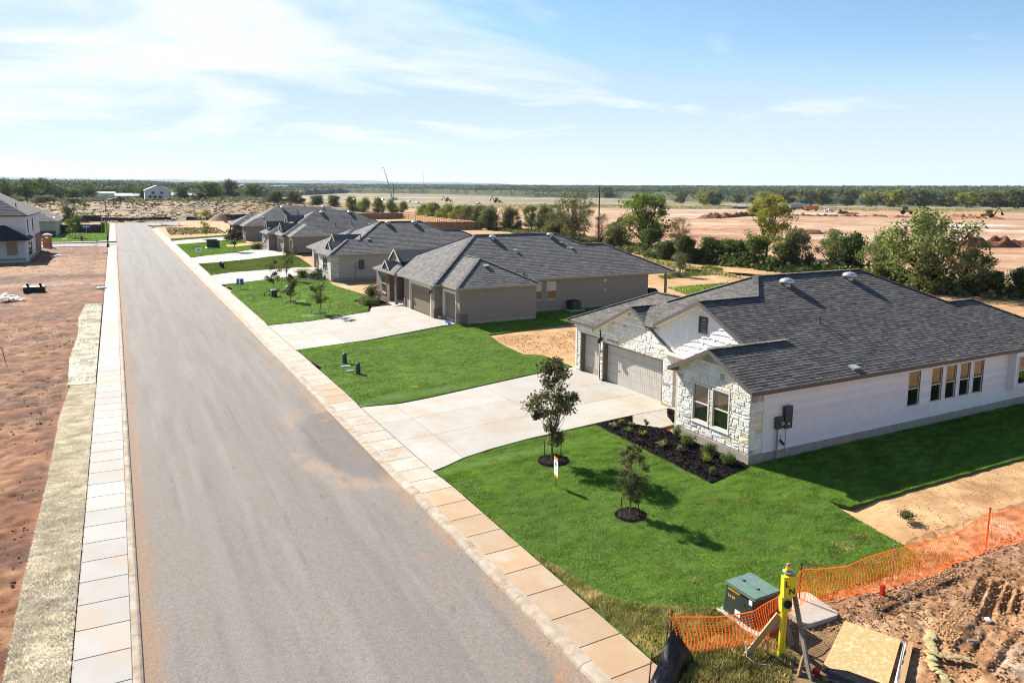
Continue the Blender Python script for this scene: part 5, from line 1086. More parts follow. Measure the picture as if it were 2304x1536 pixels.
scatter('clods', 30000, [(-2.9,5),(-2.9,70),(-22,70),(-12,5)], 'clod_red', 0.008, 0.06, -0.01); scatter('clods', 5000, [(-2.9,5),(-2.9,50),(-14,50),(-8,5)], 'clod', 0.008, 0.035, 0.0); scatter('clods', 1500, [(20.5,12.4),(34,12.4),(40,14.6),(21,14.6)], 'clod', 0.01, 0.035, 0.0); scatter('grit', 1400, [(0.05,12),(0.5,12),(0.3,60),(0.05,60)], 'clod', 0.008, 0.022, -0.13); scatter('grit', 1500, [(7.9,10),(8.55,10),(8.55,45),(8.1,45)], 'clod', 0.008, 0.025, 0.005)
scatter('clods', 2500, [(22.2,38.5),(30,38),(31,44),(23,44.7)], 'clod', 0.015, 0.06, 0.0)
# erosion mats of straw beside the left pavement
def mat_strip(poly, mt, lab, dn, h):
    nm = 'erosion_mat'
    o = sheet(nm, poly, 0.8, 0.03, mt, skirt=0.06); setp(o, lab, 'erosion mat'); b = blades('straw', poly, dn, 0.022, h, mt, dz=0.04, bend=1.8, parent=o); return o
mat_strip([(-1.42,3.5),(-1.42,44),(-2.62,44.2),(-2.78,38),(-2.68,30),(-2.72,22),(-2.6,12),(-2.5,3.5)], 'straw', 'olive straw erosion mat along the pavement at the near edge', 1500, 0.055)
mat_strip([(-1.45,44.3),(-1.5,76),(-2.85,76.4),(-3.1,68),(-2.85,60),(-3.0,52),(-2.75,44.5)], 'straw_pale', 'pale blond straw erosion mat further up the pavement', 420, 0.05)

# ------------------------------------------------------------------ trees
def limb(mb, a, b, r0, r1, n=6, wob=0.12, seg=4):
    a = Vector(a); b = Vector(b); l = (b-a).length; pts = []; rs = []
    for i in range(seg+1):
        t = i/seg; p = a.lerp(b, t); k = math.sin(t*PI)*wob*l; p += Vector((random.uniform(-k, k), random.uniform(-k, k), k*0.6)); pts.append(p); rs.append(r0+(r1-r0)*t)
    mb.tube(pts, rs, n, 0.5); return pts
DENS = 2.4
def leafcloud(cents, rads, per, size, flat=0.75):
    V = []; R2 = []
    for c, r in zip(cents, rads):
        n_ = max(4, int(per*random.uniform(0.7, 1.3)*DENS)); d = np.random.normal(size=(n_, 3)); d /= np.linalg.norm(d, axis=1)[:, None]; rad = r*1.3*np.random.rand(n_)**0.8; p = np.array(c)+d*rad[:, None]*np.array([1, 1, flat])
        nr = d*0.5+np.random.normal(size=(n_, 3))*0.6+np.array([0, 0, 0.45]); nr /= np.linalg.norm(nr, axis=1)[:, None]
        u = np.cross(nr, np.random.normal(size=(n_, 3))); u /= np.linalg.norm(u, axis=1)[:, None]; v = np.cross(nr, u); s_ = size*np.random.uniform(0.55, 1.35, n_)[:, None]
        q = np.stack([p-u*s_*0.5, p-v*s_*0.36, p+u*s_*0.5, p+v*s_*0.36], 1); V.append(q); R2.append(np.clip(random.uniform(0.2, 0.8)+np.random.uniform(-0.3, 0.3, n_), 0, 1))
    return np.concatenate(V).reshape(-1, 3), np.concatenate(R2)
def make_tree(name, label, cat, h, w, mat, n_cl=26, per=60, leaf_s=0.22, cr=0.2, base=0.25, trunk=0.14, bark='bark_dark', stems=1, group=None, loc=(0, 0, 0), shape='round', bare=0.0, leanx=0.0, mat2=None, tname='trunk', wob=0.12):
    root = thing(name, label, cat, (0, 0, 0), group); tb = MB(); cents = []; rads = []
    fork = h*base
    for s in range(stems):
        a = 2*PI*s/stems+random.random(); off = 0 if stems == 1 else trunk*1.5
        limb(tb, (off*math.cos(a), off*math.sin(a), -0.15), (leanx*fork+off*3*math.cos(a), off*3*math.sin(a), fork), trunk, trunk*0.72, 8, 0.05)
    for i in range(n_cl):
        for _ in range(30):
            t = random.random(); a = random.random()*2*PI
            zz_ = fork*0.75+(h-fork*0.75)*t
            if shape == 'round': rmax = w/2*math.sqrt(max(0.02, 1-(2*t-0.95)**2*0.92))
            elif shape == 'column': rmax = w/2*(1-0.55*t)
            elif shape == 'spread': rmax = w/2*(0.55+0.45*math.sin(PI*min(1, t*1.1)))*(1 if t < 0.8 else 0.75)
            else: rmax = w/2*(1-t**2)**0.5
            rr_ = rmax*random.random()**0.45*(1-cr*0.7)
            c = Vector((leanx*zz_+rr_*math.cos(a), rr_*math.sin(a), zz_))
            if c.z < h-w*cr*0.35: break
        r = w*cr*random.uniform(0.55, 1.15); c.z = min(c.z, h-r*0.7); c.z = max(c.z, r*0.45)
        cents.append(tuple(c)); rads.append(r); st = Vector((leanx*fork, 0, fork*random.uniform(0.55, 1.0)))
        if stems > 1: st *= random.uniform(0.2, 1)
        pts = limb(tb, st, c, trunk*random.uniform(0.28, 0.45), trunk*0.05, 5, wob, 4)
        for k in range(2): limb(tb, pts[2+k], Vector(c)+Vector((random.uniform(-r, r), random.uniform(-r, r), random.uniform(-r, r)*0.6)), trunk*0.12, trunk*0.03, 4, 0.1, 2)
    keep = [i for i in range(len(cents)) if random.random() >= bare] or [0]
    V, R2 = leafcloud([cents[i] for i in keep], [rads[i] for i in keep], per, leaf_s)
    tb.build(tname, bark, root)
    cro = npmesh('crown', V, 4, mat, rnd=R2, parent=root, smooth=False)
    root.location = loc; return root
def place(proto, x, y, h0, h, w0=None, w=None, label=None, group=None, rz=None, dz=-0.05):
    sz = h/h0; sw = (w/w0) if w else sz
    return dup(proto, (x, y, z1(x, y)+dz), random.random()*6.3 if rz is None else rz, (sw, sw, sz), label, group)
def gz(x, y): return z1(x, y)
# lawn trees with stakes
def stakes(x, y, n_, parent_lab, d=0.5, h=0.75, wires=False, top=1.5, tilt=0.08):
    for i in range(n_):
        a = i*2*PI/n_+0.3; px_, py_ = x+d*math.cos(a), y+d*math.sin(a)*0.8
        t = MB().tube([(px_, py_, gz(px_, py_)-0.05), (px_+tilt*math.cos(a), py_+tilt*math.sin(a), gz(px_, py_)+h)], 0.016, 6).build('tree_stake', 'black_metal'); setp(t, ('left ' if i else 'right ')+parent_lab, 'stake', 'stakes around the lawn trees')
        if wires: MB().tube([(px_+tilt*math.cos(a), py_+tilt*math.sin(a), gz(px_, py_)+h), (x, y, gz(x, y)+top)], 0.005, 3).build('guy_wire', 'black_metal', t)
def ring(x, y, r, h=0.07):
    mb = MB().lathe((x, y, gz(x, y)-0.05), [(r*1.02, 0), (r, 0.06), (r*0.8, 0.05+h), (r*0.3, 0.05+h*1.1), (0.02, 0.05+h)], 22); o = mb.build('mulch_ring', 'mulch', kind='structure')
    blades('mulch_chips', [(x+r*0.97*math.cos(t), y+r*0.97*math.sin(t)) for t in np.linspace(0, 2*PI, 15)[:-1]], 1200 if y < 30 else 200, 0.05, 0.05, 'mulch', dz=h*0.7, bend=1.5)
t1 = make_tree('young_tree', 'leafy young bronze green tree in the mulch ring nearest the wide driveway', 'tree', 4.05, 1.95, 'leaf_bronze', 36, 70, 0.10, 0.165, 0.28, 0.045, 'bark', loc=(14.35, 23.05, gz(14.35, 23.05)), shape='round')
ring(14.35, 23.0, 0.62); stakes(14.35, 23.05, 2, 'dark metal stake in the larger mulch ring beside the leafy young tree', 0.42, 1.0)
t2 = make_tree('young_tree', 'sparse thin young tree in the mulch ring nearest the orange safety fence', 'tree', 2.35, 1.1, 'leaf_olive', 34, 52, 0.06, 0.15, 0.3, 0.026, 'bark', loc=(14.07, 17.88, gz(14.07, 17.88)), shape='round', wob=0.2)
ring(14.07, 17.85, 0.52); stakes(14.07, 17.88, 2, 'dark metal stake in the smaller mulch ring beside the sparse tree', 0.4, 0.72)
for x, y, h, w, mt, lab, rr_ in ((14.8, 60.9, 3.9, 1.7, 'leaf_bronze', 'largest young tree of the brick house lawn, guyed to stakes', 0.6), (14.0, 68.8, 2.6, 1.1, 'leaf_olive', 'sparse middle young tree on the brick house lawn between two leaning stakes', 0.55), (14.15, 77.8, 3.2, 1.8, 'leaf_bronze', 'wide topped young tree behind the two utility boxes', 0.7), (16.9, 84.9, 3.7, 1.9, 'leaf_bronze', 'young tree by the second driveway, furthest back on that lawn', 0.7), (17.3, 128.6, 4.0, 2.6, 'leaf_brown', 'young tree in front of the grey brick house beside the orange fabric strip', 0.8), (16.4, 162.4, 6.2, 3.0, 'leaf_yellow', 'yellowing young tree on the lawn behind the green electric cabinet', 0.9)):
    make_tree('young_tree', lab, 'tree', h, w, mt, 20, 40, 0.11 if y < 100 else 0.2, 0.2, 0.33, 0.035, 'bark', loc=(x, y, gz(x, y)), wob=0.2); ring(x, y, rr_)
    if y < 80: stakes(x, y, 2, 'leaning stake by the '+lab.split(',')[0].split(' between')[0].split(' behind')[0], 0.75, 0.95, wires=y < 72, top=1.3, tilt=0.25)
# bed plants
def shrub(name, label, x, y, r, h, mat, n_cl=9, per=60, ls=0.05, group=None):
    root = thing(name, label, 'shrub', (x, y, gz(x, y)), group); cents = [(x+random.uniform(-r, r)*0.6, y+random.uniform(-r, r)*0.6, gz(x, y)+0.05+h*random.uniform(0.3, 0.8)) for _ in range(n_cl)]
    mb = MB()
    for c in cents: mb.tube([(x, y, gz(x, y)-0.02), ((x+c[0])/2, (y+c[1])/2, c[2]*0.5+gz(x, y)*0.5+0.05), c], [0.012, 0.008, 0.003], 5)
    mb.build('stem', 'bark', root); V, R2 = leafcloud(cents, [r*0.5]*n_cl, per, ls, 0.85); npmesh('foliage', V, 4, mat, rnd=R2, parent=root); return root
def spiky(label, x, y, r, h, mat, n_=34):
    V = []
    for i in range(n_):
        a = random.random()*2*PI; e = random.uniform(0.3, 1.0); d = Vector((math.cos(a)*r*e, math.sin(a)*r*e, h*random.uniform(0.5, 1)*(1.3-e*0.6))); s = Vector((-math.sin(a), math.cos(a), 0))*0.012; p = Vector((x, y, gz(x, y)+0.05)); m_ = p+d*0.6+Vector((0, 0, h*0.25))
        V += [p-s, p+s, m_+s, m_-s, m_-s, m_+s, p+d+s*0.2, p+d-s*0.2]
    o = npmesh('grass_clump', np.array([tuple(v) for v in V]), 4, mat, rnd=np.random.rand(len(V)//4)); setp(o, label, 'plant', 'spiky plants in the mulch bed'); return o
for i, (x, y, r, h, lab) in enumerate(((20.0, 22.55, 0.22, 0.62, 'upright grey green shrub by the stone wall corner at the entry walk'), (19.85, 21.6, 0.33, 0.45, 'broad dark green shrub under the left front window'), (19.8, 20.45, 0.30, 0.42, 'rounded dark green shrub under the right front window'), (19.75, 19.35, 0.28, 0.48, 'rounded green shrub at the outer stone corner of the house'))):
    shrub('shrub', lab, x, y, r, h, 'leaf_green' if i else 'leaf_silver', 12, 60, 0.045)
for x, y, r, h, mt, lab in ((19.2, 20.0, 0.24, 0.38, 'leaf_yellow', 'small yellow green shrub in the middle of the black mulch bed'), (19.1, 21.3, 0.17, 0.26, 'leaf_silver', 'small bluish shrub in the middle of the black mulch bed'), (18.5, 18.95, 0.16, 0.36, 'leaf_green', 'small dark shrub at the near tip of the mulch bed'), (19.85, 24.3, 0.15, 0.32, 'leaf_olive', 'small wispy plant beside the entry walk'), (19.1, 25.1, 0.15, 0.25, 'leaf_yellow', 'little yellow flowering plant at the driveway end of the mulch bed'), (19.4, 24.7, 0.14, 0.16, 'leaf_pale', 'low pale plant by the driveway edge of the mulch bed'), (19.05, 22.1, 0.18, 0.2, 'leaf_olive', 'low olive plant behind the pale spiky clump')):
    shrub('bedding_plant', lab, x, y, r, h, mt, 7, 34, 0.035)
for x, y, mt, lab in ((18.55, 24.9, 'leaf_pale', 'pale spiky clump nearest the driveway in the mulch bed'), (18.7, 24.1, 'leaf_bright', 'bright green spiky clump in the mulch bed'), (18.95, 23.4, 'leaf_yellow', 'yellow green spiky clump facing the lawn'), (18.75, 22.0, 'leaf_pale', 'pale spiky clump half way along the bed'), (18.2, 22.9, 'leaf_brown', 'dry spiky clump at the lawn edge of the bed')): spiky(lab, x, y, 0.26, 0.28, mt)
shrub('shrub', 'scrubby little weed alone on the bare tan soil past the lawn', 21.25, 13.45, 0.28, 0.22, 'leaf_olive', 9, 30, 0.06)
shrub('rose_bush', 'pale flowering bush against the brick wall of the porch', 20.6, 64.9, 0.9, 1.5, 'leaf_olive', 16, 60, 0.12); shrub('rose_bush', 'pink and white blossoms massed under the brick house window', 20.9, 64.0, 0.7, 1.3, 'rose', 12, 14, 0.10)
shrub('shrub', 'low dark green shrubs beside the brick house driveway edge', 19.8, 62.9, 0.9, 0.5, 'leaf_green', 14, 40, 0.1); shrub('shrub', 'green shrub left of the cream stone house corner', 19.2, 87.2, 0.9, 0.8, 'leaf_green', 14, 40, 0.12); shrub('shrub', 'dark shrub by the far front wall of the cream stone house', 20.2, 84.6, 0.8, 0.6, 'leaf_dark', 12, 40, 0.12)
shrub('shrub', 'bushy shrub beside the grey brick house entrance', 21.3, 131.5, 1.3, 1.1, 'leaf_dark', 14, 40, 0.16); shrub('shrub', 'dark shrub next to the white dot on the far driveway', 20.2, 158.5, 1.6, 1.1, 'leaf_dark', 14, 30, 0.2)

# belt of trees behind the houses: a few kinds, every tree an object of its own
random.seed(21)
P_round = make_tree('tree', 'tall broad yellow green tree in the belt behind the brick house', 'tree', 10.3, 10.6, 'leaf_bright', 58, 70, 0.34, 0.135, 0.24, 0.30, loc=(85.2, 107.1, 0.15), shape='round', wob=0.1)
P_yel = make_tree('tree', 'yellow autumn tree with visible forked trunk above the dark shrubs', 'tree', 10.2, 8.3, 'leaf_yellow', 44, 66, 0.32, 0.14, 0.24, 0.24, loc=(95.9, 87.9, 0.1), shape='round')
P_brown = make_tree('tree', 'thin brownish yellow tree with see-through crown left of the tall wooden pole', 'tree', 10.8, 11.0, 'leaf_olive', 52, 42, 0.28, 0.15, 0.26, 0.26, loc=(84.5, 129, 0.15), shape='spread')
P_sprawl = make_tree('tree', 'wide sprawling dark green tree behind the stone house roof', 'tree', 8.8, 11.4, 'leaf_mid', 60, 56, 0.28, 0.11, 0.16, 0.28, loc=(76.5, 48.0, 0.2), shape='spread', stems=2)
P_bush = make_tree('bush', 'dark rounded bush just behind the wooden fence corner', 'bush', 6.0, 7.0, 'leaf_olive', 34, 80, 0.34, 0.2, 0.1, 0.12, loc=(91.5, 182.1, 0.1), shape='dome', stems=3)
P_dark = make_tree('bush', 'dark juniper like bush at the foot of the tall yellow green tree', 'bush', 4.0, 4.4, 'leaf_dark', 30, 80, 0.26, 0.22, 0.08, 0.1, loc=(75.2, 84.1, 0.2), shape='column', stems=3)
P_gy = make_tree('bush', 'yellow green bush at the left end of the row behind the wooden fence', 'bush', 5.5, 6.8, 'leaf_yellow', 34, 75, 0.34, 0.2, 0.1, 0.12, loc=(113.5, 288.0, 0), shape='dome', stems=3)
P_green = make_tree('bush', 'olive green bush right of the yellow autumn tree', 'bush', 4.5, 3.9, 'leaf_green', 28, 80, 0.26, 0.2, 0.1, 0.1, loc=(78.9, 74.2, 0.2), shape='dome', stems=3)
P_brush = make_tree('bush', 'dark leafless brush tangle at the foot of the tall wooden pole', 'bush', 6.4, 3.8, 'leaf_brown', 40, 22, 0.16, 0.2, 0.12, 0.09, loc=(84.6, 119.3, 0.1), shape='dome', stems=4)
for pr, h0, w0, x, y, h, w, lab in (
    (P_round, 10.3, 10.6, 93.4, 126.4, 4.3, 5.2, 'small bright green crown tucked left of the tall yellow green tree'),
    (P_brown, 10.8, 11.0, 93.1, 106.6, 6.0, 5.0, 'small thin tree right behind the tall yellow green tree'),
    (P_dark, 4, 4.4, 75.0, 88.3, 3.0, 3.8, 'lowest dark bush at the left end of the dark shrub row'), (P_dark, 4, 4.4, 78.0, 81.9, 3.8, 4.2, 'dark bush in the middle of the row between the tall trees'),
    (P_green, 4.5, 3.9, 78.9, 79.2, 3.7, 4.2, 'mid green bush in the row between the tall trees'), (P_dark, 4, 4.4, 79.2, 76.8, 3.6, 3.6, 'dark pointed bush just left of the yellow autumn tree'),
    (P_green, 4.5, 3.9, 79.5, 70.0, 3.8, 3.9, 'low grey green bush below the yellow autumn tree'), (P_bush, 6, 7, 80.4, 68.6, 5.7, 4.6, 'tall olive bush between the yellow tree and the sprawling tree'),
    (P_sprawl, 8.8, 11.4, 82.8, 64.5, 5.6, 5.4, 'round green tree left of the sprawling tree'), (P_dark, 4, 4.4, 81.9, 61.6, 5.4, 3.8, 'darkest upright bush left of the sprawling tree'),
    (P_sprawl, 8.8, 11.4, 80.0, 55.8, 5.6, 6.0, 'lower left limb mass of foliage beside the sprawling tree'), (P_green, 4.5, 3.9, 75.8, 52.2, 2.8, 3.6, 'yellowish bush under the left side of the sprawling tree'), (P_sprawl, 8.8, 11.4, 77.5, 44.6, 5.0, 5.6, 'dark green tree overlapping the right side of the sprawling tree'),
    (P_dark, 4, 4.4, 78.5, 42.8, 2.6, 3.4, 'low dark bush right of the sprawling tree'), (P_dark, 4, 4.4, 81.0, 40.8, 3.0, 3.2, 'low dark bush near the right edge of the picture'), (P_green, 4.5, 3.9, 84.5, 39.6, 5.8, 5.0, 'grey green tree cut by the right edge of the picture'),
    (P_bush, 6, 7, 94.0, 174.0, 6.3, 6.0, 'olive bush second right of the wooden fence corner'), (P_round, 10.3, 10.6, 100.3, 174.1, 6.8, 5.8, 'bright green bush third right of the wooden fence corner'), (P_bush, 6, 7, 99.4, 164.8, 7.1, 6.0, 'bush left of the thin brownish yellow tree'),
    (P_bush, 6, 7, 90.0, 146, 6.0, 7.5, 'dusky bush in front of the thin brownish yellow tree'), (P_brown, 10.8, 11, 96, 146, 8.5, 9, 'second thin tree behind the brownish yellow tree'), (P_bush, 6, 7, 84, 136, 4.6, 6, 'low bush under the brownish yellow tree'), (P_bush, 6, 7, 83.8, 113.2, 4.5, 5, 'grey green bush right of the leafless brush'), (P_green, 4.5, 3.9, 82.6, 101.5, 4.2, 5.2, 'bush below the right side of the tall yellow green tree'),
    (P_gy, 5.5, 6.8, 114.5, 278.2, 6.2, 7.9, 'yellow green bush second from the left behind the wooden fence'), (P_gy, 5.5, 6.8, 113.7, 262.8, 5.9, 8.6, 'yellow green bush third from the left behind the wooden fence'), (P_gy, 5.5, 6.8, 113.0, 248.9, 5.6, 8.2, 'yellow green bush fourth from the left behind the wooden fence'), (P_bush, 6, 7, 112.2, 237.0, 5.6, 7.8, 'olive bush fifth from the left behind the wooden fence'), (P_bush, 6, 7, 104, 212, 6.2, 7.8, 'olive bush sixth from the left behind the wooden fence'), (P_bush, 6, 7, 97, 193, 6.2, 7.0, 'dark bush seventh from the left behind the wooden fence'),
    (P_gy, 5.5, 6.8, 100.1, 344.4, 6.8, 6.3, 'leftmost of the bright yellow bushes beyond the charcoal roofs'), (P_gy, 5.5, 6.8, 103.6, 337.0, 6.6, 7.6, 'second of the bright yellow bushes beyond the charcoal roofs'), (P_gy, 5.5, 6.8, 108.6, 330.4, 6.9, 6.2, 'third of the bright yellow bushes beyond the charcoal roofs'), (P_gy, 5.5, 6.8, 114.4, 328.8, 6.0, 6.6, 'fourth of the bright yellow bushes beyond the charcoal roofs'), (P_gy, 5.5, 6.8, 121.8, 334.3, 5.2, 5.5, 'rightmost of the bright yellow bushes beyond the charcoal roofs'),
    (P_bush, 6, 7, 101.3, 382.7, 6.0, 8.3, 'dark bush left of the bright yellow bushes'), (P_bush, 6, 7, 95.8, 393.5, 5.4, 9.4, 'second dark bush left of the bright yellow bushes'), (P_bush, 6, 7, 87.5, 408.7, 6.8, 12.1, 'wide green bush above the far charcoal roofs'), (P_bush, 6, 7, 78.8, 416.1, 6.4, 10.7, 'olive bush above the far charcoal roofs'), (P_round, 10.3, 10.6, 96, 600, 12.0, 22, 'large rounded yellow green tree at the edge of the scrub field'),
    (P_bush, 6, 7, 83.0, 624.0, 14.7, 15.6, 'tall dark tree left of the large rounded yellow green tree'), (P_round, 10.3, 10.6, 53.2, 500.4, 11.1, 19.7, 'broad green tree right of the white gabled farmhouse'),
    (P_sprawl, 8.8, 11.4, -50.0, 464.0, 11.8, 14.0, 'dark tree at the left edge of the picture'), (P_round, 10.3, 10.6, -41.0, 463.8, 11.2, 14.1, 'yellow tinged tree second from the left edge'), (P_sprawl, 8.8, 11.4, -35.8, 490, 12.6, 13, 'tallest dark tree third from the left edge'), (P_sprawl, 8.8, 11.4, -28.0, 492, 8.6, 14.0, 'round dark tree in front of the long metal roof'), (P_sprawl, 8.8, 11.4, -15.1, 560, 10.7, 16, 'dark tree between the two metal roofs'), (P_bush, 6, 7, -20.5, 500, 6.8, 10, 'lower dark tree left of the rusty shed'), (P_sprawl, 8.8, 11.4, 9.5, 560.7, 10.5, 15, 'green tree behind the pale shed roof'), (P_sprawl, 8.8, 11.4, 15.2, 500, 8.2, 9, 'dark tree against the left wall of the farmhouse'), (P_bush, 6, 7, 37.2, 494.7, 8.6, 10.9, 'olive tree close to the right of the farmhouse'), (P_bush, 6, 7, 44, 466, 5, 9, 'dark low bush in front of the broad green tree'), (P_bush, 6, 7, -30, 425, 3.4, 12, 'low green thicket in the scrub field'), (P_bush, 6, 7, -18, 415, 2.6, 9, 'small green thicket right of the low one'), (P_bush, 6, 7, 2, 446, 3.0, 9, 'scrub bush in front of the rusty shed'),
    (P_sprawl, 8.8, 11.4, -64, 470, 12, 15, 'dark tree just past the left edge'), (P_dark, 4, 4.4, 66, 575, 9, 10, 'narrow dark tree left of the tall dark tree')):
    place(pr, x, y, h0, h*1.02, w0, w*1.04, lab)
make_tree('bush', 'wispy pale upright shrub in the bare yard behind the stone house', 'bush', 3.1, 2.7, 'leaf_silver', 26, 40, 0.14, 0.18, 0.12, 0.05, 'bark', loc=(60.8, 69.2, 0.3), shape='column', stems=4)
make_tree('tree', 'young green street tree in a round guard on the corner lawn', 'tree', 5.0, 3.4, 'leaf_bright', 26, 50, 0.24, 0.2, 0.3, 0.06, 'bark', loc=(-7.85, 183.6, 0.15)); make_tree('tree', 'tree behind the corner house against the brown fence', 'tree', 6.0, 5.0, 'leaf_olive', 26, 50, 0.3, 0.2, 0.3, 0.08, 'bark', loc=(-11.3, 232, 0.15))
gd = thing('tree_guard', 'round wire guard standing at the foot of the corner street tree', 'tree guard', (-7.85, 183.6, 0.15)); mb = MB()
for k in range(12): a = k*PI/6; mb.tube([(-7.85+1.0*math.cos(a), 183.6+1.0*math.sin(a), 0.1), (-7.85+1.1*math.cos(a), 183.6+1.1*math.sin(a), 1.1)], 0.03, 4)
mb.build('wire', 'conduit', gd)
# undergrowth below the belt, scrub and the far wood
def tufts(name, n_, region, size, mats, hgt=1.0, seed=0):
    x, y = region(n_); z_ = zt(x, y)+(fbm(x/14, y/14, 3)-0.5)*0.9*((x > 90) | (y > 268))
    k = 9; cx2 = np.repeat(x, k)+np.random.normal(size=n_*k)*size*0.9; cy2 = np.repeat(y, k)+np.random.normal(size=n_*k)*size*0.9; cz = np.repeat(z_, k)+np.abs(np.random.normal(size=n_*k))*size*hgt*0.7
    s_ = size*np.random.uniform(0.3, 0.7, n_*k); a = np.random.rand(n_*k)*6.28; e = np.random.uniform(-0.6, 0.9, n_*k); u = np.stack([np.cos(a), np.sin(a), 0*a], -1)*s_[:, None]; v = np.stack([-np.sin(a)*np.sin(e), np.cos(a)*np.sin(e), np.cos(e)], -1)*s_[:, None]*0.8; p = np.stack([cx2, cy2, cz], -1)
    q = np.stack([p-u, p-v, p+u, p+v], 1); r2 = np.clip(np.repeat(np.random.rand(n_), k)*0.6+np.random.rand(n_*k)*0.4, 0, 1)
    return npmesh(name, q.reshape(-1, 3), 4, mats, rnd=r2, kind='stuff')
def reg(poly):
    def f(n_):
        xs_ = [p[0] for p in poly]; ys_ = [p[1] for p in poly]; X_ = np.array([]); Y_ = np.array([])
        while len(X_) < n_:
            a = np.random.uniform(min(xs_), max(xs_), n_*2); b = np.random.uniform(min(ys_), max(ys_), n_*2); kp = inpoly(a, b, poly); X_ = np.concatenate([X_, a[kp]]); Y_ = np.concatenate([Y_, b[kp]])
        return X_[:n_], Y_[:n_]
    return f
tufts('undergrowth', 1800, reg([(75,89),(80,72),(78,58),(75,46),(78,38),(88,38),(86,60),(84,80),(88,104),(90,126),(100,150),(100,180),(92,186),(88,150),(82,116)]), 0.5, 'leaf_olive', 0.9)
tufts('undergrowth', 900, reg([(74,92),(77,74),(76,58),(75,46),(84,42),(84,60),(82,80),(84,100)]), 0.6, 'leaf_dark', 1.3)
tufts('dry_weeds', 700, reg([(66,62),(72,84),(74,96),(80,110),(76,112),(68,92)]), 0.25, 'grass_dry', 0.9)
tufts('scrub', 3200, reg([(-70,268),(75,268),(95,420),(95,700),(-70,700)]), 0.5, 'scrub_brown', 0.4); tufts('scrub', 1500, reg([(-70,268),(75,268),(95,420),(95,700),(-70,700)]), 0.45, 'grass_dry', 0.4); tufts('scrub', 700, reg([(-70,380),(90,380),(110,760),(-90,760)]), 1.0, 'leaf_olive', 0.8); tufts('scrub', 700, reg([(-70,440),(95,440),(120,700),(-90,700)]), 1.5, 'leaf_silver', 0.7); tufts('scrub', 140, reg([(-60,268),(60,268),(80,380),(-60,380)]), 0.6, 'leaf_olive', 0.6)
tufts('field_weeds', 1500, reg([(130,420),(330,560),(480,380),(560,300),(520,240),(420,300),(300,430),(180,340)]), 0.8, 'grass_dry', 0.5)
# far wood: rolling canopy with leaf clumps on it
def canopy(r0fun, r1, az0, az1, naz, ratio, hmean, name='woods'):
    a = np.radians(np.linspace(az0, az1, naz)); rr_ = [1.0]
    while rr_[-1] < r1: rr_.append(rr_[-1]*ratio)
    return a
aw = np.radians(np.arange(-28, 76, 0.14)); k_ = np.arange(0, 210); st0 = []
azd = np.degrees(aw)
r0 = np.interp(azd, [-28, -6, 2, 6, 10, 16, 22, 30, 37, 43, 50, 58, 66, 76], [560, 640, 760, 800, 1000, 1500, 1450, 1150, 1120, 860, 790, 750, 730, 730])+18*fbm(aw*60, aw*0, 501)
RR = r0[None, :]*(1.0092**k_)[:, None]; AA = np.repeat(aw[None, :], len(k_), 0); X = RR*np.sin(AA); Y = RR*np.cos(AA)
hh = 6.0+4.5*fbm(X/9, Y/9, 511, 3)+3.5*(fbm(X/60, Y/60, 521, 2)-0.3); hh = hh*np.clip((k_[:, None])/2.0, 0.02, 1)
gap = ss(fbm(X/120, Y/60, 531, 2), 0.63, 0.70)*(azd[None, :] < 24)*(RR < 2600); hh = hh*(1-gap)+0.0
Zc = far_rise(X, Y)+hh-0.5
gridmesh('woods', X, Y, Zc, 'canopy', kind='stuff')
nW = 80000; j = (np.random.rand(nW)**1.8*150).astype(int); i_ = np.random.randint(0, len(aw), nW); bx = X[j, i_]+np.random.normal(size=nW)*2; by = Y[j, i_]+np.random.normal(size=nW)*2; ok = hh[j, i_] > 3; f_ = np.where(j < 3, np.random.rand(nW), 0.85+0.3*np.random.rand(nW)); bz = far_rise(bx, by)+hh[np.maximum(j, 3), i_]*f_; bx, by, bz, j = bx[ok], by[ok], bz[ok], j[ok]; kk = 5
s_ = np.repeat(0.9+j*0.012, kk)*np.random.uniform(0.5, 1.3, len(bx)*kk); p = np.stack([np.repeat(bx, kk), np.repeat(by, kk), np.repeat(bz, kk)], -1)+np.random.normal(size=(len(bx)*kk, 3))*np.stack([s_*2.0, s_*2.0, s_*0.55], -1); u = np.random.normal(size=p.shape); u /= np.linalg.norm(u, axis=1)[:, None]; v = np.cross(u, np.random.normal(size=p.shape)); v /= np.linalg.norm(v, axis=1)[:, None]
tn = np.clip(np.repeat(fbm(bx/25, by/25, 541, 3)*1.5-0.25+np.random.normal(size=len(bx))*0.16, kk)+np.random.normal(size=len(p))*0.1, 0, 1)
npmesh('woods', np.stack([p-u*s_[:, None], p-v*s_[:, None]*0.7, p+u*s_[:, None], p+v*s_[:, None]*0.7], 1).reshape(-1, 3), 4, 'wood_far', rnd=tn, kind='stuff')
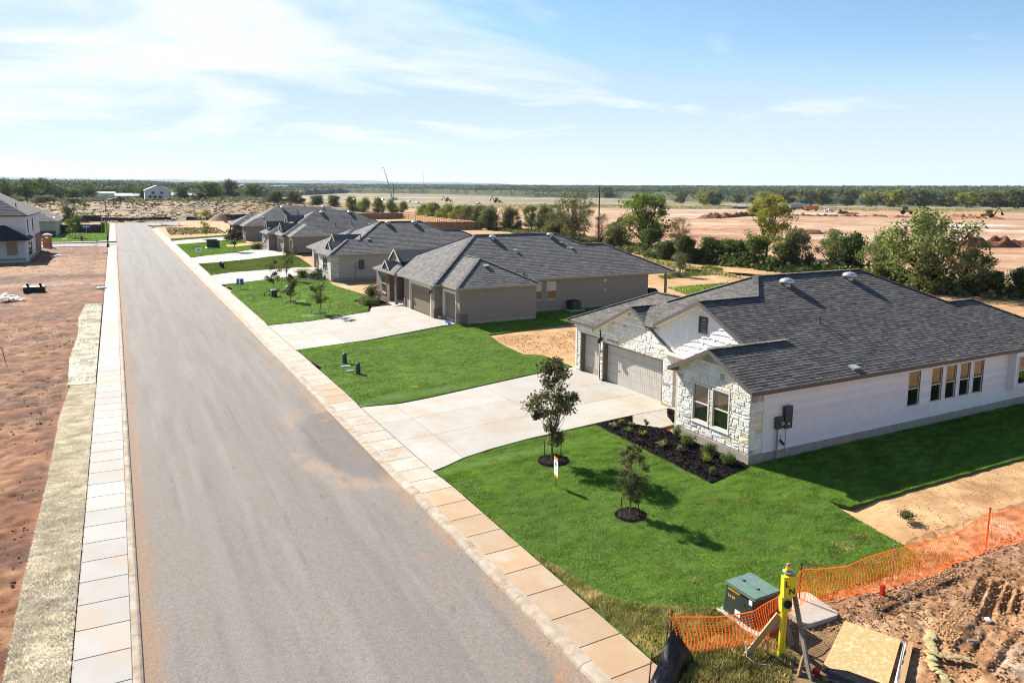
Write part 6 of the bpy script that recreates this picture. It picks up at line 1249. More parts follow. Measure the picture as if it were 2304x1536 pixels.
# trees that can be told apart along the front of the wood
random.seed(5)
P_far = make_tree('tree', 'oak at the left end of the tree row beyond the earthworks', 'tree', 13, 15, 'leaf_olive', 30, 42, 1.0, 0.17, 0.22, 0.35, loc=(482.3, 551.4, 0), shape='round'); P_far2 = make_tree('tree', 'oak second in the tree row beyond the earthworks', 'tree', 13, 15, 'leaf_yellow', 30, 36, 1.0, 0.17, 0.22, 0.35, loc=(470, 505, 0), shape='spread')
grp = 'trees along the front of the far wood'; P_far['group'] = grp; P_far2['group'] = grp
fl = [(456.1,487.2,13.2,16),(448,470,12,15),(564.4,558.3,10.1,11.8),(638,882.4,17.6,25.8),(537.9,451.1,13.8,15.6),(573.5,463.9,15.2,16.2),(558.8,427.1,15,17.6),(563.8,407.4,13.2,14.9),(564.9,388.2,14.7,16),(591.2,382.7,15.2,22.1),(596.3,363.6,13.4,18),(596.2,347.7,12.7,17.5),(603.6,330.1,13.5,20.6),(604.1,314.5,15.2,20.1),(578.4,508.5,15.2,17.2),(574.6,532.7,13,17.7),(585,478,12,16),(570,395,12,15),(608,300,14,20),(588,405,13,16)]
fl.sort(key=lambda t: math.atan2(t[0], t[1]))
ordn = ['third','fourth','fifth','sixth','seventh','eighth','ninth','tenth','eleventh','twelfth','thirteenth','fourteenth','fifteenth','sixteenth','seventeenth','eighteenth','nineteenth','twentieth','twenty-first','twenty-second']
for n_, (x, y, h, w) in enumerate(fl): place(P_far2 if n_ % 3 == 1 else P_far, x, y, 13, h*1.05, 15, w*1.15, ordn[n_]+' oak from the left in the row before the far wood', grp, dz=-0.3)

# ------------------------------------------------------------------ fences
def plank_fence(name, label, a, b, h, mat, rails_side=1, pw=0.14, cat='fence', postmat=None, rail_mat=None):
    a = Vector((a[0], a[1], 0)); b = Vector((b[0], b[1], 0)); d = b-a; l = d.length; d.normalize(); n_ = Vector((d.y, -d.x, 0)); root = thing(name, label, cat, (a.x, a.y, gz(a.x, a.y)))
    i = 0; t = 0
    N_ = int(l/(pw+0.008)); single = []; rest = MB(); cc = []
    for i in range(N_):
        p = a+d*(i*(pw+0.008)); q = p+d*pw; z_ = gz((p.x+q.x)/2, (p.y+q.y)/2)
        mb = MB(); hh_ = h*random.uniform(0.985, 1.01); mb.prism([(p.x, p.y, z_-0.05), (q.x, q.y, z_-0.05), (q.x, q.y, z_+hh_-0.05), (q.x*0.8+p.x*0.2, q.y*0.8+p.y*0.2, z_+hh_), (p.x*0.8+q.x*0.2, p.y*0.8+q.y*0.2, z_+hh_), (p.x, p.y, z_+hh_-0.05)], n_*0.018)
        cc.append(((p-Vector((0, 0, H))).length, mb))
    cc.sort(key=lambda t: t[0])
    for k, (dd, mb) in enumerate(cc):
        if k < 160: mb.build('picket', mat, root)
        else: rest.faces(mb.v, mb.f, random.random())
    if rest.v: rest.build('pickets', mat, root, kind='stuff')
    for zz_ in (0.3, h/2, h-0.25):
        p = a+n_*(-0.03*rails_side if rails_side > 0 else 0.05); q = b+n_*(-0.03*rails_side if rails_side > 0 else 0.05); MB().bar((p.x, p.y, gz(p.x, p.y)+zz_), (q.x, q.y, gz(q.x, q.y)+zz_), 0.05, 0.10).build('rail', rail_mat or mat, root)
    k = 0
    while k <= l: p = a+d*k+n_*(-0.09 if rails_side > 0 else 0.11); MB().box(p.x-0.05, p.x+0.05, p.y-0.05, p.y+0.05, gz(p.x, p.y)-0.1, gz(p.x, p.y)+h-0.05).build('post', rail_mat or mat, root); k += 2.44
    return root
plank_fence('wooden_fence', 'brown picket fence side across the yard behind the cream stone house', (70, 184.5), (89, 183.0), 2.2, 'fence_wood', 1); plank_fence('wooden_fence', 'long sunlit fence run showing its rails along the yard back', (97.3, 266), (89.1, 183.2), 2.1, 'fence_wood_lit', -1, rail_mat='fence_wood'); plank_fence('wooden_fence', 'far brown picket fence run above the charcoal roofs', (66, 262), (97.1, 266.2), 2.2, 'fence_wood', 1)
plank_fence('wooden_fence', 'short orange wooden fence left of the furthest house roofs', (30.5, 243), (32.0, 262), 2.0, 'fence_wood', 1, 0.3); plank_fence('wooden_fence', 'dark wooden fence top behind the furthest house', (32.0, 262), (46, 263), 2.0, 'fence_brown', 1, 0.3)
plank_fence('brown_fence', 'dark brown fence facing the side street beside the corner house', (-12.6, 206), (-3.1, 203.2), 2.0, 'fence_brown', 1, 0.2); plank_fence('brown_fence', 'dark brown fence running along the street behind the corner lawn', (-3.1, 203.4), (-3.9, 276), 2.0, 'fence_brown', 1, 0.3); plank_fence('brown_fence', 'dark brown fence at the back of the corner yard', (-12.6, 274), (-4.0, 276.4), 2.0, 'fence_brown', 1, 0.25)
def silt(label, pts, h=0.6, every=3.0, mat='silt'):
    root = thing('silt_fence', label, 'silt fence', (pts[0][0], pts[0][1], gz(*pts[0]))); mb = MB(); pm = MB()
    for a, b in zip(pts[:-1], pts[1:]):
        n_ = max(1, int(math.hypot(b[0]-a[0], b[1]-a[1])/1.2)); pr = None
        for i in range(n_+1):
            t = i/n_; x = a[0]+(b[0]-a[0])*t; y = a[1]+(b[1]-a[1])*t; z_ = gz(x, y); o = 0.08*math.sin(i*1.9); c = [(x, y+o*0.3, z_-0.1), (x, y+o, z_+h*0.5), (x, y, z_+h*random.uniform(0.9, 1.02))]
            if pr: mb.poly([pr[0], c[0], c[1], pr[1]], 0.5); mb.poly([pr[1], c[1], c[2], pr[2]], 0.5)
            pr = c
            if i % 2 == 0: MB().box(x-0.025, x+0.025, y-0.07, y-0.02, z_-0.1, z_+h+0.12).build('post', 'conduit', root)
    mb.build('fabric', mat, root)
silt('long black silt fence across the end of the street', [(-4, 287), (8, 285), (17, 279)], 0.9); silt('short black silt fence piece right of the street end', [(21.5, 273), (26, 271)], 0.9); silt('black silt fence piece beside the gravel mound', [(27.5, 271), (30.5, 269)], 0.9)
silt('dark silt fence along the foot of the tree belt behind the stone house', [(66, 62), (70, 57), (74.5, 51), (75, 48), (77, 45.4), (79, 43), (83, 39), (88, 34)], 0.7); silt('low silt fence in front of the dark shrub row', [(66, 74), (68, 69.5), (71, 64)], 0.3)
mb = MB().lathe((31.6, 263.7, 0.4), [(4.6, 0), (3.8, 0.5), (2.2, 1.6), (1.0, 2.3), (0.1, 2.6)], 18); setp(mb.build('gravel_mound', 'mound'), 'cone of brown gravel beside the unfinished side road', 'gravel mound')

# orange safety net with its posts
net = thing('safety_fence', 'orange plastic mesh fence sagging between posts around the green transformer', 'safety fence', (10.6, 11.9, 0.2))
path = [(10.6, 11.85, .9, .04), (11.5, 11.5, .84, .02), (12.45, 11.2, .82, .03), (13.2, 11.3, .86, .05), (14.0, 11.55, .86, .06), (14.75, 11.8, .9, .08), (16.0, 11.5, .82, .05), (17.42, 11.2, 1.05, .06), (18.8, 11.1, .92, .05), (20.2, 11.1, .92, .04), (21.5, 11.12, 1.08, .04), (23.2, 11.0, .9, .05), (25.2, 10.9, .85, .05), (28, 10.8, .9, .05)]
pp = np.array(path); cum = np.concatenate([[0], np.cumsum(np.hypot(np.diff(pp[:, 0]), np.diff(pp[:, 1])))]); stp = 0.085; tt = np.arange(0, cum[-1], stp); rows = 17
nx = np.interp(tt, cum, pp[:, 0]); ny = np.interp(tt, cum, pp[:, 1]); top = np.interp(tt, cum, pp[:, 2])-0.04*fbm(tt*1.5, tt*0, 3); bot = np.interp(tt, cum, pp[:, 3])-0.03
g = []; vz = np.linspace(0, 1, rows)
for k in range(rows):
    t = vz[k]; bell = math.sin(PI*t)*0.10; wv = bell*(fbm(tt*0.9, tt*0+t, 61)-0.1)*2.2+0.03*np.sin(tt*3.1+t*4); lx = 0.05*np.sin(t*5+tt*0.7)*(fbm(tt, tt*0+5, 62))
    zc2 = zt(nx, ny)+bot+(top-bot)*t; g.append(np.stack([nx+lx, ny-wv-0.06*(1-t), zc2], -1))
g = np.array(g); nb = MB(); V = []; R2 = []
def ribbon(a, b, w_, vert):
    if vert: o = np.array([w_/2, 0, 0])
    else: o = np.array([0, 0, w_/2])
    V.append(np.stack([a-o, b-o, b+o, a+o], -2))
for k in range(rows): ribbon(g[k, :-1], g[k, 1:], 0.006 if k not in (0, rows-1) else 0.03, False)
for k in range(rows-1): ribbon(g[k, :], g[k+1, :], 0.018, True)
V = np.concatenate([v.reshape(-1, 4, 3) for v in V]); npmesh('mesh_panel', V.reshape(-1, 3), 4, 'net', rnd=np.random.rand(len(V)), parent=net)
for x, y, h, mt in ((10.6, 11.9, 1.0, 'rust_post'), (14.75, 11.88, 1.0, 'black_metal'), (17.42, 11.22, 1.12, 'lumber_grey'), (21.5, 11.15, 1.2, 'red'), (26.2, 10.85, 1.1, 'rust_post')):
    MB().tube([(x, y, gz(x, y)-0.1), (x+0.03, y, gz(x, y)+h)], 0.02, 6).lathe((x+0.03, y, gz(x, y)+h-0.01), [(0.035, 0), (0.03, 0.03)], 8).build('post', mt, net)
of = sheet('orange_fabric', [(17.6,139.6),(22.6,139.8),(22.6,147),(18.0,144.3)], 1.5, 0.1, 'orange', 0.05); setp(of, 'orange plastic net spread on the grass by the grey brick house', 'plastic net')

# ------------------------------------------------------------------ utilities and building site things in front
tr = thing('transformer', 'dark green electric transformer cabinet on a concrete pad behind the orange mesh', 'transformer', (13.2, 12, 0.27))
zb = 0.30; mb = MB(); mb.faces([(12.80,11.55,zb),(13.68,11.55,zb),(13.68,12.5,zb),(12.80,12.5,zb),(12.86,11.59,1.01),(13.64,11.59,1.01),(13.64,12.46,1.01),(12.86,12.46,1.01)], [(0,3,2,1),(4,5,6,7),(0,1,5,4),(1,2,6,5),(2,3,7,6),(3,0,4,7)], 0.5); mb.build('cabinet', 'trans_side', tr)
mb = MB(); mb.box(12.83, 13.22, 11.55, 12.50, 1.0, 1.055).box(13.235, 13.68, 11.55, 12.50, 1.0, 1.055); mb.box(12.82, 13.69, 11.54, 12.51, 0.985, 1.003); mb.build('lid', 'trans_top', tr)
for y in (11.8, 12.25): MB().box(13.19, 13.27, y, y+0.05, 1.05, 1.068).build('hinge', 'black_metal', tr)
text('23850559', (12.845, 12.22, 0.92), 0.10, 'yellow_ink', (0, -1, 0), (0.05, 0, 1), tr, 'serial_number'); text('LA 59', (12.838, 12.28, 0.74), 0.09, 'yellow_ink', (0, -1, 0), (0.05, 0, 1), tr, 'serial_number')
MB().box(12.815, 12.84, 11.62, 11.71, 0.84, 0.95).build('sticker', 'sign_white', tr); MB().box(12.80, 12.825, 11.95, 12.12, 0.36, 0.5).build('warning_label', 'sign_white', tr); MB().tube([(12.86, 11.86, 0.75), (12.80, 11.86, 0.75)], 0.018, 8).build('lock', 'black_metal', tr)
setp(MB().box(12.66, 13.85, 11.32, 12.6, 0.14, 0.302).build('concrete_pad', 'pad'), 'square pale concrete pad carrying the green transformer', 'concrete pad')
pts = []
for (cx2, cy2, a0) in ((15.05, 11.9, 0), (14.2, 12.0, 90), (14.15, 11.15, 180), (14.95, 11.1, 270)):
    for k in range(5): a = math.radians(a0+k*22.5); pts.append((cx2+0.16*math.cos(a), cy2+0.16*math.sin(a)))
sl_ = thing('handhole_slab', 'flat rounded concrete lid slab lying right of the transformer', 'concrete slab', (14.6, 11.5, 0.3)); MB().prism([(a, b, 0.26) for a, b in pts], (0, 0, 0.13)).build('lid', 'pad', sl_)
lm = thing('meter_pole', 'yellow temporary power post with black letters and a round meter socket', 'power post', (12.65, 10.58, 0.24))
MB().bar((12.62, 10.58, 0.1), (12.70, 10.58, 2.3), 0.12, 0.05).build('post', 'yellow', lm); MB().tube([(12.70, 10.545, 0.2), (12.72, 10.545, 1.4)], 0.022, 8).build('conduit', 'yellow', lm)
def tiltbox(name, c, w_, h, d, mat, par, ax=(0.95, -0.3, 0), upv=(0.12, 0, 1)):
    x = Vector(ax).normalized(); z_ = Vector(upv).normalized(); y = z_.cross(x).normalized(); z_ = x.cross(y); c = Vector(c); mb = MB()
    vs = [c+x*a*w_/2+y*b*d/2+z_*e*h/2 for e in (-1, 1) for a, b in ((-1, -1), (1, -1), (1, 1), (-1, 1))]; mb.faces(vs, [(0,3,2,1),(4,5,6,7),(0,1,5,4),(1,2,6,5),(2,3,7,6),(3,0,4,7)], 0.5); o = mb.build(name, mat, par); return o, x, y, z_
o, x_, y_, z_ = tiltbox('breaker_box', (12.68, 10.50, 1.96), 0.30, 0.46, 0.13, 'yellow', lm); c = Vector((12.68, 10.50, 1.96)); text('L', c-y_*0.07-x_*0.075+z_*0.065, 0.19, 'black_ink', x_, z_, lm, 'letter'); text('N', c-y_*0.07+x_*0.045-z_*0.11, 0.19, 'black_ink', x_, z_, lm, 'letter')
tiltbox('meter_socket', (12.64, 10.52, 1.54), 0.24, 0.34, 0.11, 'yellow', lm); c = Vector((12.635, 10.46, 1.56)); MB().tube([c, c-y_*0.035], [0.092, 0.088], 20).build('meter_glass', 'dark', lm); MB().tube([c-y_*-0.004, c-y_*0.012], [0.112, 0.112], 20).build('meter_ring', 'steel', lm)
MB().tube([(12.72, 10.58, 2.15), (12.73, 10.58, 2.38)], 0.05, 10).build('mast_cap', 'yellow', lm); MB().lathe((12.73, 10.58, 2.22), [(0.02, 0), (0.12, 0.01), (0.12, 0.03), (0.03, 0.07)], 14).build('weather_cap', 'conduit', lm); MB().bar((12.72, 10.58, 2.36), (12.73, 10.58, 2.43), 0.09, 0.05).build('wood_end', 'lumber', lm)
def board(label, a, b, w_=0.09, t=0.038, mat='lumber', up_=(0, 0, 1), name='brace_board'):
    return setp(MB().bar(a, b, w_, t, up_).build(name, mat), label, 'board')
board('long board propped from the ground up to the yellow post on its left', (12.0, 10.98, 0.20), (12.62, 10.66, 1.22), 0.05, 0.13); board('tall dark board leaning against the right of the yellow post', (12.62, 9.74, 0.2), (12.86, 10.62, 2.15), 0.10, 0.05, 'lumber_grey', (1, 0, 0)); board('short crossed board at the foot of the tall leaning board', (12.50, 9.95, 0.2), (12.80, 10.05, 0.72), 0.10, 0.04, 'lumber', (0, 1, 0)); board('grey wide board leaning behind the yellow post', (13.2, 10.72, 0.22), (12.76, 10.62, 1.15), 0.14, 0.03, 'lumber_grey', (0, 1, 0)); board('short wooden peg standing under the left brace', (12.40, 10.75, 0.1), (12.40, 10.75, 0.62), 0.07, 0.05, 'lumber', (0, 1, 0)); board('narrow upright peg right of the grey board', (13.22, 10.5, 0.1), (13.2, 10.52, 0.72), 0.06, 0.04, 'lumber', (0, 1, 0)); board('long timber lying at the bottom edge by the black paper', (12.85, 9.62, 0.26), (13.35, 9.28, 0.27), 0.10, 0.06)
setp(MB().tube([(12.24, 11.2, 0.27), (12.05, 11.05, 0.50), (11.9, 10.85, 0.30), (11.95, 10.6, 0.26), (12.2, 10.45, 0.25), (12.5, 10.5, 0.26), (12.6, 10.56, 0.3)], 0.011, 6).build('cable', 'pvc'), 'white cable looping over the grass to the yellow post', 'cable')
setp(MB().box(12.80, 12.93, 9.76, 9.85, 0.24, 0.36).build('red_block', 'red'), 'small red block beside the foot of the leaning board', 'block')
# sheet of board on the ground
q = [(14.95,10.72),(15.42,9.6),(13.75,8.75),(13.0,9.78)]; ply = thing('plywood_sheet', 'pale strand board sheet lying on the dirt at the bottom right', 'plywood', (14.3, 9.7, 0.33)); MB().prism([(a, b, 0.33+0.02*(a-14)) for a, b in q], (0, 0, 0.03)).build('panel', 'osb', ply)
setp(MB().prism([(13.02,9.72,0.375),(13.36,9.42,0.38),(13.65,8.8,0.38),(13.1,8.7,0.375),(12.75,9.4,0.37)], (0, 0, 0.012)).build('tar_paper', 'black_plastic'), 'black paper triangle lying on the strand board corner', 'sheet')
board('pale timber lying on the right edge of the strand board', (15.52, 9.42, 0.40), (14.0, 8.62, 0.37), 0.10, 0.05); board('thin pale timber beside the one on the strand board', (15.36, 9.46, 0.41), (13.85, 8.66, 0.38), 0.05, 0.04, 'pvc')
setp(MB().tube([(15.40, 9.50, 0.42), (14.0, 8.72, 0.40)], 0.016, 6).build('steel_rod', 'steel'), 'steel rod lying between the two timbers', 'rod')
setp(MB().box(16.72, 16.82, 10.98, 11.06, 0.3, 0.66).build('red_stake', 'red'), 'short red marker stake in the bank right of the transformer', 'stake')
def bundle(name, label, cat, pts, r, mat, n_=10, fl=0.55, jit=0.3):
    mb = MB(); P = [Vector(p) for p in pts]; fine = []
    for a, b in zip(P[:-1], P[1:]):
        for k in range(6): fine.append(a.lerp(b, k/6)+Vector((random.uniform(-1, 1), random.uniform(-1, 1), random.uniform(-0.3, 1)))*r*jit)
    mb.tube(fine, [r*random.uniform(0.7, 1.2) for _ in fine], n_, None); me = mb; o = me.build(name, mat); 
    zmean = min(p.z for p in P)
    for v in o.data.vertices: v.co.z = zmean+(v.co.z-zmean)*fl
    o.data.update(); return setp(o, label, cat)
bundle('straw_netting', 'twisted olive netting lying in a bent strip on the churned dirt', 'netting', [(16.35,9.55,.42),(15.95,9.15,.46),(15.45,8.95,.42),(15.1,8.6,.40),(14.9,8.2,.38)], 0.10, 'netting', 8, 0.28, 0.8); bundle('straw_netting', 'short olive netting arm pointing right', 'netting', [(15.45,8.95,.42),(15.8,8.62,.42),(16.1,8.42,.43)], 0.08, 'netting', 8, 0.28, 0.8)
setp(MB().lathe((17.95, 9.1, 0.42), [(0.07, 0), (0.09, 0.04), (0.03, 0.08)], 7).build('crumpled_bag', 'paint_white'), 'crumpled white bag beside the wheel ruts', 'litter'); setp(MB().tube([(16.7, 8.85, 0.42), (16.92, 8.72, 0.42)], [0.035, 0.03], 8).build('blue_bottle', 'conduit'), 'crushed grey blue bottle on the dirt right of the netting', 'litter')
# black plastic wrap at the pavement
bl = thing('black_plastic_barrier', 'glossy black plastic sheet bulging beside the pavement at the bottom edge', 'plastic sheet', (10, 11.5, 0.16)); X_ = np.linspace(0, 1, 26); Y_ = np.linspace(0, 1, 12); GX2, GY2 = np.meshgrid(X_, Y_)
tpx = 9.15+1.55*GX2; tpy = 10.95+0.95*GX2; tpz = 0.34+0.42*GX2+0.05*np.sin(GX2*9)
bx = tpx+(1-GY2)*(0.05+0.12*np.sin(GX2*7))+0.05*np.sin(GY2*6+GX2*8); by = tpy-(1-GY2)**0.8*(0.62+0.1*np.sin(GX2*5))-0.10*np.sin(GY2*PI)*fbm(GX2*4, GY2*3, 5); bz = 0.15+(tpz-0.15)*GY2**0.7+0.10*np.sin(GY2*PI)*(fbm(GX2*6, GY2*5, 9)-0.2)
gridmesh('sheet', bx, by, bz, 'black_plastic', parent=bl)
for x, y, h, lab in ((9.25, 11.0, 1.0, 'rusty rod standing on the pavement at the bottom edge'), (10.5, 11.95, 0.75, 'short dark rod beside the first net post')): setp(MB().tube([(x, y, 0.1), (x+0.08, y, 0.1+h)], 0.014, 6).build('steel_rod', 'rust_post', ), lab, 'rod')

# yard signs
def ysign(label, x, y, w_, h, z0, mats, ax, marks=None, lean=(0, 0)):
    root = thing('yard_sign', label, 'sign', (x, y, gz(x, y))); d = Vector((ax[0], ax[1], 0)).normalized(); nrm = Vector((d.y, -d.x, 0)); g0 = gz(x, y); c = Vector((x, y, g0)); L_ = Vector((lean[0], lean[1], 0))
    MB().tube([c-Vector((0, 0, 0.05)), c+Vector((0, 0, z0+h))+L_], 0.012, 6).build('stake', 'black_metal', root)
    for (a0, a1, mt) in mats:
        p = c-d*w_/2+Vector((0, 0, z0+h*a0))+L_*a0-nrm*0.002; MB().prism([p-nrm*-0.015, p+d*w_-nrm*-0.015, p+d*w_+Vector((0, 0, h*(a1-a0)))-nrm*-0.015, p+Vector((0, 0, h*(a1-a0)))-nrm*-0.015], -nrm*0.008).build('board', mt, root)
    if marks: marks(root, c+Vector((0, 0, z0)), d, nrm)
    return root
def mk(root, c, d, nrm):
    z_ = Vector((0, 0, 1)); f = nrm*0.02
    MB().prism([c+f-d*0.07+z_*0.42, c+f+d*0.07+z_*0.42, c+f+d*0.07+z_*0.50, c+f+z_*0.58, c+f-d*0.07+z_*0.50], nrm*0.003).build('logo', 'sign_blue', root)
    for k, w_ in ((0.34, 0.14), (0.28, 0.10), (0.22, 0.12)): MB().prism([c+f-d*w_+z_*k, c+f+d*w_+z_*k, c+f+d*w_+z_*(k+0.025), c+f-d*w_+z_*(k+0.025)], nrm*0.003).build('text_line', 'conduit', root)
ysign('white yard sign with orange top and bottom bands beside the larger mulch ring', 13.17, 20.92, 0.36, 0.72, 0.38, ((0, 0.13, 'sign_orange'), (0.13, 0.83, 'sign_white'), (0.83, 1, 'sign_orange')), (-0.18, -0.98), mk)
def mk2(root, c, d, nrm):
    z_ = Vector((0, 0, 1)); f = nrm*0.02; MB().prism([c+f-d*0.14+z_*0.1, c+f+d*0.02+z_*0.1, c+f+d*0.02+z_*0.7, c+f-d*0.14+z_*0.5], nrm*0.003).build('print', 'sign_white', root)
ysign('blue and white yard sign tilted on the lawn past the brick house', 11.3, 80.9, 0.75, 0.65, 0.45, ((0, 1, 'sign_blue'),), (0.9, -0.45), mk2, (0.25, 0)); 
def mk3(root, c, d, nrm):
    z_ = Vector((0, 0, 1)); f = nrm*0.02; MB().prism([c+f-d*0.2+z_*0.3, c+f+d*0.2+z_*0.3, c+f+z_*0.62], nrm*0.003).build('print', 'sign_blue', root)
ysign('white yard sign with a small blue mark near the far green cabinet', 11.7, 128.2, 0.95, 0.75, 0.35, ((0, 1, 'sign_white'),), (0.95, -0.3), mk3)
# pedestals
def pedestal(label, x, y, r, h, mt='pedestal', cap=True, square=False):
    root = thing('utility_pedestal', label, 'pedestal', (x, y, gz(x, y))); g0 = gz(x, y)-0.03
    if square: MB().box(x-r, x+r, y-r, y+r, g0, g0+h*0.9).build('body', mt, root); MB().faces([(x-r*1.08,y-r*1.08,g0+h*0.9),(x+r*1.08,y-r*1.08,g0+h*0.9),(x+r*1.08,y+r*1.08,g0+h*0.9),(x-r*1.08,y+r*1.08,g0+h*0.9),(x-r*0.8,y-r*0.8,g0+h),(x+r*0.8,y-r*0.8,g0+h),(x+r*0.8,y+r*0.8,g0+h),(x-r*0.8,y+r*0.8,g0+h)], [(0,3,2,1),(4,5,6,7),(0,1,5,4),(1,2,6,5),(2,3,7,6),(3,0,4,7)]).build('lid', 'pad', root)
    else: MB().lathe((x, y, g0), [(r, 0), (r, h*0.8), (r*0.9, h*0.93), (r*0.45, h)], 14).build('body', mt, root, smooth=False); MB().box(x-0.012, x+0.012, y-r-0.015, y+0.0, g0+0.2, g0+h*0.6).build('latch', 'black_metal', root)
    return root
pedestal('rounded teal utility pedestal further from the camera on the second lawn', 11.78, 42.75, 0.13, 0.68); pedestal('rounded teal utility pedestal nearer the camera on the second lawn', 11.75, 39.88, 0.13, 0.70)
pedestal('square utility box with white lid in front of the wide topped young tree', 13.3, 73.1, 0.25, 0.75, 'trans_side', square=True); pedestal('slim square utility box right of the white lidded box', 14.75, 73.5, 0.19, 0.95, 'box_grey', square=True); pedestal('slim grey box beside the green electric cabinet', 16.0, 139.9, 0.3, 1.4, 'box_grey', square=True)
for x, y, lab in ((12.3, 105.3, 'taller of the two dark domes on the third lawn'), (12.35, 103.2, 'shorter of the two dark domes on the third lawn')): pedestal(lab, x, y, 0.16, 0.8, 'black_metal')
for x, y, a, b, lab in ((11.6, 41.9, 0.28, 0.18, 'grey meter box lid set in the grass between the teal pedestals'), (11.5, 40.7, 0.22, 0.12, 'narrow grey lid set in the grass near the teal pedestals')): setp(MB().box(x-a, x+a, y-b, y+b, gz(x, y), gz(x, y)+0.07).build('ground_box', 'conduit'), lab, 'meter box')
for x, y, r_ in ((12.0, 42.1, 0.35), (11.6, 39.85, 0.2)): blades('ochre_soil', [(x+r_*math.cos(t), y+r_*math.sin(t)*0.6) for t in np.linspace(0, 6.28, 9)[:-1]], 900, 0.05, 0.05, 'machine_yellow', dz=0.03)
g2 = thing('electric_cabinet', 'dark green electric cabinet on a pale pad on the far lawn', 'transformer', (14.9, 140.4, 0.3)); MB().box(14.2, 15.9, 139.6, 141.0, 0.3, 1.75).build('cabinet', 'trans_side', g2); MB().box(14.15, 15.95, 139.55, 141.05, 1.75, 1.9).build('lid', 'trans_top', g2); MB().box(13.95, 16.15, 139.3, 141.3, 0.25, 0.42).build('pad', 'sign_white', g2)
mb = MB(); mb.tube([(11.8, 139, 0.2), (11.8, 139, 0.7), (12.9, 139, 0.7), (12.9, 139, 0.2)], 0.05, 6); setp(mb.build('pipe_loop', 'box_grey'), 'low dark pipe loop standing left of the green electric cabinet', 'pipe')
for x, y, lab in ((12.6, 74.3, 'dark stub pipe left of the white lidded box'), (13.0, 73.6, 'second dark stub pipe close to the white lidded box')): setp(MB().tube([(x, y, 0.2), (x, y, 0.55)], 0.06, 6).build('stub_pipe', 'rust_post'), lab, 'pipe')
setp(MB().tube([(22.0, 50.6, 0.56), (22.3, 50.9, 0.57), (22.1, 51.3, 0.57), (22.45, 51.5, 0.57), (22.3, 51.9, 0.56)], 0.045, 6).build('garden_hose', 'street_blue'), 'turquoise hose lying before the small brown garage door', 'hose')
# air conditioner, covered grill
ac = thing('air_conditioner', 'grey green air conditioner unit on a slab beside the brick house wall', 'air conditioner', (34.3, 52.3, 0.55)); MB().box(33.6, 35.1, 51.5, 52.8, 0.45, 0.6).build('slab', 'pad', ac); MB().box(33.95, 34.8, 51.8, 52.6, 0.6, 1.35).build('casing', 'box_grey', ac)
mb = MB()
for k in range(14): mb.box(33.92, 34.83, 51.77, 52.63, 0.64+k*0.05, 0.655+k*0.05)
mb.build('louvre', 'trans_side', ac); MB().lathe((34.37, 52.2, 1.35), [(0.36, 0), (0.36, 0.03), (0.05, 0.05)], 16).build('fan_guard', 'dark', ac)
gr = thing('covered_grill', 'black covered barbecue grill on the patio of the brick house', 'grill', (43.9, 53.6, 0.54)); MB().faces([(43.2,53.2,0.56),(44.6,53.2,0.56),(44.6,54.0,0.56),(43.2,54.0,0.56),(43.25,53.25,1.45),(44.5,53.25,1.4),(44.5,53.9,1.4),(43.25,53.9,1.45),(43.5,53.35,1.75),(44.1,53.35,1.72),(44.1,53.8,1.72),(43.5,53.8,1.75)], [(0,3,2,1),(0,1,5,4),(1,2,6,5),(2,3,7,6),(3,0,4,7),(4,5,9,8),(5,6,10,9),(6,7,11,10),(7,4,8,11),(8,9,10,11)]).build('cover', 'dark', gr)

# ------------------------------------------------------------------ left side things
sg = thing('street_lamp', 'tall grey street lamp with a curved white arm at the corner', 'street lamp', (-1.45, 152.7, 0.15)); MB().tube([(-1.45, 152.7, 0), (-1.45, 152.7, 8.0)], [0.11, 0.06], 10).build('pole', 'pole_grey', sg); MB().tube([(-1.45, 152.7, 7.9), (-1.35, 152.7, 8.4), (-0.9, 152.7, 8.8), (0.3, 152.7, 9.0)], [0.05, 0.05, 0.05, 0.04], 8).build('arm', 'paint_white', sg); MB().lathe((0.5, 152.7, 8.93), [(0.12, 0), (0.2, 0.04), (0.12, 0.12)], 10).build('lamp_head', 'paint_white', sg); MB().lathe((-1.45, 152.7, 0.1), [(0.25, 0), (0.2, 0.5), (0.12, 0.6)], 10).build('base', 'black_metal', sg); MB().box(-1.58, -1.32, 152.6, 152.8, 1.4, 1.9).build('hand_box', 'dark', sg)
ss_ = thing('street_sign', 'blue street name sign on a thin post at the corner', 'street sign', (-5.2, 167.9, 0.15)); MB().tube([(-5.2, 167.9, 0), (-5.2, 167.9, 3.7)], 0.04, 6).build('post', 'conduit', ss_); MB().box(-5.85, -4.55, 167.87, 167.93, 3.0, 3.35).build('blade', 'street_blue', ss_); MB().box(-5.23, -5.17, 167.4, 168.4, 3.4, 3.7).build('blade', 'street_blue', ss_)
mb = MB()
for k in range(9): mb.box(-5.72+k*0.12, -5.65+k*0.12, 167.85, 167.868, 3.1, 3.24)
mb.build('lettering', 'sign_white', ss_)
fh = thing('fire_hydrant', 'dark rusty fire hydrant on the corner lawn', 'fire hydrant', (-6.3, 172.6, 0.15)); MB().lathe((-6.3, 172.6, 0.1), [(0.25, 0), (0.25, 0.08), (0.16, 0.1), (0.16, 0.8), (0.24, 0.85), (0.2, 1.0), (0.06, 1.12)], 10).build('barrel', 'hydrant', fh); MB().tube([(-6.65, 172.6, 0.75), (-5.95, 172.6, 0.75)], 0.09, 8).build('outlet', 'hydrant', fh)
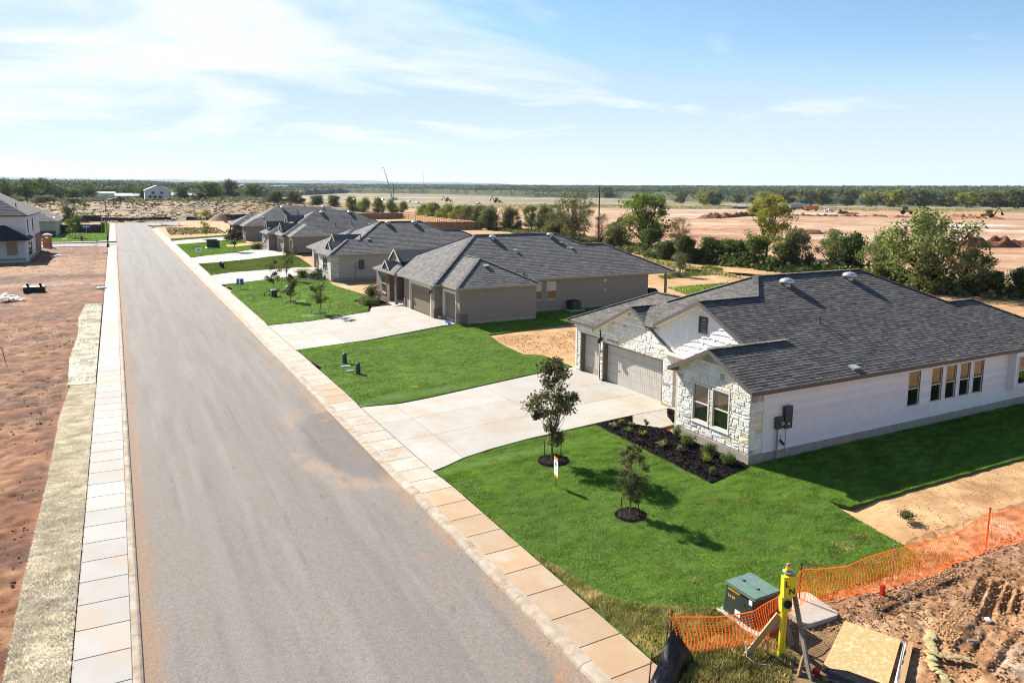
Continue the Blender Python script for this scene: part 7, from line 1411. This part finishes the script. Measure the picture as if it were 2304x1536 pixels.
pt = thing('portable_toilet', 'brown portable toilet with a white domed roof by the side street', 'portable toilet', (-11.0, 154.9, 0.15)); MB().faces([(-11.75,154.2,0.25),(-10.35,154.2,0.25),(-10.35,155.5,0.25),(-11.75,155.5,0.25),(-11.7,154.25,2.35),(-10.4,154.25,2.35),(-10.4,155.45,2.35),(-11.7,155.45,2.35)], [(0,3,2,1),(4,5,6,7),(0,1,5,4),(1,2,6,5),(2,3,7,6),(3,0,4,7)]).build('cabin', 'porta', pt)
mb = MB(); n_ = 7; prf = [(-1.0+2.0*k/n_, 0.32*math.cos((k/n_-0.5)*PI)) for k in range(n_+1)]; mb.prism([(-11.05+a*0.83, 154.15, 2.35+b) for a, b in prf], (0, 1.4, 0)); mb.build('roof', 'porta_top', pt); MB().box(-11.5, -10.6, 154.17, 154.22, 0.35, 2.2).build('door', 'porta', pt); MB().box(-11.28, -10.82, 154.14, 154.165, 1.85, 2.05).build('label', 'sign_white', pt); MB().box(-11.85, -10.25, 154.1, 155.6, 0.12, 0.25).build('skid', 'conduit', pt)
bk = thing('loader_bucket', 'dark steel loader bucket lying on the red dirt', 'loader bucket', (-7.7, 87.2, 0.15)); MB().prism([(-8.6,86.9,0.15),(-8.6,87.9,0.15),(-8.6,87.9,0.8),(-8.6,87.2,0.85),(-8.6,86.9,0.75)], (1.85, 0, 0)).build('body', 'black_metal', bk)
for x in (-8.35, -7.25): MB().box(x, x+0.2, 87.3, 87.6, 0.8, 1.1).build('lug', 'black_metal', bk)
db = thing('scrap_heap', 'heap of white and dark scrap boards on the dirt at the left edge', 'scrap heap', (-9.2, 81.3, 0.15)); random.seed(9)
for k in range(26):
    x = -9.3+random.uniform(-1.2, 1.0); y = 81.3+random.uniform(-0.7, 0.7); z_ = 0.25+random.uniform(0, 0.55)*max(0, 1-abs(x+9.5)/1.3); a = random.random()*3.1; l = random.uniform(0.3, 0.8)
    MB().bar((x-l*math.cos(a), y-l*math.sin(a), z_), (x+l*math.cos(a), y+l*math.sin(a), z_+random.uniform(-0.2, 0.25)), random.uniform(0.15, 0.35), 0.02).build('scrap_board', random.choice(('paint_white', 'paint_white', 'dark', 'conduit')), db)
for x, y, lab, s in ((-8.9, 133.0, 'nearer white concrete lid on the red dirt by the toilet', 0.4), (-8.3, 134.6, 'further white concrete lid on the red dirt by the toilet', 0.5), (-1.7, 88.0, 'white slab fragment touching the left pavement', 0.5), (-1.8, 139.0, 'small white slab at the pavement before the lamp', 0.35), (-9.6, 179.5, 'flat white cover on the corner lawn', 0.5)): setp(MB().lathe((x, y, gz(x, y)-0.02), [(s, 0), (s, 0.12), (s*0.9, 0.16)], 9).build('manhole_cover', 'pvc'), lab, 'concrete lid')
setp(MB().tube([(-6.28, 51.85, 0.1), (-6.45, 51.85, 1.15)], 0.02, 6).build('survey_stake', 'rust_post'), 'thin dark survey stake on the left dirt lot', 'stake')
setp(MB().tube([(-3.4, 159.6, 0.0), (-3.4, 159.6, 1.6)], 0.03, 6).build('survey_stake', 'conduit'), 'thin pale marker rod at the mouth of the side street', 'stake')
dm = thing('barrier_frame', 'white board and frame barrier leaning at the turn of the pavement', 'barrier', (13, 222, 0.2)); MB().bar((11.6, 232, 0.7), (15.6, 222, 0.7), 0.1, 0.25).build('board', 'paint_white', dm); MB().bar((11.6, 232, 0.2), (11.6, 232, 1.4), 0.12, 0.12).build('leg', 'pole_grey', dm); MB().bar((15.6, 222, 0.2), (15.6, 222, 2.0), 0.12, 0.12).build('leg', 'pole_grey', dm)

# farmhouse, sheds and far buildings
def shed(name, label, cat, x, y, w_, d, h, rh, wall, roof_, z=None, gable='x', openings=()):
    z_ = gz(x, y) if z is None else z; root = thing(name, label, cat, (x, y, z_)); MB().box(x-w_/2, x+w_/2, y, y+d, z_-0.5, z_+h).build('wall', wall, root); o = 0.4; mb = MB()
    if gable == 'x': # ridge runs along the depth, gable faces us
        for s in (-1, 1): mb.prism([(x+s*(w_/2+o), y-o, z_+h-0.15), (x+s*(w_/2+o), y+d+o, z_+h-0.15), (x, y+d+o, z_+h+rh), (x, y-o, z_+h+rh)], (0, 0, 0.25))
        MB().prism([(x-w_/2, y, z_+h), (x+w_/2, y, z_+h), (x, y, z_+h+rh)], (0, d, 0)).build('gable', wall, root)
    else: mb.prism([(x-w_/2-o, y-o, z_+h), (x-w_/2-o, y+d/2, z_+h+rh), (x-w_/2-o, y+d+o, z_+h)], (w_+2*o, 0, 0))
    mb.build('roof', roof_, root)
    for a, b, lo, hi, mt in openings: MB().box(x+a, x+b, y-0.1, y+0.05, z_+lo, z_+hi).build('window', mt, root)
    return root
shed('farmhouse', 'white gabled two storey farmhouse beyond the scrub field', 'house', 22.3, 470, 13.0, 12, 5.4, 2.8, 'stucco', 'tin', openings=((-3, -1.4, 3.4, 4.8, 'glass'), (1.6, 3.2, 3.4, 4.8, 'glass'), (-5, -3, 0.8, 2.4, 'dark'), (-2.2, -0.4, 0.8, 2.4, 'dark'), (0.6, 2.4, 0.8, 2.4, 'dark')))
MB().box(23.0, 23.9, 474, 475, 10, 14.3).build('chimney', 'rust_tin', C.objects['farmhouse'])
shed('shed', 'long pale metal roofed shed left of the farmhouse', 'shed', 8.5, 540, 15, 10, 2.4, 1.6, 'rust_tin', 'tin', gable='y'); shed('shed', 'small rusty roofed shed between dark trees', 'shed', -5.0, 640, 12, 8, 3.4, 1.2, 'paint_white', 'rust_tin', gable='y'); shed('barn', 'long low white roofed barn far on the left', 'barn', -50, 880, 26, 12, 5, 1.6, 'truck_blue', 'tin', gable='y'); shed('shed', 'pale little shed close to the right wall of the farmhouse', 'shed', 35.5, 500, 7, 7, 2.6, 1.5, 'paint_white', 'tin', gable='y'); shed('shed', 'white shed roof under the broad green tree', 'shed', 49, 520, 13, 8, 2.4, 1.3, 'paint_white', 'tin', gable='y'); shed('barn', 'tiny grey gabled barn above the rusty shed', 'barn', -12, 900, 13, 12, 4, 3, 'conduit', 'tin', gable='x')
shed('warehouse', 'white flat warehouse in front of the distant wood', 'warehouse', 470, 1850, 34, 20, 5, 1.5, 'paint_white', 'tin', gable='y', z=16); shed('warehouse', 'blue grey building left of the white warehouse', 'warehouse', 330, 1700, 40, 20, 6, 3, 'truck_blue', 'conduit', gable='y', z=13); shed('warehouse', 'long low pale roof right of the white warehouse', 'warehouse', 560, 1700, 44, 16, 3, 1.5, 'paint_white', 'tin', gable='y', z=14); shed('house', 'small blue grey house with a steep roof among far trees', 'house', 255, 1700, 30, 16, 6, 5, 'truck_blue', 'conduit', gable='x', z=13)

# poles and mast
def pole(label, x, y, h, r=0.16, z=None, cross=False):
    z_ = gz(x, y) if z is None else z; root = thing('utility_pole', label, 'utility pole', (x, y, z_)); MB().tube([(x, y, z_-0.5), (x, y, z_+h)], [r, r*0.65], 8).build('shaft', 'pole_wood', root)
    MB().lathe((x, y, z_+h-0.05), [(r*0.4, 0), (r*0.3, 0.3)], 6).build('insulator', 'steel', root)
pole('tall dark wooden pole between the brownish and the yellow green tree', 85.7, 121.7, 11.6); pole('dark wooden pole above the far yellow bushes', 119.3, 340.3, 13.0, 0.22); pole('distant wooden pole left of the crane', 232.2, 960, 19.0, 0.5)
cr = thing('crane', 'thin leaning crane boom standing on the far road works', 'crane', (290, 830, 1)); MB().tube([(290, 830, 1), (283, 826, 22), (277, 822, 38)], [0.7, 0.5, 0.25], 6).build('boom', 'conduit', cr); MB().box(287, 295, 826, 834, -1, 3).build('body', 'tank', cr); MB().tube([(277, 822, 38), (274, 822, 36.5)], 0.3, 5).build('jib', 'conduit', cr)
for x, y, h, lab in ((1150, 2900, 62, 'thin radio mast on the horizon right of centre'), (700, 4600, 60, 'short far water tower on the distant hill')): mm_ = thing('radio_mast', lab, 'mast', (x, y, 20)); MB().tube([(x, y, 10), (x, y, 20+h)], 0.7, 5).build('shaft', 'conduit', mm_)

# vehicles on the far site
def car(label, x, y, rz, body, kind='car'):
    g0 = gz(x, y); root = thing('parked_car', label, 'car', (0, 0, 0)); P = [(-2.2,0.35),(-2.25,0.85),(-1.9,1.0),(-1.2,1.05),(-0.7,1.5),(0.7,1.52),(1.5,1.02),(2.15,0.85),(2.2,0.35)] if kind == 'car' else [(-2.8,0.45),(-2.8,1.1),(-0.7,1.12),(-0.65,1.8),(0.7,1.8),(1.3,1.2),(2.6,1.1),(2.7,0.45)]
    MB().prism([(a, -0.9, b) for a, b in P], (0, 1.8, 0)).build('body', body, root); q = [(-1.0,1.08),(-0.62,1.44),(0.66,1.46),(1.3,1.08)] if kind == 'car' else [(-0.6,1.2),(-0.55,1.72),(0.62,1.72),(1.05,1.22)]
    MB().prism([(a, -0.92, b) for a, b in q], (0, 1.84, 0)).build('window', 'glass', root)
    for a in (-1.4, 1.4):
        for b in (-0.92, 0.74): MB().tube([(a, b, 0.35), (a, b+0.18, 0.35)], 0.35, 12).build('wheel', 'tyre', root)
    root.location = (x, y, g0); root.rotation_euler = (0, 0, rz); return root
car('white car with dark windows parked alone on the grass strip', 235, 608, 0.35, 'paint_white'); car('dark car right of the white one on the grass strip', 276.7, 572, 0.3, 'paint_black'); car('white pickup truck by the long trailer behind the yellow bushes', 222.9, 483.6, 0.3, 'paint_white', 'pickup'); car('silver car on the pale far road', 262, 700, 0.3, 'paint_silver')
for k, (x, y, mt, lab) in enumerate(((232, 820, 'paint_white', 'white van first in the row on the far road'), (240, 816, 'paint_silver', 'silver car second in the row on the far road'), (262, 800, 'paint_white', 'white car third in the row on the far road'), (270, 806, 'paint_black', 'black car fourth in the row on the far road'))): car(lab, x, y, 0.3, mt, 'pickup' if k % 2 == 0 else 'car')
tl = thing('flat_trailer', 'long grey flat trailer behind the olive bushes', 'trailer', (230, 455, 0)); MB().box(-9, 9, -1.3, 1.3, 1.0, 1.5).build('bed', 'tank', tl); MB().box(-9, 9, -1.2, 1.2, 1.5, 2.1).build('load', 'conduit', tl)
for a in (-7, -5.6, 6.5): MB().tube([(a, -1.35, 0.5), (a, 1.35, 0.5)], 0.5, 12).build('wheel', 'tyre', tl)
tl.location = (236, 462, 0); tl.rotation_euler = (0, 0, -0.5)
def at(root, x, y, rz, s=1.0): root.location = (x, y, gz(x, y)); root.rotation_euler = (0, 0, rz); root.scale = (s, s, s)
wt = thing('tank_truck', 'grey water tank truck with a blue cab parked at the far field edge', 'truck', (0, 0, 0)); mb = MB(); mb.tube([(-7, 0, 2.2), (1.6, 0, 2.2)], 1.25, 14); mb.build('tank', 'tank', wt); MB().box(-7, 4.6, -0.5, 0.5, 0.8, 1.1).build('chassis', 'dark', wt); MB().prism([(2.2,-1.2,0.9),(4.8,-1.2,0.9),(4.8,-1.2,1.9),(4.0,-1.2,2.1),(3.7,-1.2,3.4),(2.2,-1.2,3.5)], (0, 2.4, 0)).build('cab', 'truck_blue', wt); MB().box(3.75, 3.95, -1.0, 1.0, 2.2, 3.1).build('windscreen', 'glass', wt)
for a in (-6, -4.8, 0.2, 3.6): MB().tube([(a, -1.25, 0.55), (a, 1.25, 0.55)], 0.55, 12).build('wheel', 'tyre', wt)
at(wt, 391, 330, -0.75, 1.15)
ot = thing('dump_body', 'orange dump bed standing beside the tank truck', 'dump bed', (0, 0, 0)); MB().faces([(-4,-1.3,0.9),(4,-1.3,0.9),(4,1.3,0.9),(-4,1.3,0.9),(-4.6,-1.5,3.2),(4.3,-1.5,3.2),(4.3,1.5,3.2),(-4.6,1.5,3.2)], [(0,3,2,1),(0,1,5,4),(1,2,6,5),(2,3,7,6),(3,0,4,7),(4,5,6,7)]).build('bed', 'orange', ot)
for a in (-3, -1.8, 2.8): MB().tube([(a, -1.3, 0.5), (a, 1.3, 0.5)], 0.5, 12).build('wheel', 'tyre', ot)
at(ot, 380, 315, -0.75, 0.95); car('white pickup truck in front of the orange dump bed', 370, 294, -0.7, 'paint_white', 'pickup')
def digger(label, x, y, rz, boom=True, s=1.3):
    root = thing('backhoe', label, 'backhoe', (0, 0, 0)); MB().prism([(-1.6,-0.8,0.8),(2.2,-0.8,0.8),(2.4,-0.8,1.5),(0.8,-0.8,1.8),(-1.6,-0.8,1.6)], (0, 1.6, 0)).build('body', 'machine_yellow', root); MB().box(-1.2, 0.6, -0.75, 0.75, 1.6, 2.9).build('cab', 'glass', root); MB().box(-1.3, 0.7, -0.85, 0.85, 2.9, 3.0).build('cab_roof', 'machine_yellow', root)
    for a, r in ((-1.0, 0.8), (1.7, 0.55)): MB().tube([(a, -1.1, r), (a, 1.1, r)], r, 14).build('wheel', 'tyre', root)
    MB().prism([(2.8,-1.1,0.1),(3.7,-1.1,0.1),(3.3,-1.1,0.9),(2.8,-1.1,0.9)], (0, 2.2, 0)).build('front_bucket', 'machine_yellow', root)
    if boom: MB().bar((-1.7, 0, 1.2), (-2.9, 0, 3.8), 0.35, 0.5).build('boom', 'machine_yellow', root); MB().bar((-2.9, 0, 3.8), (-4.0, 0, 2.0), 0.3, 0.4).build('dipper', 'machine_yellow', root); MB().prism([(-4.5,-0.4,1.2),(-3.7,-0.4,1.2),(-3.6,-0.4,2.0),(-4.2,-0.4,2.0)], (0, 0.8, 0)).build('rear_bucket', 'dark', root)
    at(root, x, y, rz, s); return root
digger('yellow backhoe with its boom raised to the right on the earthworks', 344, 191, -1.0+PI); digger('small digger half hidden behind the sprawling tree top', 370, 247, -0.9, False, 1.4); digger('pale digger working on the far pale road', 330, 640, -0.4, True, 1.6); digger('dusty digger left of the far pale one', 300, 690, -0.4, True, 1.5)
pp_ = thing('pipe_stack', 'stack of long white and black pipes on the far earthworks', 'pipes', (385, 395, 0))
for k in range(6): a = Vector((372, 372, 0.6+0.9*(k//3)))+Vector((0.6, -0.8, 0))*((k % 3)*1.2); b = a+Vector((15, -18, 0)); MB().tube([a, b], 0.45, 8).build('pipe', 'pvc' if k % 2 else 'dark', pp_)
# spoil banks and trenches on the earthworks
def bank(label, a, b, w_, h, seed):
    n_ = int(math.hypot(b[0]-a[0], b[1]-a[1])/0.6)+2; d = Vector((b[0]-a[0], b[1]-a[1], 0)).normalized(); nn_ = Vector((d.y, -d.x, 0)); U = np.linspace(0, 1, n_); Vv = np.linspace(-1, 1, 15); UU, VV = np.meshgrid(U, Vv)
    X_ = a[0]+(b[0]-a[0])*UU+nn_.x*VV*w_; Y_ = a[1]+(b[1]-a[1])*UU+nn_.y*VV*w_; Z_ = zt(X_, Y_)-0.5+(h+0.5)*np.clip(1-VV**2, 0, 1)*np.clip(2.6*fbm(X_/2.2, Y_/2.2, seed, 5, 0.65)-0.65, 0.05, 1.5)*np.clip(np.minimum(UU, 1-UU)*8, 0, 1)
    o = gridmesh('spoil_bank', X_, Y_, Z_, 'mound_red'); return setp(o, label, 'spoil bank')
bank('dark red spoil bank left of the sprawling tree in the earthworks', (262, 262), (330, 200), 2.5, 1.4, 1); bank('broken dark spoil bank right of the sprawling tree', (150, 92), (186, 72), 2.2, 1.7, 2); bank('long dark bank between the tall green and yellow trees', (215, 236), (288, 254), 4, 1.9, 3); bank('thin spoil line under the white sand patches', (230, 104), (262, 88), 1.6, 0.9, 4); bank('spoil bank in front of the yellow backhoe', (352, 215), (338, 180), 2.5, 1.4, 6)
bank('small spoil heap near the tank truck', (335, 262), (345, 256), 3, 2.2, 7); bank('small brown heap among rough ground beside the yellow tree', (158, 136), (172, 132), 3, 1.2, 8)

# ------------------------------------------------------------------ the air
hm_ = bpy.data.materials.new('haze'); hm_.use_nodes = True; t = hm_.node_tree; t.nodes.clear(); o_ = t.nodes.new('ShaderNodeOutputMaterial'); v_ = t.nodes.new('ShaderNodeVolumePrincipled'); v_.inputs['Color'].default_value = (0.62, 0.80, 1.0, 1); v_.inputs['Density'].default_value = 4.5e-5; v_.inputs['Anisotropy'].default_value = 0.2
t.links.new(v_.outputs[0], o_.inputs['Volume']); MATS['haze'] = hm_
MB().box(-14500, 14500, -14500, 14500, -3, 260).build('haze', 'haze', kind='stuff')
